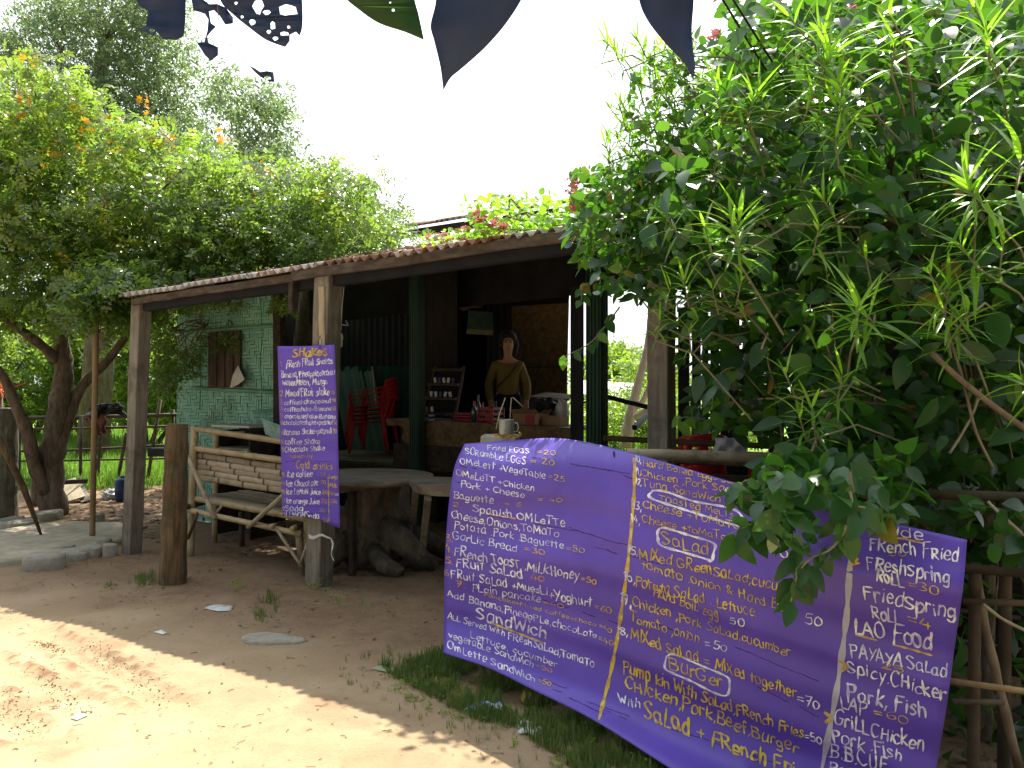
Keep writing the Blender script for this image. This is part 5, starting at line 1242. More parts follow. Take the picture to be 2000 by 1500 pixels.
# ------------------------------------------------------------------ chairs
def make_chair():
    t = thing('plastic_chair', 'red', 'chair', (0, 0, 0), 'stacked red plastic chairs')
    Wd, Dp, H = .50, .46, .43
    mb = MB(); n = 8; vs = []; fs = []
    for j in range(n + 1):
        for i in range(n + 1):
            x = (i / n - .5) * Wd * (1 - .12 * j / n); y = (j / n - .5) * Dp
            z = H - .02 * (1 - (2 * i / n - 1) ** 2) + (-.03 * ((1 - j / n) ** 4) if j < n / 2 else .01 * (j / n) ** 2); vs.append((x, y, z))
    fs = [(j * (n + 1) + i, j * (n + 1) + i + 1, (j + 1) * (n + 1) + i + 1, (j + 1) * (n + 1) + i) for j in range(n) for i in range(n)]
    o = mb.add(vs, fs).build('seat', m_redchair, t, True, True); solid(o, .008, -1)
    vs = []; fs = []; m_ = 10
    for j in range(m_ + 1):
        for i in range(n + 1):
            s = i / n - .5; z = H + .02 + .36 * j / m_; wdt = Wd * .88 * (1 - .10 * j / m_) * (1 if j < m_ else .86)
            zz = z - (.03 * (2 * s) ** 2 if j == m_ else 0)
            vs.append((s * wdt, Dp / 2 + .02 + .11 * j / m_ - .06 * (2 * s) ** 2, zz))
    for j in range(m_):
        for i in range(n):
            if 2 <= j <= 7 and i in (1, 3, 4, 6) and not (i in (3, 4) and j < 3): 
                if i in (1, 6) or j % 2 == 0: continue
            fs.append((j * (n + 1) + i, j * (n + 1) + i + 1, (j + 1) * (n + 1) + i + 1, (j + 1) * (n + 1) + i))
    o = MB().add(vs, fs).build('backrest', m_redchair, t, True, True); solid(o, .012)
    for s in (-1, 1):
        pts = [(s * .245, -.21, .42), (s * .27, -.215, .56), (s * .275, -.19, .63), (s * .275, -.08, .645), (s * .265, .12, .65), (s * .225, .25, .68)]
        mb = MB(); vs = []
        for i, p_ in enumerate(pts):
            d = Vector(pts[min(i + 1, 5)]) - Vector(pts[max(i - 1, 0)]); d.normalize(); nn = d.cross(Vector((1, 0, 0))).normalized()
            hw = .025
            for a, b in ((-hw, -.005), (hw, -.005), (hw, .005), (-hw, .005)): vs.append(Vector(p_) + Vector((a, 0, 0)) + nn * b)
        fs = [(i * 4 + q, i * 4 + (q + 1) % 4, (i + 1) * 4 + (q + 1) % 4, (i + 1) * 4 + q) for i in range(5) for q in range(4)] + [(3, 2, 1, 0), (20, 21, 22, 23)]
        mb.add(vs, fs).build('armrest', m_redchair, t, True, True)
    for sx in (-1, 1):
        for sy in (-1, 1):
            mb = MB(); a = Vector((sx * (.245 if sy < 0 else .20), sy * .215, .425)); b = Vector((sx * (.275 if sy < 0 else .245), sy * .245 + (.04 if sy > 0 else -.02), 0)); vs = []
            for i in range(5):
                c = a.lerp(b, i / 4); r_ = .034 - .012 * i / 4
                for q in ((-1, 0), (0, -1), (1, 0), (0, 1)) if False else ((-1, -1), (1, -1), (1, 1), (-1, 1)): vs.append(c + Vector((q[0] * r_ * .7, q[1] * r_ * .7, 0)))
            fs = [(i * 4 + q, i * 4 + (q + 1) % 4, (i + 1) * 4 + (q + 1) % 4, (i + 1) * 4 + q) for i in range(4) for q in range(4)] + [(3, 2, 1, 0), (16, 17, 18, 19)]
            mb.add(vs, fs).build('leg', m_redchair, t, True, True)
    return t
ch0 = make_chair(); base = B(731, 800, 3.72); base.z = .632
cl_ = ['red plastic chair at the bottom of the stack', 'red plastic chair second from the bottom of the stack', 'red plastic chair in the middle of the stack', 'red plastic chair second from the top of the stack', 'red plastic chair on top of the stack']
rz = math.atan2(-.544, .839) - R(68)
fw = Vector((math.sin(rz), -math.cos(rz), 0))
for k in range(5):
    c = ch0 if k == 0 else copy_tree(ch0)
    c.location = base + Vector((0, 0, .052 * k)) + fw * (.012 * k); c.rotation_euler = (0, 0, rz + random.uniform(-.02, .02)); c.scale = (.9, .9, .92); c['label'] = cl_[k]
for (px, v, zz, lb, r2) in ((1345, 1.9, .38, 'red plastic chair half hidden by vines behind the right timber post', R(200)), (1395, 2.15, .36, 'red plastic chair deeper in the vines right of the timber post', R(140))):
    c = copy_tree(ch0); q = B(px, 860, v); c.location = (q.x, q.y, zz); c.rotation_euler = (0, 0, r2); c['label'] = lb; c['group'] = 'red chairs behind the vines'
o = MB().box(B(1375, 900, 2.0) * 1, (.9, .8, .03), rotU).build('side_floor', m_darkwood, hut)
o.location.z += -(B(1375, 900, 2.0).z) + .355
# pale tarpaulin strips behind the vines
for (x0, x1, y0, y1, lb) in ((1448, 1492, 628, 800, 'tall pale grey plastic strip hanging behind the vines'), (1395, 1460, 855, 900, 'low grey sheet patch behind the vines under the chairs'), (1690, 1760, 985, 1040, 'pale board scrap showing behind the leaves over the side menu')):
    v_ = .5 if x0 < 1600 else .2
    n = 6; vs = []
    for j in range(9):
        for i in range(n + 1):
            x = x0 + (x1 - x0) * i / n + 3 * math.sin(j); y = y0 + (y1 - y0) * j / 8; vs.append(B(x, y, v_ + .02 * math.sin(i * 2.1 + j * .7)))
    o = MB().add(vs, [(j * (n + 1) + i, (j + 1) * (n + 1) + i, (j + 1) * (n + 1) + i + 1, j * (n + 1) + i + 1) for j in range(8) for i in range(n)]).build('hanging_sheet', m_greysheet if x0 < 1600 else m_wood_slab, None, True); solid(o, .003); tag(o, lb, 'sheet')
gb = thing('small_board_sign', 'small green board with pale hand lettering beside the purple drinks menu', 'sign', B(530, 835, 1.0))
vs_, fs_ = sheet([[(510, 815), (518, 848)], [(530, 824), (538, 856)], [(552, 833), (560, 862)]], 4, 4, lambda x, y, s, t_: B(x, y, 1.0).y)
solid(MB().add(vs_, fs_).build('board', m_greenpaint, gb), .01, -1); bv_g = BVHTree.FromPolygons(vs_, fs_)
write(gb, bv_g, m_paper, 'BOOK', 517, 834, 552, 850, 9); write(gb, bv_g, m_paper, 'Boat', 520, 846, 552, 860, 9)

# ------------------------------------------------------------------ the woman behind the counter
pp = B(992, 700, 3.35); pw = thing('person', 'woman in an olive yellow sweater and dark trousers standing behind the counter', 'person', (pp.x, pp.y, .63))
pw.rotation_euler = (0, 0, R(4))
def skin(name, verts, edges, radii, mat, root=0, lvl=2):
    me = bpy.data.meshes.new(name); me.from_pydata(verts, edges, []); me.materials.append(mat)
    o = link(name, me, pw, True); o.modifiers.new('skin', 'SKIN').use_smooth_shade = True
    sv = me.skin_vertices
    if not len(sv): return o
    for i, r_ in enumerate(radii): sv[0].data[i].radius = r_ if hasattr(r_, '__len__') else (r_, r_); sv[0].data[i].use_root = (i == root)
    s = o.modifiers.new('sub', 'SUBSURF'); s.levels = lvl; s.render_levels = lvl; return o
V_ = [(0, 0, .74), (0, 0, .86), (0, 0, .98), (0, 0, 1.08), (0, -.0, 1.155), (0, -.01, 1.21), (0, -.02, 1.27), (0, -.015, 1.335), (0, -.005, 1.385)]
R_ = [(.13, .095), (.105, .08), (.12, .085), (.12, .08), (.05, .05), (.048, .05), (.066, .075), (.076, .086), (.05, .06)]
E_ = [(i, i + 1) for i in range(8)]
def addchain(start, pts, rads):
    p_ = start
    for q, r_ in zip(pts, rads): V_.append(q); R_.append(r_); E_.append((p_, len(V_) - 1)); p_ = len(V_) - 1
    return p_
for s in (-1, 1):
    wri = addchain(3, [(s * .135, 0, 1.075), (s * .175, .02, .97), (s * .215, .02, .87), (s * .205, -.05, .76), (s * .19, -.11, .66)], [.05, .043, .038, .034, .024])
    palm = addchain(wri, [(s * .188, -.135, .625), (s * .188, -.155, .595)], [(.034, .016), (.034, .014)])
    for f, (dx, l) in enumerate(((-.03, .055), (-.011, .065), (.009, .06), (.027, .048))):
        addchain(palm, [(s * .188 + dx, -.165, .575), (s * .188 + dx * 1.1, -.175, .575 - l * .5), (s * .188 + dx * 1.1, -.175, .575 - l)], [.0088, .008, .007])
    addchain(wri, [(s * .155, -.14, .625), (s * .14, -.155, .60), (s * .137, -.16, .58)], [.011, .0095, .008])
    addchain(0, [(s * .085, 0, .68), (s * .09, -.01, .50), (s * .09, -.005, .39), (s * .09, .015, .22), (s * .09, .02, .07), (s * .09, -.05, .035), (s * .09, -.13, .03)], [.085, .075, .055, .048, .033, .035, .028])
skin('body', V_, E_, R_, m_skin)
tv = [(0, 0, .67), (0, 0, .86), (0, 0, .98), (0, 0, 1.09), (0, 0, 1.13)]; tr_ = [(.155, .12), (.13, .10), (.142, .105), (.13, .095), (.085, .07)]; te = [(0, 1), (1, 2), (2, 3), (3, 4)]
for s in (-1, 1):
    b = len(tv); tv += [(s * .135, 0, 1.075), (s * .176, .02, .97), (s * .212, .02, .87), (s * .207, -.05, .765), (s * .193, -.10, .68)]; tr_ += [.062, .056, .052, .047, .038]; te += [(3, b), (b, b + 1), (b + 1, b + 2), (b + 2, b + 3), (b + 3, b + 4)]
skin('sweater', tv, te, tr_, m_sweater)
qv = [(0, 0, .82), (0, 0, .68)]; qr = [(.14, .11), (.145, .115)]; qe = [(0, 1)]
for s in (-1, 1):
    b = len(qv); qv += [(s * .085, 0, .62), (s * .09, -.01, .40), (s * .09, .015, .22), (s * .09, .02, .09)]; qr += [.095, .07, .062, .052]; qe += [(1, b), (b, b + 1), (b + 1, b + 2), (b + 2, b + 3)]
skin('trousers', qv, qe, qr, m_trouser)
vs, fs = blob((0, .028, 1.352), .108, .118, .115, amp=.02, seed=1)
vs = [v_ if v_.y > -.055 or v_.z > 1.375 else Vector((v_.x * 1.06, max(v_.y, -.055), v_.z)) for v_ in vs]
MB().add(vs, fs).build('hair', m_hair, pw, True, True)
MB().tube([(.085, .0, 1.36), (.088, -.01, 1.28), (.075, .0, 1.2), (.06, .01, 1.14)], [.03, .032, .026, .012], 10).build('hair_lock', m_hair, pw, True, True)
MB().tube([(-.07, .03, 1.33), (-.075, .02, 1.24), (-.07, -.01, 1.16), (-.065, -.03, 1.11)], [.035, .034, .028, .012], 10).build('hair_lock', m_hair, pw, True, True)
for s in (-1, 1):
    vs, fs = blob((s * .028, -.092, 1.325), .012, .008, .006, 10, 8, 0); MB().add(vs, fs).build('eye', m_hair, pw, True, True)
    MB().tube([(s * .015, -.096, 1.342), (s * .03, -.096, 1.347), (s * .045, -.088, 1.342)], .003, 6).build('eyebrow', m_hair, pw, True, True)
    vs, fs = blob((s * .078, -.01, 1.31), .01, .016, .026, 10, 8, 0); MB().add(vs, fs).build('ear', m_skin, pw, True, True)
MB().tube([(0, -.088, 1.335), (0, -.106, 1.305), (0, -.110, 1.292), (0, -.095, 1.287)], [.007, .010, .013, .008], 8).build('nose', m_skin, pw, True, True)
MB().tube([(-.022, -.088, 1.258), (0, -.097, 1.255), (.022, -.088, 1.258)], [.003, .0065, .003], 8).build('mouth', m_lips, pw, True, True)
MB().tube([(.11, -.085, 1.12), (.06, -.115, 1.04), (0, -.125, .96), (-.08, -.115, .885), (-.12, -.08, .84)], .008, 8).build('bag_strap', m_strap, pw, True, True)

# ------------------------------------------------------------------ trees at the left
CP = compound(5, .30, .30); CP2 = compound(4, .34, .34, random.Random(9)); SG = sprig(7, .34, .45, 1); SG2 = sprig(6, .36, .5, 4)
def clumped(poly, ncl, per, y0, y1, spread, power=1.0):
    c = region(poly, ncl, y0, y1, power); k = np.repeat(np.arange(ncl), per)
    return c[k] + rng.normal(0, spread, (ncl * per, 3)) * np.array([1, 1, .6]), k
def aboveroof(p):
    u = (p[:, 0] - O3.x) * UU.x + (p[:, 1] - O3.y) * UU.y; v = (p[:, 0] - O3.x) * VV.x + (p[:, 1] - O3.y) * VV.y
    inside = (u > -.45) & (v > -.32) & (v < 7)
    zr = np.where(v < 3.1, 2.235 + .036 * u + RS * (v + .25), 3.30 + .02 * u + .264 * (v - 3.1))
    return (~inside | (p[:, 2] > zr + .05)) & ~((u > -1.5) & (u <= -.45) & (v > 1.4) & (v < 5) & (p[:, 2] < 2.6))
def limbs(par, tips, src, rad=.012, mat=None, name='branch', n=5):
    """thin limbs from trunk points out to clump centres, one joined part"""
    mb = MB()
    for t_ in tips:
        s = min(src, key=lambda q: (Vector(q) - Vector(t_)).length + .3 * abs(q[2] - t_[2])); s = Vector(s); t_ = Vector(t_)
        pts = [s.lerp(t_, i / n) + Vector([random.uniform(-.06, .06) for _ in range(3)]) * (1 if 0 < i < n else 0) + Vector((0, 0, .12 * math.sin(math.pi * i / n))) for i in range(n + 1)]
        mb.tube(pts, [rad * (1 - .75 * i / n) for i in range(n + 1)], 5, cap=False)
    o = mb.build(name, mat or m_bark, par, True); o['kind'] = 'stuff'; return o
def pxtube(par, name, pts, Y0, Y1, r0, r1, mat, seg=12, wob=.06):
    n = len(pts); q = [tuple(p_) for p_ in pts]; sm = smoothpts(q, 4); m_ = len(sm)
    P3 = [P(x, y, Y0 + (Y1 - Y0) * i / (m_ - 1)) for i, (x, y) in enumerate(sm)]
    rr = [(r0 + (r1 - r0) * i / (m_ - 1)) * (1 + .10 * math.sin(i * 2.3 + x * .1)) for i, (x, y) in enumerate(sm)]
    MB().tube(P3, rr, seg, wob=wob).build(name, mat, par, True); return P3
# near tree, several stems from one foot
ta = thing('flowering_tree', 'spreading many-stemmed tree with orange blossoms beside the fence', 'tree', G(100, 1005))
s1 = pxtube(ta, 'trunk', [(108, 1012), (100, 940), (106, 860), (118, 780), (125, 720), (118, 650), (126, 590), (118, 510), (100, 400), (95, 300)], 10, 10.3, .155, .035, m_bark, 16)
s2_ = pxtube(ta, 'trunk', [(92, 960), (66, 905), (56, 850), (30, 790), (5, 735), (-40, 690), (-100, 600)], 9.95, 9.3, .085, .04, m_bark)
s3 = pxtube(ta, 'trunk', [(105, 900), (122, 855), (140, 800), (160, 755), (200, 715), (228, 682), (262, 630), (310, 560), (360, 480)], 10, 10.6, .075, .03, m_bark)
s4 = pxtube(ta, 'branch', [(112, 705), (85, 678), (45, 648), (0, 615), (-60, 590)], 10.1, 9.2, .06, .04, m_bark)
s5 = pxtube(ta, 'branch', [(120, 640), (150, 630), (182, 606), (210, 560), (215, 480)], 10.1, 9.6, .055, .03, m_bark)
s6 = pxtube(ta, 'branch', [(60, 905), (85, 870), (110, 835), (118, 800)], 9.95, 10.05, .04, .035, m_bark)
0 and pxtube(ta, 'branch', [(150, 780), (170, 820), (155, 880), (160, 950)], 10.3, 10.5, .05, .05, m_bark)
MB().lathe([(.12, 0), (.11, .25), (.10, .36), (.085, .37), (.02, .33)], G(88, 985) + Vector((-.08, .05, 0)), 12).build('cut_stub', m_bark, ta, True)
pol = [(-160, 120), (0, 110), (90, 115), (150, 160), (210, 240), (330, 265), (430, 300), (500, 345), (540, 430), (470, 520), (360, 570), (330, 610), (290, 650), (150, 620), (60, 640), (-160, 640)]
pos, k = clumped(pol, 560, 19, 8.4, 10.8, .15)
pos2, k2 = clumped([(150, 540), (340, 530), (335, 600), (290, 650), (200, 610), (150, 620)], 45, 24, 7.9, 8.6, .12); pos = np.concatenate([pos, pos2]); k = np.concatenate([k, k2])
ok = aboveroof(pos); pos = pos[ok]; k = k[ok]; n = len(pos)
zz = pos[:, 2]; young = np.clip((rng.random(560)[k] < .33 + .35 * np.clip((zz - 3.2) / 2, 0, 1)) * rng.uniform(.25, 1, n) * np.clip((zz - 2.2) / 1.0, 0, 1), 0, 1)
scatter('crown', [CP, CP2], pos, rdir(n, -.25), rnrm(n), rng.uniform(.13, .20, n), lf_A, ta, young)
tips = [tuple(map(float, q)) for q in region(pol, 90, 8.6, 11)]; tips = [q for q in tips if aboveroof(np.array([q]))[0]]
limbs(ta, tips, [tuple(q) for q in s1[8:] + s2_[8:] + s3[8:] + s4[5:] + s5[5:]], .022)
FP = join_protos([xf(leaf_proto(1, .5, 3), (math.cos(a), math.sin(a), .5), (0, 0, 1), 1, (0, 0, 0)) for a in np.arange(0, 6.2, 1.05)])
fl = []
for (x, y, s) in ((215, 240, 26), (165, 255, 20), (40, 192, 18), (230, 285, 30), (100, 300, 22), (155, 300, 24), (345, 350, 26), (300, 270, 18), (510, 375, 22), (200, 392, 16), (255, 405, 12), (310, 410, 14), (335, 290, 20), (435, 270, 12), (120, 500, 10), (40, 230, 16), (500, 330, 16), (60, 120, 12), (395, 480, 14), (155, 215, 16), (285, 205, 16)):
    c = P(x, y, 8.7 + random.uniform(-.3, .5)); m_ = max(5, s // 2); fl.append(np.array(c)[None] + rng.normal(0, s / F * 8.7 * .5, (m_, 3)))
fl = np.concatenate(fl); scatter('blossom', [FP], fl, rdir(len(fl), .3), rnrm(len(fl)), rng.uniform(.025, .05, len(fl)), lf_flower, ta)
# tree leaning over the hut roof
tbk = thing('flowering_tree', 'bushy tree growing over the rusty roof behind the hut', 'tree', (P(600, 750, 12.6).x, 12.6, 0))
tx_ = P(600, 750, 12.6).x
s1 = [Vector((tx_, 12.6, 0)), Vector((tx_ - .1, 12.5, 1.5)), Vector((tx_ + .1, 12.3, 2.8)), Vector((tx_ + .1, 11.8, 3.5)), Vector((tx_ + .4, 11.2, 3.9))]
MB().tube(s1, [.18, .15, .13, .09, .05], 12, wob=.06).build('trunk', m_bark, tbk, True)
pol = [(300, 440), (400, 400), (480, 345), (560, 325), (640, 330), (710, 340), (745, 395), (775, 425), (805, 455), (790, 490), (700, 515), (600, 535), (480, 550), (330, 575), (280, 520)]
pos, k = clumped(pol, 300, 22, 8.2, 11.5, .15); ok = aboveroof(pos); pos = pos[ok]; k = k[ok]; n = len(pos)
scatter('crown', [CP, SG], pos, rdir(n, -.2), rnrm(n), rng.uniform(.12, .2, n), lf_A, tbk, (rng.random(300)[k] < .22) * rng.uniform(.2, .9, n))
tips = [tuple(map(float, q)) for q in region(pol, 90, 8.4, 12)]; tips = [q for q in tips if aboveroof(np.array([q]))[0]]
limbs(tbk, tips, [tuple(q) for q in s1[2:]] + [tuple(P(x_, 440, y_)) for x_ in (400, 520, 640, 730) for y_ in (10, 11)], .014)
fl = np.concatenate([np.array(P(x, y, 9.0))[None] + rng.normal(0, .07, (14, 3)) for (x, y) in ((510, 370), (530, 350), (475, 395), (640, 370), (660, 500))]); scatter('blossom', [FP], fl, rdir(len(fl), .3), rnrm(len(fl)), rng.uniform(.025, .045, len(fl)), lf_flower, tbk)
# leaf litter and trailing twigs on the roof, leaves hanging under the eave
pos = []
while len(pos) < 900:
    u_, v_ = rng.uniform(-.3, 4.6), 0.15 + 2.6 * rng.random() ** 1.0
    if rng.random() < .5 + .5 * math.sin(u_ * 3): pos.append(tuple(W(u_, v_, roofz(u_, v_) + .02 + .03 * rng.random())))
pos = np.array(pos); n = len(pos)
o = scatter('leaf_litter', [leaf_proto(1, .45, 3)], pos, rdir(n, 0) * np.array([1, 1, .2]), rnrm(n, 3, 0, .3), rng.uniform(.03, .08, n), lf_dead)
for (x0, x1, y0, y1, nn, v_) in ((325, 400, 575, 600, 70, .5), (400, 480, 575, 600, 50, .5), (535, 570, 570, 600, 40, .5), (380, 415, 650, 690, 25, 1.38), (300, 342, 640, 760, 240, 1.0), (342, 392, 680, 735, 90, 1.25), (420, 465, 645, 680, 50, 1.4)):
    p_ = np.array([tuple(B(rng.uniform(x0, x1), rng.uniform(y0, y1), v_ + rng.uniform(-.15, .08))) for _ in range(nn)])
    if 'hc' not in globals(): hc = []
    hc.append(p_)
hp = np.concatenate(hc); n = len(hp)
cr_ = thing('hanging_creeper', 'dark creeper hanging from the eave and rambling over the green woven wall edge', 'creeper', B(340, 800, 1.2))
scatter('foliage', [SG, CP2], hp, rdir(n, -.7), rnrm(n), rng.uniform(.07, .14, n), lf_A, cr_)
limbs(cr_, [tuple(map(float, q)) for q in hp[::16]], [tuple(B(x, 640, 1.2)) for x in (300, 340, 400, 450)] + [tuple(B(x, 560, .5)) for x in (330, 400, 470, 550)], .006)
# tall tree far behind
tc_ = thing('tall_tree', 'tall grey-green tree rising behind the orange-flowered tree', 'tree', P(150, 900, 16.5)); tc_.location.z = 0
gb_ = P(180, 750, 16.5); s1 = [Vector((gb_.x, 16.5, 0)), Vector((gb_.x + .2, 16.5, 3)), Vector((gb_.x - .1, 16.4, 5.5)), Vector((gb_.x + .3, 16.4, 8))]
MB().tube(s1, [.3, .26, .2, .1], 12, wob=.05).build('trunk', m_bark, tc_, True)
pol = [(25, 190), (90, 150), (85, 90), (40, 40), (80, -20), (110, -80), (340, -80), (350, 0), (330, 60), (395, 90), (385, 170), (400, 240), (385, 330), (300, 340), (200, 330), (100, 300), (-60, 280), (-60, 220)]
pos, k = clumped(pol, 430, 24, 14.5, 17.5, .28); n = len(pos)
p2_, k2 = clumped([(-10, 75), (20, 60), (45, 95), (20, 115)], 14, 22, 15, 16, .2); p3_, _ = clumped([(400, 160), (440, 130), (470, 150), (470, 215), (420, 240)], 20, 12, 13, 15, .14)
p4_, _ = clumped([(470, 200), (530, 165), (560, 210), (560, 330), (500, 330), (430, 300)], 60, 15, 12.5, 14.5, .15)
pos = np.concatenate([pos, p2_, p3_, p4_]); n = len(pos)
scatter('crown', [SG, SG2], pos, rdir(n, -.2), rnrm(n), rng.uniform(.16, .30, n), lf_C, tc_, (rng.random(n) < .15) * rng.uniform(.2, .8, n))
tips = [tuple(map(float, q)) for q in region(pol, 60, 15, 18)] + [tuple(map(float, q)) for q in p3_[::40]] + [tuple(map(float, q)) for q in p4_[::60]]
limbs(tc_, tips, [tuple(q) for q in s1[1:]] + [tuple(P(x_, y_, 16)) for (x_, y_) in ((150, 200), (230, 120), (300, 220), (330, 300), (120, 100), (480, 330), (530, 340))], .022)

# bushes beyond the fence, each its own
for (x, y0, wd, Yb, lb, tn) in ((-60, 610, 150, 21, 'dense bush beyond the fence at the picture edge', .3), (60, 600, 150, 24, 'leafy bush beyond the fence behind the left stem of the tree', .5), (180, 590, 140, 22, 'yellow-green bush beyond the fence behind the forked trunk', .6), (290, 610, 130, 20, 'bush beyond the fence behind the corner post', .4), (370, 640, 100, 19, 'dark bush close behind the woven wall', .2)):
    b = thing('bush', lb, 'bush', (P(x, 0, Yb).x, Yb, 0)); pl_ = [(x - wd * .6, 812), (x - wd * .62, y0 + 60), (x - wd * .3, y0), (x + wd * .25, y0 - 10), (x + wd * .6, y0 + 50), (x + wd * .62, 812)]
    pos, k = clumped(pl_, 130, 24, Yb - 1.2, Yb + 1.2, .25); pos[:, 2] = np.maximum(pos[:, 2], .1); n = len(pos)
    scatter('foliage', [SG, SG2], pos, rdir(n, -.1), rnrm(n), rng.uniform(.28, .5, n), lf_bush, b, (rng.random(130)[k] < tn) * rng.uniform(.3, 1, n))
    cx = P(x, 0, Yb).x; mb = MB()
    for q in range(5): mb.tube([(cx + q * .08 - .2, Yb, 0), (cx + (q - 2) * .4, Yb + random.uniform(-.4, .4), 1.1), (cx + (q - 2) * .7, Yb + random.uniform(-.6, .6), 2.3)], [.06, .04, .015], 6)
    mb.build('stem', m_bark, b, True)
# bamboo fence
fe = thing('bamboo_fence', 'thin bamboo rail fence on crooked stakes in front of the bright field', 'fence', G(200, 945))
for (ya, yb, r_) in ((815, 810, .028), (837, 832, .020), (880, 868, .018), (899, 895, .014)):
    MB().bamboo(P(-60, ya + 3, 13.2), P(120, ya, 13.1), r_, .5, 8).build('rail', m_bambood, fe, True); MB().bamboo(P(110, ya + 1, 13.15), P(350, yb, 13.0), r_, .5, 8).build('rail', m_bambood, fe, True)
for (xt, yt, xb, yb) in ((159, 812, 157, 925), (200, 800, 190, 935), (247, 845, 229, 940), (313, 780, 289, 930), (40, 790, 36, 940), (270, 800, 268, 940), (338, 800, 338, 940)):
    MB().bamboo(P(xb, yb + 4, 13.0), P(xt, yt, 13.05), .026, .5, 8).build('stake', m_bambood, fe, True)
def cloth(name, label, cat, pts, mat, Y0, fold=.04, nu=10, nv=10):
    (a, b, c, d) = pts; vs = []
    for j in range(nv + 1):
        for i in range(nu + 1):
            s, t_ = i / nu, j / nv
            x = (a[0] * (1 - s) + b[0] * s) * (1 - t_) + (d[0] * (1 - s) + c[0] * s) * t_ + 3 * math.sin(j * 1.3 + i); y = (a[1] * (1 - s) + b[1] * s) * (1 - t_) + (d[1] * (1 - s) + c[1] * s) * t_ + 4 * math.sin(s * 7) * t_
            vs.append(P(x, y, Y0 + fold * math.sin(s * 14 + t_ * 3) + .03 * t_))
    o = MB().add(vs, [(j * (nu + 1) + i, (j + 1) * (nu + 1) + i, (j + 1) * (nu + 1) + i + 1, j * (nu + 1) + i + 1) for j in range(nv) for i in range(nu)]).build(name, mat, None, True); solid(o, .006); return tag(o, label, cat)
cloth('draped_cloth', 'red-brown cloth drooping from the fence rail behind the bamboo pole', 'cloth', [(162, 815), (208, 808), (206, 850), (190, 850)], m_clothred, 12.9)
cloth('tarpaulin', 'crumpled black tarpaulin thrown over the fence rail between pole and post', 'tarpaulin', [(178, 790), (236, 786), (246, 812), (168, 814)], m_darkpaint, 12.85, .08)
o = MB().box(P(306, 883, 12.9), (.26, .05, .13), None, bev=.01).build('dark_plank', m_darkpaint); tag(o, 'short black plank fixed on the fence beside the corner post', 'plank')
bk = thing('water_drum', 'dark blue plastic drum standing half behind the corner post', 'drum', G(240, 978)); q = G(240, 978)
MB().lathe([(0, 0), (.085, 0), (.095, .02), (.10, .12), (.105, .13), (.10, .14), (.10, .26), (.07, .29), (.03, .30), (0, .30)], q, 18).build('drum', m_blue, bk, True); MB().lathe([(.032, .295), (.034, .32), (0, .32)], q, 12).build('cap', m_blue, bk, True)
vs, fs = blob(G(217, 975) + Vector((0, 0, .05)), .11, .1, .07, amp=.25, fr=7, seed=3); tag(MB().add(vs, fs).build('plastic_sack', m_film, None, True), 'crumpled whitish plastic sack beside the blue drum', 'sack')
for k, (x0, y0, x1, y1, wd, lb) in enumerate(((150, 975, 132, 938, .2, 'broad weathered board propped among fallen leaves behind the tree'), (168, 980, 150, 945, .12, 'narrow pale board leaning by the broad one behind the tree'), (120, 942, 170, 940, .06, 'thin dark plank lying across the boards behind the tree'))):
    a = P(x0, y0, 11.0); b = P(x1, y1, 11.4); o = MB().beam(a, b, wd, .02, (1, 0, 0) if k < 2 else (0, 0, 1), seg=3).build('scrap_board', (m_palewood, m_greywood, m_darkwood)[k]); tag(o, lb, 'board')
rl = thing('red_leaf_plant', 'small plant with red and orange strap leaves behind the grey-green log', 'plant', P(4, 990, 10.4)); rl.location.z = 0; q = P(2, 770, 10.4)
lp = [(random.uniform(-.7, .9), random.uniform(-.3, .3), random.uniform(.3, 1)) for _ in range(12)]
pos = np.array([tuple(q)] * 12) + rng.normal(0, .03, (12, 3)); scatter('leaf_tuft', [leaf_proto(1, .14, 5, .2, .35)], pos, np.array(lp), rnrm(12), rng.uniform(.16, .3, 12), lf_red, rl, n_obj=12)
MB().tube([(q.x, q.y, 0), (q.x + .02, q.y, .7), (q.x, q.y, q.z)], [.03, .025, .018], 8).build('stem', m_twig, rl, True)

# view through the right bay: far trees, leaning pale tree, white-roofed hut
for (pl_, Yb, nn, sc_, lb, nm) in (([(1150, 780), (1150, 700), (1185, 690), (1200, 675), (1225, 680), (1240, 720), (1250, 790)], 40, 90, .75, 'distant rounded tree seen through the hut between the green column and grey post', 'tree'),
                               ([(1235, 790), (1240, 720), (1270, 690), (1310, 700), (1340, 790)], 34, 70, .6, 'distant pale bushy tree seen just beside the grey timber post', 'tree')):
    b = thing('distant_tree', lb, 'tree', (P(pl_[2][0], 0, Yb).x, Yb, 0)); pos, k = clumped(pl_, nn, 26, Yb - 2, Yb + 2, .4); n = len(pos)
    scatter('crown', [SG, SG2], pos, rdir(n, -.1), rnrm(n), sc_ * rng.uniform(.7, 1.2, n), lf_bush, b, (rng.random(nn)[k] < .5) * rng.uniform(.3, 1, n))
    x_ = P(pl_[3][0] + 5, 0, Yb).x; MB().tube([(x_, Yb, 0), (x_, Yb, 1), (x_ + .2, Yb, 2.2)], [.3, .22, .1], 8).build('trunk', m_bark, b, True)
b = thing('riverside_bush', 'sunlit yellow-green bushes under the leaning pale tree', 'bush', (P(1225, 0, 18).x, 18, 0)); pos, k = clumped([(1160, 860), (1160, 785), (1200, 780), (1260, 770), (1300, 780), (1480, 760), (1480, 860)], 130, 24, 16, 19, .22); pos[:, 2] = np.maximum(pos[:, 2], .05); n = len(pos)
scatter('foliage', [SG, SG2], pos, rdir(n, -.1), rnrm(n), rng.uniform(.2, .4, n), lf_bush, b, (rng.random(n) < .6) * rng.uniform(.3, 1, n))
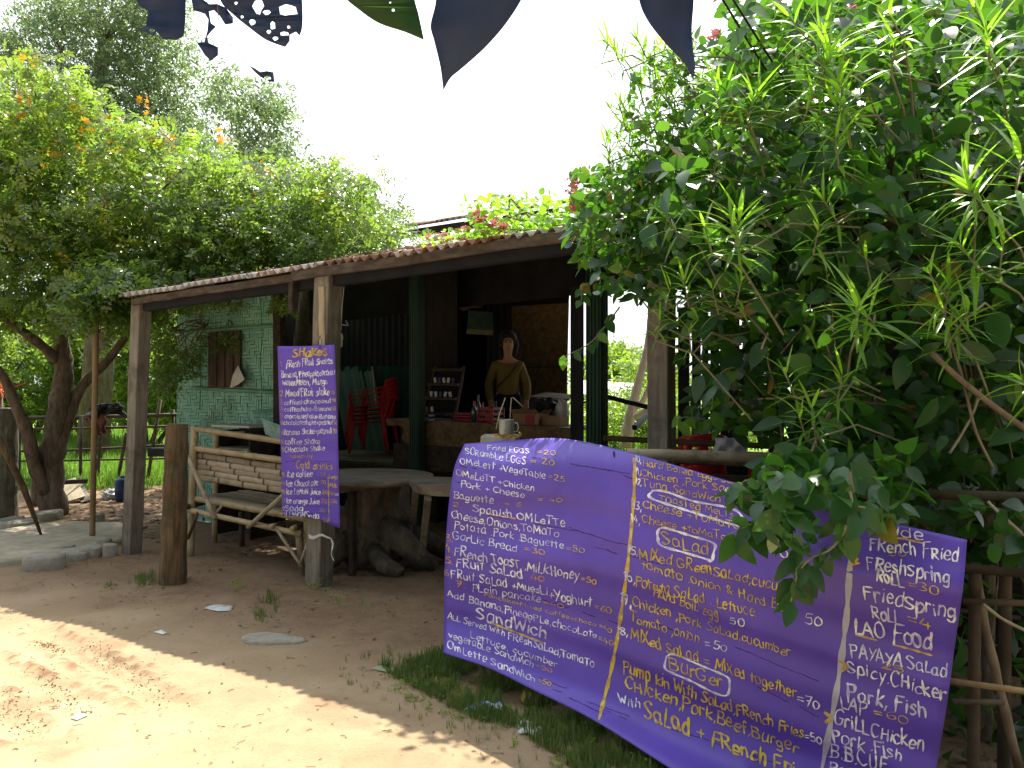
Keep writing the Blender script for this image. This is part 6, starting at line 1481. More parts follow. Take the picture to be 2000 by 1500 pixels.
pt = thing('leaning_tree', 'pale bare-stemmed leaning tree beyond the open bay beside the grey post', 'tree', P(1228, 840, 14)); pt.location.z = 0
pxtube(pt, 'trunk', [(1222, 875), (1230, 815), (1240, 775), (1250, 735), (1259, 700), (1266, 660), (1270, 600)], 14, 14, .10, .035, m_palebark)
pxtube(pt, 'branch', [(1236, 800), (1256, 782), (1268, 755), (1282, 735), (1330, 715)], 14, 14, .055, .03, m_palebark); pxtube(pt, 'branch', [(1240, 815), (1262, 800), (1280, 780), (1300, 770)], 13.8, 13.5, .05, .03, m_palebark)
fh = thing('far_hut', 'small distant hut with white sheet roof seen through the open bay', 'hut', (P(1205, 0, 26).x, 26, 0))
hx = P(1180, 0, 26).x
o = MB().add([(hx - 1, 25, 1.22), (hx + .85, 25, 1.05), (hx + 1.0, 27, 1.5), (hx - .9, 27, 1.62)], [(0, 1, 2, 3)]).build('roof', m_white, fh); solid(o, .05)
MB().box((hx, 26, .55), (1.7, 1.5, 1.1), None).build('wall', m_darkwood, fh)

# ------------------------------------------------------------------ the vine thicket on the right
VL = [leaf_proto(1, .58, 5, .12, .22), leaf_proto(1, .70, 5, .16, .12), leaf_proto(1, .50, 6, .08, .34), leaf_proto(1, .62, 5, .22, .05)]
vt = thing('vine_thicket', 'huge mass of broad dark green climbing leaves over the right end of the hut', 'climbing vine', P(1750, 900, 4.2)); vt.location.z = 0
A1 = [(1420, 70), (1500, -40), (2120, -60), (2120, 1050), (1900, 1045), (1760, 1020), (1640, 985), (1560, 940), (1530, 880), (1510, 650), (1400, 575), (1330, 490), (1250, 430), (1225, 340), (1290, 290), (1370, 240)]
A1b = [(1240, 120), (1290, 90), (1400, 60), (1430, 200), (1330, 300), (1240, 330), (1200, 300)]
A2 = [(1110, 400), (1190, 330), (1270, 300), (1420, 400), (1480, 560), (1320, 600), (1180, 575), (1150, 530), (1110, 470)]
A3 = [(1330, 600), (1560, 560), (1570, 880), (1430, 845), (1340, 800), (1380, 700)]
A4 = [(1425, 945), (1540, 890), (1700, 930), (1770, 985), (1740, 1025), (1690, 1040), (1640, 1020), (1570, 1075), (1520, 1050), (1450, 1020)]
packs = []
def vp(poly, n, y0, y1, s0, s1, young=0.0, power=1.0, up=.6, dn=-.8):
    p_ = region(poly, n, y0, y1, power); packs.append((p_, rdir(n, dn * .6, 1.0), rnrm(n, up, .55, .75), rng.uniform(s0, s1, n), (rng.random(n) < young) * rng.uniform(.3, 1, n)))
vp(A1, 3800, 3.9, 6.2, .08, .16, .05); vp(A1, 1100, 3.5, 4.1, .06, .14, .08)
vp([(1560, 250), (2120, 300), (2120, 1000), (1800, 1000), (1600, 900), (1560, 600)], 620, 3.3, 3.9, .08, .17, .03)
vp([(1400, -40), (1640, -60), (1700, 60), (1560, 260), (1400, 260), (1380, 120)], 420, 3.8, 5.4, .06, .11, .55)
vp(A1b, 260, 4.2, 5.4, .045, .085, .4); vp(A2, 1350, 4.1, 5.5, .05, .10, .12); vp([(1110, 320), (1240, 310), (1260, 400), (1130, 440)], 260, 4.6, 5.4, .05, .08, .8)
vp(A3, 420, 3.9, 5.2, .07, .15, .12); vp([(1300, 600), (1340, 600), (1350, 700), (1310, 700)], 30, 4.6, 4.9, .06, .1, .1); vp(A4, 115, 2.62, 2.84, .05, .11, .05, up=.1, dn=-1.3); vp([(1450, 940), (1540, 900), (1600, 960), (1560, 1060), (1440, 1030)], 45, 2.85, 3.0, .06, .11, .05, up=.1, dn=-1.3); vp([(1480, 880), (1760, 880), (1800, 1010), (1500, 960)], 330, 2.9, 3.7, .08, .16, .05)
vp([(1480, 60), (2150, -60), (2150, 1050), (1600, 950), (1540, 600)], 3600, 5.6, 7.4, .14, .26, .05); vp([(1380, 180), (1480, 60), (1560, 60), (1560, 620), (1400, 560), (1300, 430)], 700, 5.2, 6.4, .10, .18, .1)
vp([(1860, 980), (2120, 980), (2120, 1100), (1920, 1060)], 80, 2.9, 3.5, .07, .14, .02)
vp([(1875, 1040), (2120, 1040), (2120, 1560), (1840, 1560), (1850, 1300)], 260, 3.5, 4.3, .07, .14, .0)
vp([(1400, 60), (1700, -40), (2100, -40), (2100, 700), (1560, 600), (1300, 520), (1230, 380)], 420, 3.5, 4.2, .045, .085, .7)
vp([(1120, 380), (1260, 280), (1400, 120), (1480, 200), (1330, 480), (1180, 480)], 330, 4.1, 4.8, .04, .07, .75)
# single sprigs that hang clear of the mass
def sprigline(pts, Y0, Y1, n, s0, s1, young=0, w_=9):
    q = smoothpts(pts, 6); m_ = len(q); P3 = [P(x, y, Y0 + (Y1 - Y0) * i / (m_ - 1)) for i, (x, y) in enumerate(q)]
    MB().tube(P3, [.0045 * (1.1 - .6 * i / (m_ - 1)) for i in range(m_)], 6, cap=False).build('stem', m_greystem, vt, True)
    p_ = []
    for i in range(n):
        t_ = .12 + .88 * i / max(1, n - 1); k = min(m_ - 1, int(t_ * (m_ - 1))); p_.append(np.array(P3[k]) + rng.normal(0, .008, 3))
    d = np.array([((1 if i % 2 else -1) * .5 + rng.normal(0, .25), -.2 + rng.normal(0, .2), -.75) for i in range(n)])
    packs.append((np.array(p_), d, rnrm(n, .25, 1.0, .35), rng.uniform(s0, s1, n), (rng.random(n) < young) * rng.uniform(.4, 1, n)))
sprigline([(1210, 600), (1180, 640), (1150, 672), (1105, 695)], 4.7, 4.5, 9, .06, .09, .3); sprigline([(1200, 540), (1165, 548), (1140, 560), (1135, 590)], 4.7, 4.6, 9, .05, .08, 0)
sprigline([(1420, 830), (1380, 820), (1340, 815), (1322, 820)], 4.1, 4.0, 8, .06, .10, .45); sprigline([(1500, 780), (1440, 720), (1400, 740), (1390, 800)], 4.1, 4.0, 8, .08, .12, .3)
sprigline([(1560, 960), (1510, 950), (1460, 938), (1435, 960)], 2.85, 2.95, 9, .08, .13, 0); sprigline([(1560, 1000), (1500, 1010), (1455, 1030), (1420, 1045)], 2.85, 2.95, 8, .07, .12, 0)
sprigline([(1640, 960), (1655, 1020), (1625, 1070), (1585, 1090), (1560, 1120), (1545, 1175)], 2.65, 2.75, 13, .05, .10, .15); sprigline([(1660, 920), (1668, 990), (1650, 1050), (1600, 1080)], 2.65, 2.75, 6, .06, .11, .2)
sprigline([(1560, 1080), (1552, 1120), (1548, 1150)], 2.8, 2.78, 5, .09, .12, 0); sprigline([(1500, 640), (1420, 655), (1340, 640), (1290, 610)], 4.2, 4.1, 6, .05, .08, .2); sprigline([(1660, 960), (1668, 985), (1690, 992)], 2.6, 2.58, 3, .09, .12, 0)
pos = np.concatenate([q[0] for q in packs]); dd = np.concatenate([q[1] for q in packs]); nn_ = np.concatenate([q[2] for q in packs]); ss = np.concatenate([q[3] for q in packs]); yy = np.concatenate([q[4] for q in packs])
scatter('foliage', VL, pos, dd, nn_, ss, lf_vine, vt, yy, n_obj=300, objname='leaf')
# variegated pale leaves
vg = LM('variegated leaf', (.10, .22, .06), (.40, .45, .26), (.3, .45, .15), .3, .4, .4)
p_ = np.array([tuple(P(x, y, 2.74)) for (x, y) in ((1512, 1045), (1535, 1040), (1548, 1045), (1572, 1105), (1566, 1095))]); scatter('leaf', VL[1:2], p_, np.array([(-.2, -.1, -1), (.3, -.1, -.8), (.6, 0, -.5), (-.4, 0, -.6), (.2, 0, -1.)]), rnrm(5, .3, 1, .2), [.06, .055, .05, .05, .05], vg, vt, n_obj=5)
# woody stems through the mass
for pts, Y0, Y1, r_, m_ in (([(1300, 640), (1370, 668), (1440, 655), (1500, 632), (1560, 600), (1640, 560)], 4.2, 4.4, .006, m_greystem), ([(1488, 682), (1512, 625), (1545, 578)], 4.0, 4.05, .007, m_palewood), ([(1520, 640), (1500, 700), (1520, 780), (1530, 900)], 4.1, 4.0, .005, m_greystem),
    ([(1600, 770), (1700, 788), (1850, 795), (1990, 782), (2080, 770)], 3.7, 3.6, .009, m_twig), ([(1820, 690), (1880, 745), (1950, 800), (2060, 880)], 3.4, 3.3, .012, m_twig), ([(1855, 885), (1880, 845), (1903, 800), (1915, 760)], 3.4, 3.5, .006, m_palewood),
    ([(1838, 550), (1850, 640), (1880, 740), (1905, 840), (1940, 915)], 3.5, 3.3, .006, m_twig), ([(1750, 640), (1800, 540), (1850, 480)], 4.0, 4.2, .012, m_twig), ([(1245, 385), (1285, 335), (1322, 290)], 4.5, 4.4, .007, m_greystem), ([(1180, 470), (1240, 420), (1300, 370), (1320, 300)], 4.6, 4.4, .005, m_greystem),
    ([(1310, 285), (1325, 300), (1350, 318)], 4.3, 4.2, .012, m_palewood), ([(1480, 780), (1560, 775), (1600, 770)], 4.0, 3.8, .006, m_twig), ([(1640, 770), (1600, 850), (1560, 950), (1530, 980)], 3.6, 3.3, .008, m_twig), ([(1560, 870), (1535, 910), (1510, 935)], 4.15, 4.1, .010, m_twig),
    ([(1520, 940), (1545, 905), (1562, 860), (1600, 820)], 4.1, 4.1, .006, m_palewood), ([(1660, 600), (1655, 700), (1640, 800), (1640, 860)], 3.9, 3.9, .012, m_bark), ([(1930, 980), (1960, 1010), (2040, 1080)], 3.1, 3.0, .006, m_palewood), ([(1810, 400), (1800, 520), (1790, 640), (1800, 900), (1810, 1300)], 4.5, 4.5, .04, m_bark),
    ([(1860, 480), (1900, 700), (1930, 1000), (1925, 1500)], 4.3, 3.8, .03, m_bark), ([(1900, 1100), (1930, 1250), (1990, 1500)], 3.3, 3.3, .018, m_twig), ([(1920, 1180), (1960, 1210), (2020, 1240)], 3.1, 3.1, .006, m_palewood), ([(1760, 250), (1790, 330), (1810, 420)], 4.4, 4.5, .03, m_bark)):
    q = smoothpts(pts, 5); m2 = len(q); MB().tube([P(x, y, Y0 + (Y1 - Y0) * i / (m2 - 1)) for i, (x, y) in enumerate(q)], [r_ * random.uniform(.85, 1.1) for _ in range(m2)], 7, wob=.05).build('stem', m_, vt, True)
n = 140; p_ = region([(1560, 60), (2100, 60), (2100, 1100), (1600, 950)], n, 3.6, 5.2); mb = MB()
for q in p_:
    a = Vector(q); b = a + Vector((random.uniform(-.35, .35), random.uniform(-.2, .2), -random.uniform(.2, .6))); mb.tube([a, a.lerp(b, .5) + Vector((random.uniform(-.06, .06), 0, 0)), b], .003, 4, cap=False)
o = mb.build('twigs', m_twig, vt, True); o['kind'] = 'stuff'

# narrow-leaved shrub arching through it
ol = thing('narrow_leaf_shrub', 'bright green shrub with long narrow leaves in rosettes arching out of the vine thicket', 'shrub', P(1850, 900, 4.6)); ol.location.z = 0
NL = [leaf_proto(1, .10, 6, .25, d) for d in (.06, .2, .4)]
ro = [(1620, 100, 3.8, 26, .24), (1600, 60, 3.9, 16, .22), (1617, 112, 3.75, 20, .24), (1640, 165, 3.7, 22, .22), (1630, 205, 3.75, 18, .22), (1735, 25, 3.7, 10, .2), (1748, 85, 3.7, 10, .2), (1632, 265, 3.7, 16, .19), (1470, 190, 3.9, 18, .20), (1480, 185, 3.95, 14, .18), (1408, 165, 4.0, 14, .18), (1400, 180, 4.0, 12, .18), (1405, 288, 4.1, 10, .15),
      (1445, 425, 3.7, 26, .22), (1430, 440, 3.65, 14, .21), (1375, 440, 3.75, 10, .16), (1300, 420, 4.1, 12, .16), (1265, 415, 4.2, 10, .15), (1605, 385, 3.7, 14, .17), (1600, 440, 3.65, 16, .17), (1690, 500, 3.8, 8, .15), (1675, 595, 3.5, 26, .21), (1680, 600, 3.55, 12, .22), (1885, 345, 3.5, 20, .24), (1890, 370, 3.45, 14, .23), (1872, 475, 3.5, 18, .22), (1925, 60, 3.6, 18, .24), (1925, 100, 3.55, 12, .2),
      (1995, 300, 3.4, 12, .25), (1812, 530, 3.6, 12, .18), (1835, 600, 3.5, 12, .17), (1890, 610, 3.55, 14, .18), (1850, 640, 3.55, 12, .17), (1855, 560, 3.6, 12, .2), (1992, 740, 3.4, 14, .19), (1645, 735, 3.6, 14, .16), (1532, 725, 3.7, 14, .15), (1585, 795, 3.6, 16, .16), (1560, 810, 3.6, 10, .14), (1290, 625, 4.2, 12, .13), (1345, 640, 4.1, 8, .12), (1335, 545, 4.1, 18, .17), (1310, 560, 4.15, 10, .15), (1960, 470, 3.45, 10, .2), (1560, 340, 4.0, 10, .16),
      (1165, 455, 4.8, 14, .16), (1130, 440, 5.0, 14, .16), (1150, 480, 4.8, 10, .15), (1210, 470, 4.6, 12, .15), (1230, 500, 4.5, 10, .14), (1450, 540, 3.9, 14, .16), (1390, 560, 4.0, 12, .15)]
for _ in range(70):
    x, y = rng.uniform(1180, 1400), rng.uniform(60, 330)
    if x > 1150 + (330 - y) * -.1 + abs(y - 200) * .3: ro.append((x, y, rng.uniform(4.3, 5.0), 14, .14))
for _ in range(4): ro.append((rng.uniform(1500, 1990), rng.uniform(0, 900), rng.uniform(3.7, 4.2), 12, .17))
mb = MB(); Lp_ = []; Ld = []; Ln = []; Ls_ = []; Ly = []
for (x, y, Yr, nl, L) in ro:
    if x > 1280 and Yr < 4.25: Yr = Yr - .45; L = L * .86
    nl = int(nl * 1.15)
    c = P(x, y, Yr); far_ = Vector((c.x + random.uniform(.2, .7), c.y + random.uniform(.3, .7), c.z + random.uniform(-.5, .1))) if x > 1420 else Vector((c.x + random.uniform(.25, .55), c.y + random.uniform(0, .3), c.z - random.uniform(.05, .45)))
    ax = Vector((random.uniform(-.8, .1), random.uniform(-.6, -.1), random.uniform(.3, 1.0))).normalized()
    bk = c - ax * .12; mb.tube([far_, far_.lerp(bk, .6) + Vector((0, 0, .08)), bk, c], [.005, .0045, .004, .0025], 5, cap=False)
    u_ = ax.cross(Vector((0, 0, 1))).normalized(); w2_ = ax.cross(u_)
    for i in range(nl):
        a = i * 2.4 + random.uniform(-.2, .2); t_ = i / nl; d = (u_ * math.cos(a) + w2_ * math.sin(a)) * (.5 + .5 * t_) + ax * (.9 - 1.05 * t_) + Vector((random.uniform(-.15, .15), 0, -.08 + random.uniform(-.15, .15)))
        Lp_.append(tuple(c - ax * .14 * t_)); Ld.append(tuple(d)); Ln.append(tuple(Vector((0, 0, .8)) + ax * .8)); Ls_.append(L * random.uniform(.75, 1.1)); Ly.append(.7 if t_ < .25 else random.choice((0, 0, .3)))
scatter('foliage', NL, Lp_, Ld, Ln, Ls_, lf_ole, ol, Ly, n_obj=300, objname='leaf'); mb.build('stem', m_greystem, ol, True)
MB().tube([Vector((ol.location.x, 4.7, -.1)), Vector((ol.location.x - .1, 4.7, 1.2)), P(1800, 300, 4.7), P(1750, 50, 4.5)], [.05, .045, .035, .02], 10).build('trunk', m_bark, ol, True)
vs, fs = blob(P(1757, 108, 3.55), .026, .024, .024, amp=.05); fr = MB().add(vs, fs); vs, fs = blob(P(1814, 25, 3.6), .022, .022, .022, amp=.05); fr.add(vs, fs); vs, fs = blob(P(1830, 24, 3.6), .02, .02, .02, amp=.05); fr.add(vs, fs); fr.build('fruit', M('green fruit', (.10, .20, .04), (.16, .28, .06), 9, rough=.4, bump=.1), ol, True)

# creeper with red blossom on the roof edge
rc = thing('roof_creeper', 'sunlit creeper with dusky red blossoms sprawling along the roof edge', 'creeper', tuple(W(4.4, .1, 2.5)))
def onroof(pl_, n, v0, v1):
    out = []
    q = np.array(pl_, float); lo, hi = q.min(0), q.max(0)
    while len(out) < n:
        x, y = rng.uniform(lo[0], hi[0]), rng.uniform(lo[1], hi[1])
        if inpoly(np.array([x]), np.array([y]), pl_)[0]:
            b = B(x, y, rng.uniform(v0, v1))
            u_, v_ = UVof(b); zr = roofz(u_, v_) + .03
            if b.z < zr: b.z = zr + random.uniform(0, .08)
            out.append(tuple(b))
    return np.array(out)
p_ = onroof([(900, 395), (940, 380), (1000, 385), (1060, 380), (1120, 390), (1150, 430), (1140, 480), (1050, 480), (1000, 478), (960, 465), (920, 440)], 1000, -.15, 1.0); n = len(p_)
scatter('foliage', VL[:2] + [NL[1] if False else leaf_proto(1, .14, 5, .2, .2), leaf_proto(1, .3, 4, .2, .2)], p_, rdir(n, 0), rnrm(n, 1, .4), rng.uniform(.04, .085, n), lf_ole, rc, rng.uniform(.2, 1, n))
p_ = onroof([(815, 488), (850, 470), (900, 452), (960, 450), (1000, 455), (1010, 478), (940, 492), (880, 498), (820, 500)], 300, -.1, .7); n = len(p_); scatter('foliage', VL[:2], p_, rdir(n, .2), rnrm(n), rng.uniform(.03, .06, n), lf_ole, rc, rng.uniform(.4, 1, n))
p_ = np.concatenate([onroof([(x - 16, y), (x, y - 14), (x + 16, y), (x, y + 14)], m_, 0, .5) for (x, y, m_) in ((935, 425, 45), (970, 438, 35), (955, 470, 25), (905, 470, 25), (870, 475, 25), (980, 465, 25), (845, 485, 14))])
n = len(p_); scatter('blossom', [FP], p_, rdir(n, .4), rnrm(n), rng.uniform(.02, .035, n), lf_pink, rc)
p_ = np.concatenate([region([(x - 12, y - 14), (x + 12, y - 14), (x + 12, y + 14), (x - 12, y + 14)], 14, 4.5, 4.8) for (x, y) in ((1117, 365), (1125, 395), (1520, 8), (1660, 10), (1395, 75))]); n = len(p_); scatter('blossom', [FP], p_, rdir(n, .3), rnrm(n), rng.uniform(.02, .03, n), lf_pink, rc)
mb = MB()
for pts in ([(1140, 420), (1060, 425), (1000, 400)], [(1080, 470), (1030, 420), (995, 385)], [(1100, 440), (1040, 450), (960, 440), (930, 400)], [(1000, 475), (930, 470), (870, 490), (820, 495)], [(1060, 430), (1000, 425), (995, 380)]):
    q = smoothpts(pts, 5); mb.tube([B(x, y, .1) for x, y in q], .006, 6, cap=False)
mb.build('stem', m_greystem, rc, True)

# ------------------------------------------------------------------ the tree the viewer stands under
ob = thing('overhanging_tree', 'broad-leaved tree above the viewer whose dark leaves hang into the top of the view', 'tree', (2.6, -2.2, 0))
MB().tube([(2.6, -2.2, -.1), (2.5, -2.1, 1.2), (2.3, -1.9, 2.6), (1.9, -2.0, 3.8), (1.2, -2.6, 5.0)], [.24, .2, .17, .13, .07], 14, wob=.05).build('trunk', m_bark, ob, True)
MB().tube([(2.3, -1.9, 2.6), (2.0, -.8, 2.65), (1.5, .4, 2.5), (1.0, 1.0, 2.3)], [.07, .045, .025, .014], 10).build('bough', m_bark, ob, True)
n = 6500; p_ = np.column_stack([rng.normal(0, 1, n), rng.normal(0, 1, n), rng.normal(0, 1, n)]); p_ /= np.linalg.norm(p_, axis=1, keepdims=True); p_ *= (rng.random(n) ** .4)[:, None]
p_ = p_ * np.array([5.5, 3.6, 2.0]) + np.array([.3, -4.0, 5.0]); p_ = p_[(p_[:, 2] > 3.0)]; n = len(p_)
scatter('crown', [VL[0], VL[1]], p_, rdir(n, -.5), rnrm(n, 1, 0), rng.uniform(.22, .36, n), lf_vine, ob)
MB().tube([(-.9, 1.05, 2.1), (-.45, 1.0, 2.14), (0, .98, 2.18), (.5, .98, 2.24), (1.0, 1.0, 2.3)], [.007, .009, .010, .012, .014], 10).build('twig', m_bark, ob, True)
def shape(name, outer, holes, Yl, mat, curl=.02):
    def rs(pl_):
        out = []
        for i in range(len(pl_)):
            a, b = pl_[i], pl_[(i + 1) % len(pl_)]; L = math.hypot(b[0] - a[0], b[1] - a[1]); k = max(1, int(L / 14))
            for j in range(k): out.append((a[0] + (b[0] - a[0]) * j / k, a[1] + (b[1] - a[1]) * j / k))
        return out
    outer = rs(outer); hs = []
    for (x, y, rx, ry) in holes:
        m_ = 10; ph = random.random() * 6; hs.append([(x + rx * math.cos(2 * math.pi * i / m_) * (1 + .18 * math.sin(ph + i * 2.6)), y + ry * math.sin(2 * math.pi * i / m_) * (1 + .18 * math.cos(ph + i * 2))) for i in range(m_)])
    loops_ = [outer] + hs; flat = [q for l in loops_ for q in l]
    tr = tessellate_polygon([[Vector((x, y, 0)) for x, y in l] for l in loops_])
    xs_ = [q[0] for q in outer]; cx = sum(xs_) / len(xs_); wd = max(xs_) - min(xs_)
    vs = [P(x, y, Yl + curl * ((x - cx) / wd) ** 2 * 4 * .5 + .00012 * (y + 60)) for x, y in flat]
    o = MB().add(vs, [tuple(t_) for t_ in tr]).build(name, mat, ob, True); solid(o, .0006); return o
def petiole(x, y, Yl, tx):
    a = P(x, y, Yl); MB().tube([a, a.lerp(Vector((tx, 1.0, 2.16)), .5) + Vector((.01, 0, 0)), Vector((tx, 1.0, 2.16))], .0022, 6).build('petiole', m_twig, ob, True)
sm = lambda l: smoothpts(l, 4)
shape('leaf', sm([(828, 78), (790, 62), (740, 45), (700, 18), (670, -10), (650, -60), (680, -150), (740, -190)]) + sm([(740, -190), (790, -120), (808, -10), (818, 30), (828, 78)]), [(768, 20, 3, 3), (762, 5, 2, 2)], .95, LM('thick leaf with light patch', (.02, .06, .02), (.03, .08, .025), (.12, .35, .03), .22, .45, .3)); petiole(740, -190, .95, -.12)
shape('leaf', sm([(866, 176), (860, 130), (848, 80), (841, 50), (850, 10), (860, -50), (900, -150), (960, -210)]) + sm([(960, -210), (1030, -150), (1045, -60), (1018, 0), (985, 50), (945, 95), (900, 135), (880, 152), (866, 176)]), [], .92, lf_big, .03); petiole(960, -210, .92, 0)
shape('leaf', sm([(1354, 156), (1338, 125), (1300, 85), (1265, 40), (1248, 0), (1240, -60), (1255, -140), (1300, -200)]) + sm([(1300, -200), (1345, -130), (1354, -60), (1355, 0), (1351, 60), (1354, 100), (1358, 130), (1354, 156)]), [], .9, lf_big, .03); petiole(1300, -200, .9, .2)
shape('leaf', sm([(557, 92), (520, 78), (488, 55), (455, 28), (430, 0), (415, -60), (450, -130), (500, -170)]) + sm([(500, -170), (560, -120), (585, -40), (591, 20), (590, 55), (585, 70)]) + [(578, 62), (566, 68), (566, 80)], [(504, 12, 10, 15), (521, 24, 7, 5), (563, 20, 19, 11), (533, 50, 5, 8), (525, 62, 4, 4), (538, 75, 5, 4), (556, 66, 9, 4), (493, 43, 6, 6), (473, 33, 3, 3), (461, 6, 3, 3), (564, 53, 3, 3)], .98, lf_big, .02); petiole(500, -170, .98, -.35)
shape('leaf', [(376, -60), (374, 0), (378, 20), (400, 27), (407, 38), (405, 60), (399, 82), (384, 83), (392, 95), (400, 108), (412, 119), (426, 108), (426, 92), (408, 84), (404, 72), (412, 62), (422, 52), (412, 45), (408, 22), (418, 20), (430, 32), (440, 48), (455, 46), (455, 34), (440, 14), (424, 8), (408, 8), (392, -6), (384, -60), (380, -120)], [], .97, lf_big); petiole(380, -120, .97, -.42)
shape('leaf', [(262, -10), (272, 12), (290, 22), (285, 50), (270, 58), (300, 70), (306, 62), (318, 76), (345, 78), (359, 70), (362, 40), (363, 0), (355, -60), (330, -120), (290, -80)], [(296, 60, 6, 4)], 1.0, lf_big); petiole(330, -120, 1.0, -.5)
shape('leaf_scrap', [(486, 128), (496, 132), (508, 141), (522, 139), (534, 141), (536, 160), (527, 160), (516, 154), (508, 150), (498, 141)], [(523, 152, 7, 4)], .97, lf_big)
MB().tube([P(487, 129, .97), P(455, 92, .97), P(428, 62, .97), P(425, 10, .97), P(400, -60, .97)], .0005, 5).build('midrib', m_twig, ob, True)
for k, (a, b) in enumerate((((1400, -20), (1530, 190)), ((1420, -20), (1560, 200)))):
    o = MB().tube([P(a[0] - 60, a[1] - 110, 3.2), P(*a, 3.4), P((a[0] + b[0]) / 2, (a[1] + b[1]) / 2 + 2, 3.9), P(*b, 4.4), P(b[0] + 60, b[1] + 60, 4.7)], .005, 7).build('overhead_cable', m_cable, None, True); tag(o, ('left one of two black cables sloping into the vine thicket', 'right one of two black cables sloping into the vine thicket')[k], 'cable')

# ------------------------------------------------------------------ grass, weeds, litter
BL = leaf_proto(1, .07, 4, .2, .35)
def tuft(nb, seed, spread=1.0):
    r = random.Random(seed); it = []
    for i in range(nb):
        a = r.uniform(0, 6.28); s = r.uniform(.2, .8) * spread
        lp = leaf_proto(1, r.uniform(.045, .10), 4, .2, r.uniform(.2, .6)); it.append(xf(lp, (math.cos(a) * s, math.sin(a) * s, 1), (math.cos(a), math.sin(a), .8), r.uniform(.5, 1.1), (r.uniform(-.12, .12), r.uniform(-.12, .12), 0)))
    return join_protos(it)
TU = [tuft(7, 1), tuft(8, 2, 1.5), tuft(6, 3, 2.2)]
TU = [(p_[0][:, [0, 1, 2]], p_[1]) for p_ in TU]
# tufts are modelled with +Z up: turn them so that the scatter frame (+Y forward, +Z normal) keeps Z up
def tufts(name, xy, s, mat, tint=None, parent=None, zf=None):
    n = len(xy); z = np.array([gz(x, y) for x, y in xy]) - .004 if zf is None else np.full(n, zf); a = rng.uniform(0, 6.28, n)
    return scatter(name, TU, np.column_stack([xy, z]), np.stack([np.cos(a), np.sin(a), 0 * a], 1), np.tile([0, 0, 1.0], (n, 1)) + rng.normal(0, .1, (n, 3)), s, mat, parent, tint)
def groundpoly(poly, n):
    w_ = [tuple(G(*q))[:2] for q in poly]; w_ = np.array(w_); lo, hi = w_.min(0), w_.max(0); out = []
    while len(out) < n:
        x, y = rng.uniform(lo[0], hi[0], n * 3), rng.uniform(lo[1], hi[1], n * 3); ok = inpoly(x, y, [tuple(q) for q in w_]); out += list(zip(x[ok], y[ok]))
    return np.array(out[:n])
gp = groundpoly([(740, 1302), (800, 1292), (870, 1272), (950, 1300), (1100, 1372), (1250, 1440), (1500, 1560), (1900, 1800), (1700, 2200), (1380, 1800), (1180, 1580), (1100, 1480), (1000, 1420), (930, 1405), (860, 1370), (780, 1330)], 6500)
keep = fbm(gp[:, 0] * 5, gp[:, 1] * 5, 3) > .30; gp = gp[keep]
tufts('verge_grass', gp, rng.uniform(.028, .075, len(gp)), lf_grass, rng.random(len(gp)) * .6 * (rng.random(len(gp)) < .4))
g2_ = groundpoly([(760, 1300), (870, 1270), (1100, 1372), (1400, 1520), (1300, 1700), (1060, 1480), (900, 1410), (740, 1350)], 260)
scatter('verge_weeds', [SG, SG2], np.column_stack([g2_, np.array([gz(*q) for q in g2_]) + .012]), rdir(260, .5), rnrm(260), rng.uniform(.03, .075, 260), lf_bush, None, rng.random(260) * .4)
g2_ = groundpoly([(640, 1290), (760, 1260), (1000, 1330), (1500, 1500), (1200, 1620), (960, 1470), (800, 1400), (680, 1350)], 420)
tufts('stray_grass', g2_, rng.uniform(.015, .045, len(g2_)), lf_grass, rng.random(len(g2_)))
gp = groundpoly([(1800, 1050), (2100, 1050), (2100, 1600), (1500, 1600), (1200, 1300), (1250, 1150)], 500); tufts('shade_weeds', gp, rng.uniform(.04, .1, len(gp)), lf_grass)
for (x, y, wx, wy, nn, sc_, lb) in ((285, 1135, 32, 14, 40, .07, 'grass tuft at the left foot of the round brown log'), (352, 1132, 12, 6, 14, .06, 'few grass blades at the right foot of the round brown log'), (618, 1150, 20, 16, 22, .06, 'leafy weed at the foot of the middle timber post'), (660, 1178, 24, 14, 18, .045, 'low weed right of the middle post foot'), (715, 1185, 16, 16, 14, .04, 'small weed in the shaded track behind the menu board'),
                             (528, 1175, 26, 12, 30, .05, 'sparse grass patch in front of the bench end'), (510, 1205, 26, 12, 30, .05, 'sparse grass patch nearest the pale sunken stone'), (470, 1155, 10, 8, 8, .06, 'single small weed under the bench'), (215, 1145, 22, 6, 14, .04, 'thin creeping weed left of the log in the dirt')):
    g0 = G(x, y); t_ = thing('weed', lb, 'weed', (g0.x, g0.y, 0)); xy = np.array([tuple(G(x + rng.normal(0, wx * .5), y + rng.normal(0, wy * .5)))[:2] for _ in range(nn)]); z = np.array([gz(*q) for q in xy])
    if 'leafy' in lb or 'low weed' in lb or 'small weed' in lb:
        pos = np.column_stack([xy, z + rng.uniform(.01, sc_, nn)]); scatter('foliage', [SG], pos, rdir(nn, .4), rnrm(nn), rng.uniform(.7, 1.3, nn) * sc_, lf_bush, t_, np.full(nn, .3))
    else: tufts('blades', xy, rng.uniform(.6, 1.3, nn) * sc_, lf_grass, np.full(nn, .2), t_)
# field grass
xy = np.column_stack([rng.uniform(-14, 4, 15000), 13.3 + 14 * rng.random(15000) ** 1.5]); tufts('field_grass', xy, rng.uniform(.10, .26, len(xy)), lf_field, None, None, .05)
xy = np.column_stack([rng.uniform(-9, -5.2, 700), 12.3 + 1.0 * rng.random(700)]); tufts('fence_grass', xy, rng.uniform(.08, .26, len(xy)), lf_field, None, None, -.02)
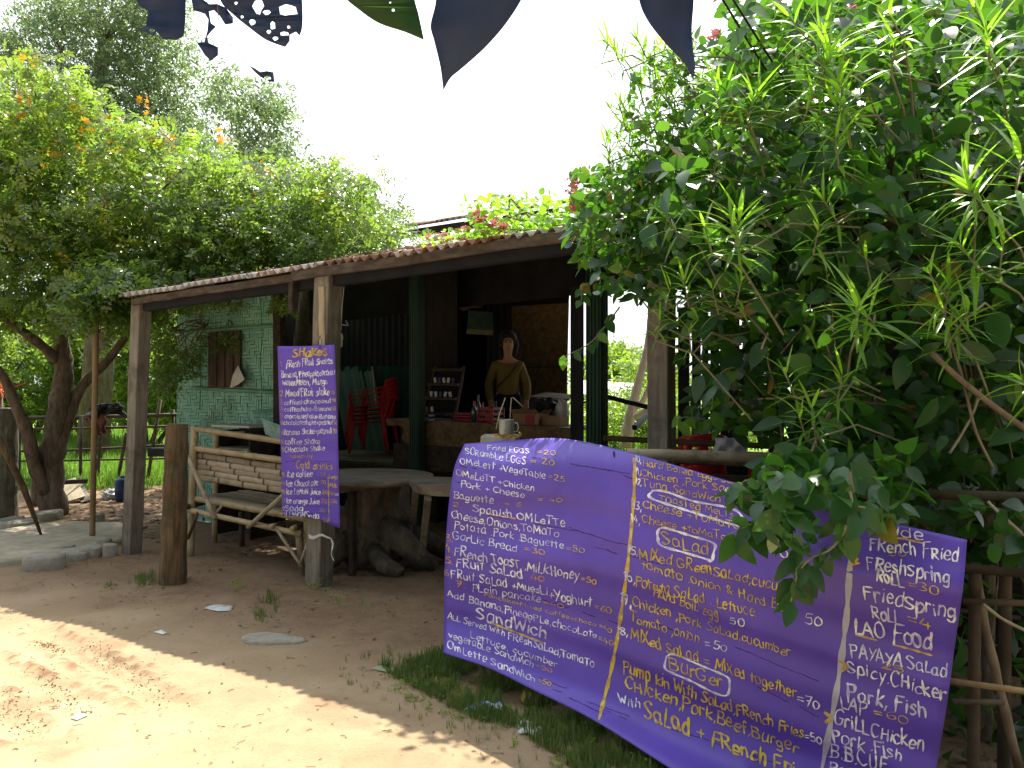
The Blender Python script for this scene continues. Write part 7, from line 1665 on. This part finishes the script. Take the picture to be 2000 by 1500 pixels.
# fallen leaves, twigs, pebbles
a1 = groundpoly([(90, 960), (330, 955), (330, 1060), (200, 1060), (90, 1040)], 750); a2 = groundpoly([(120, 1060), (860, 1040), (870, 1290), (500, 1250), (250, 1170), (60, 1140)], 420); a3 = groundpoly([(0, 1120), (1100, 1500), (0, 1500)], 55); a4 = groundpoly([(420, 985), (640, 985), (640, 1100), (400, 1100)], 160); a5 = groundpoly([(1200, 1100), (2050, 1100), (2050, 1600), (1500, 1600)], 500)
xy = np.concatenate([a1, a2, a3, a4, a5]); n = len(xy); z = np.array([gz(*q) for q in xy]) + .004
scatter('fallen_leaves', [leaf_proto(1, .45, 4, .25, .2), leaf_proto(1, .6, 3, .1, -.2)], np.column_stack([xy, z]), rdir(n, 0) * np.array([1, 1, .15]), rnrm(n, 2, 0, .45), np.concatenate([rng.uniform(.04, .1, 750), rng.uniform(.012, .045, 420), rng.uniform(.01, .025, 55), rng.uniform(.03, .07, 160), rng.uniform(.04, .1, 500)]), lf_dead)
xy = np.concatenate([groundpoly([(0, 1110), (900, 1150), (1100, 1500), (0, 1500)], 260)]); mb = MB()
for x, y in xy:
    a = random.uniform(0, 6.28); L = random.uniform(.01, .045); z_ = gz(x, y) + .003; mb.tube([(x, y, z_), (x + L * math.cos(a) * .5, y + L * math.sin(a) * .5, z_ + .002), (x + L * math.cos(a + .3), y + L * math.sin(a + .3), z_)], random.uniform(.0008, .002), 4)
o = mb.build('twig_litter', m_twig, None); o['kind'] = 'stuff'
oct_ = (np.array([(1, 0, 0), (-1, 0, 0), (0, 1, 0), (0, -1, 0), (0, 0, .7), (0, 0, -.6)], np.float32), [(0, 2, 4), (2, 1, 4), (1, 3, 4), (3, 0, 4), (2, 0, 5), (1, 2, 5), (3, 1, 5), (0, 3, 5)])
def pebbles(name, xy, s, mat):
    n = len(xy); z = np.array([gz(*q) for q in xy]); return scatter(name, [oct_], np.column_stack([xy, z]), rdir(n, 0), rnrm(n, 3, 0, .8), s, mat)
m_clod = M('earth crumbs', (.20, .12, .07), (.36, .25, .14), 30, rough=1, bump=.2); m_peb = M('pebbles', (.28, .23, .16), (.55, .50, .40), 20, rough=.8, bump=.2)
cl1 = []
for (p0, p1, wd) in ((G(170, 1255), G(330, 1375), .035), (G(70, 1310), G(185, 1395), .035), (G(80, 1255), G(125, 1270), .03), (G(-20, 1345), G(90, 1440), .05)):
    for _ in range(220): q = p0.lerp(p1, random.random()); cl1.append((q.x + random.gauss(0, wd), q.y + random.gauss(0, wd)))
pebbles('earth_crumbs', np.array(cl1), rng.uniform(.001, .0065, len(cl1)), m_clod)
xy = groundpoly([(-50, 1110), (900, 1150), (1150, 1500), (1100, 1700), (-50, 1700)], 1300); pebbles('pebbles', xy, .0012 + .0045 * rng.random(len(xy)) ** 3, m_peb)
xy = groundpoly([(100, 1080), (870, 1060), (870, 1290), (500, 1240), (200, 1170)], 1200); pebbles('grit', xy, rng.uniform(.0015, .007, len(xy)), m_clod)
# single scraps
def scrap(pts, mat, name, label, cat, h=.012, puff=.01):
    g_ = [G(*q) for q in pts]; n = len(g_); c = sum(g_, Vector()) / n; vs = []
    for r_ in (1, .72, .4):
        for i, p_ in enumerate(g_):
            q = c.lerp(p_, r_); vs.append(Vector((q.x, q.y, gz(q.x, q.y) + .003 + h * (1 - r_) + puff * math.sin(i * 2.3 + r_ * 9) * (r_ < .99) + (puff * .6 if i % 2 else 0))))
    vs.append(Vector((c.x, c.y, gz(c.x, c.y) + h + .004))); fs = [(k * n + i, k * n + (i + 1) % n, (k + 1) * n + (i + 1) % n, (k + 1) * n + i) for k in (0, 1) for i in range(n)] + [(2 * n + i, 2 * n + (i + 1) % n, 3 * n) for i in range(n)]
    o = MB().add(vs, fs).build(name, mat, None, True); solid(o, .0012); return tag(o, label, cat)
scrap([(903, 1385), (925, 1379), (960, 1377), (985, 1373), (990, 1382), (980, 1390), (950, 1387), (920, 1387)], m_bluewrap, 'snack_wrapper', 'crumpled blue and silver wrapper lying in the verge grass', 'wrapper', .035, .012)
scrap([(1013, 1360), (1022, 1350), (1036, 1352), (1040, 1362), (1032, 1371), (1020, 1370)], m_yellowleaf, 'curled_leaf', 'curled yellow dead leaf on the grass under the menu board', 'leaf', .03, .015)
scrap([(1004, 1412), (1020, 1405), (1050, 1412), (1064, 1425), (1050, 1438), (1030, 1430), (1012, 1430)], m_film, 'plastic_film', 'clear crumpled plastic film in the grass below the wrapper', 'plastic film', .02, .012)
scrap([(398, 1192), (412, 1187), (440, 1186), (457, 1190), (450, 1198), (425, 1199)], m_film, 'plastic_film', 'grey crumpled plastic scrap left of the sparse grass in the dirt', 'plastic film', .012, .006)
scrap([(724, 1308), (745, 1302), (775, 1304), (788, 1309), (765, 1314), (740, 1312)], M('pale green dry leaf', (.20, .22, .12), (.3, .32, .19), 12, rough=.7), 'dry_leaf', 'large pale green dry leaf flat at the tip of the verge grass', 'leaf', .01, .004)
scrap([(300, 1236), (315, 1233), (328, 1237), (318, 1241)], m_white, 'paper_scrap', 'white scrap at the edge of the shadow on the road', 'scrap', .008, .003)
scrap([(138, 1406), (150, 1398), (172, 1396), (168, 1401), (150, 1409)], m_white, 'paper_scrap', 'white paper scrap below the tyre tracks on the sunlit road', 'scrap', .006, .002)
0 and scrap([(425, 1412), (438, 1408), (446, 1416), (434, 1421)], m_white, 'paper_scrap', 'small white scrap on the sunlit road middle', 'scrap', .006, .002)
0 and scrap([(735, 1455), (750, 1450), (762, 1455), (750, 1461)], m_white, 'paper_scrap', 'white scrap near the shadow edge at the bottom of the road', 'scrap', .006, .002)
scrap([(1300, 1470), (1330, 1462), (1352, 1468), (1345, 1482), (1315, 1484)], m_film, 'paper_scrap', 'pale sheet scrap leaning in the grass right below the board', 'scrap', .03, .01)
# tapered white paper on the shutter
q = [B(465, 714, 1.4), B(478, 741, 1.4), B(464, 752, 1.4), B(449, 758, 1.4), B(455, 732, 1.4)]; o = MB().add(q, [(0, 4, 3, 2, 1)]).build('pinned_paper', m_paper); solid(o, .002); tag(o, 'white pointed paper stuck on the green wall beside the brown shutter', 'paper')
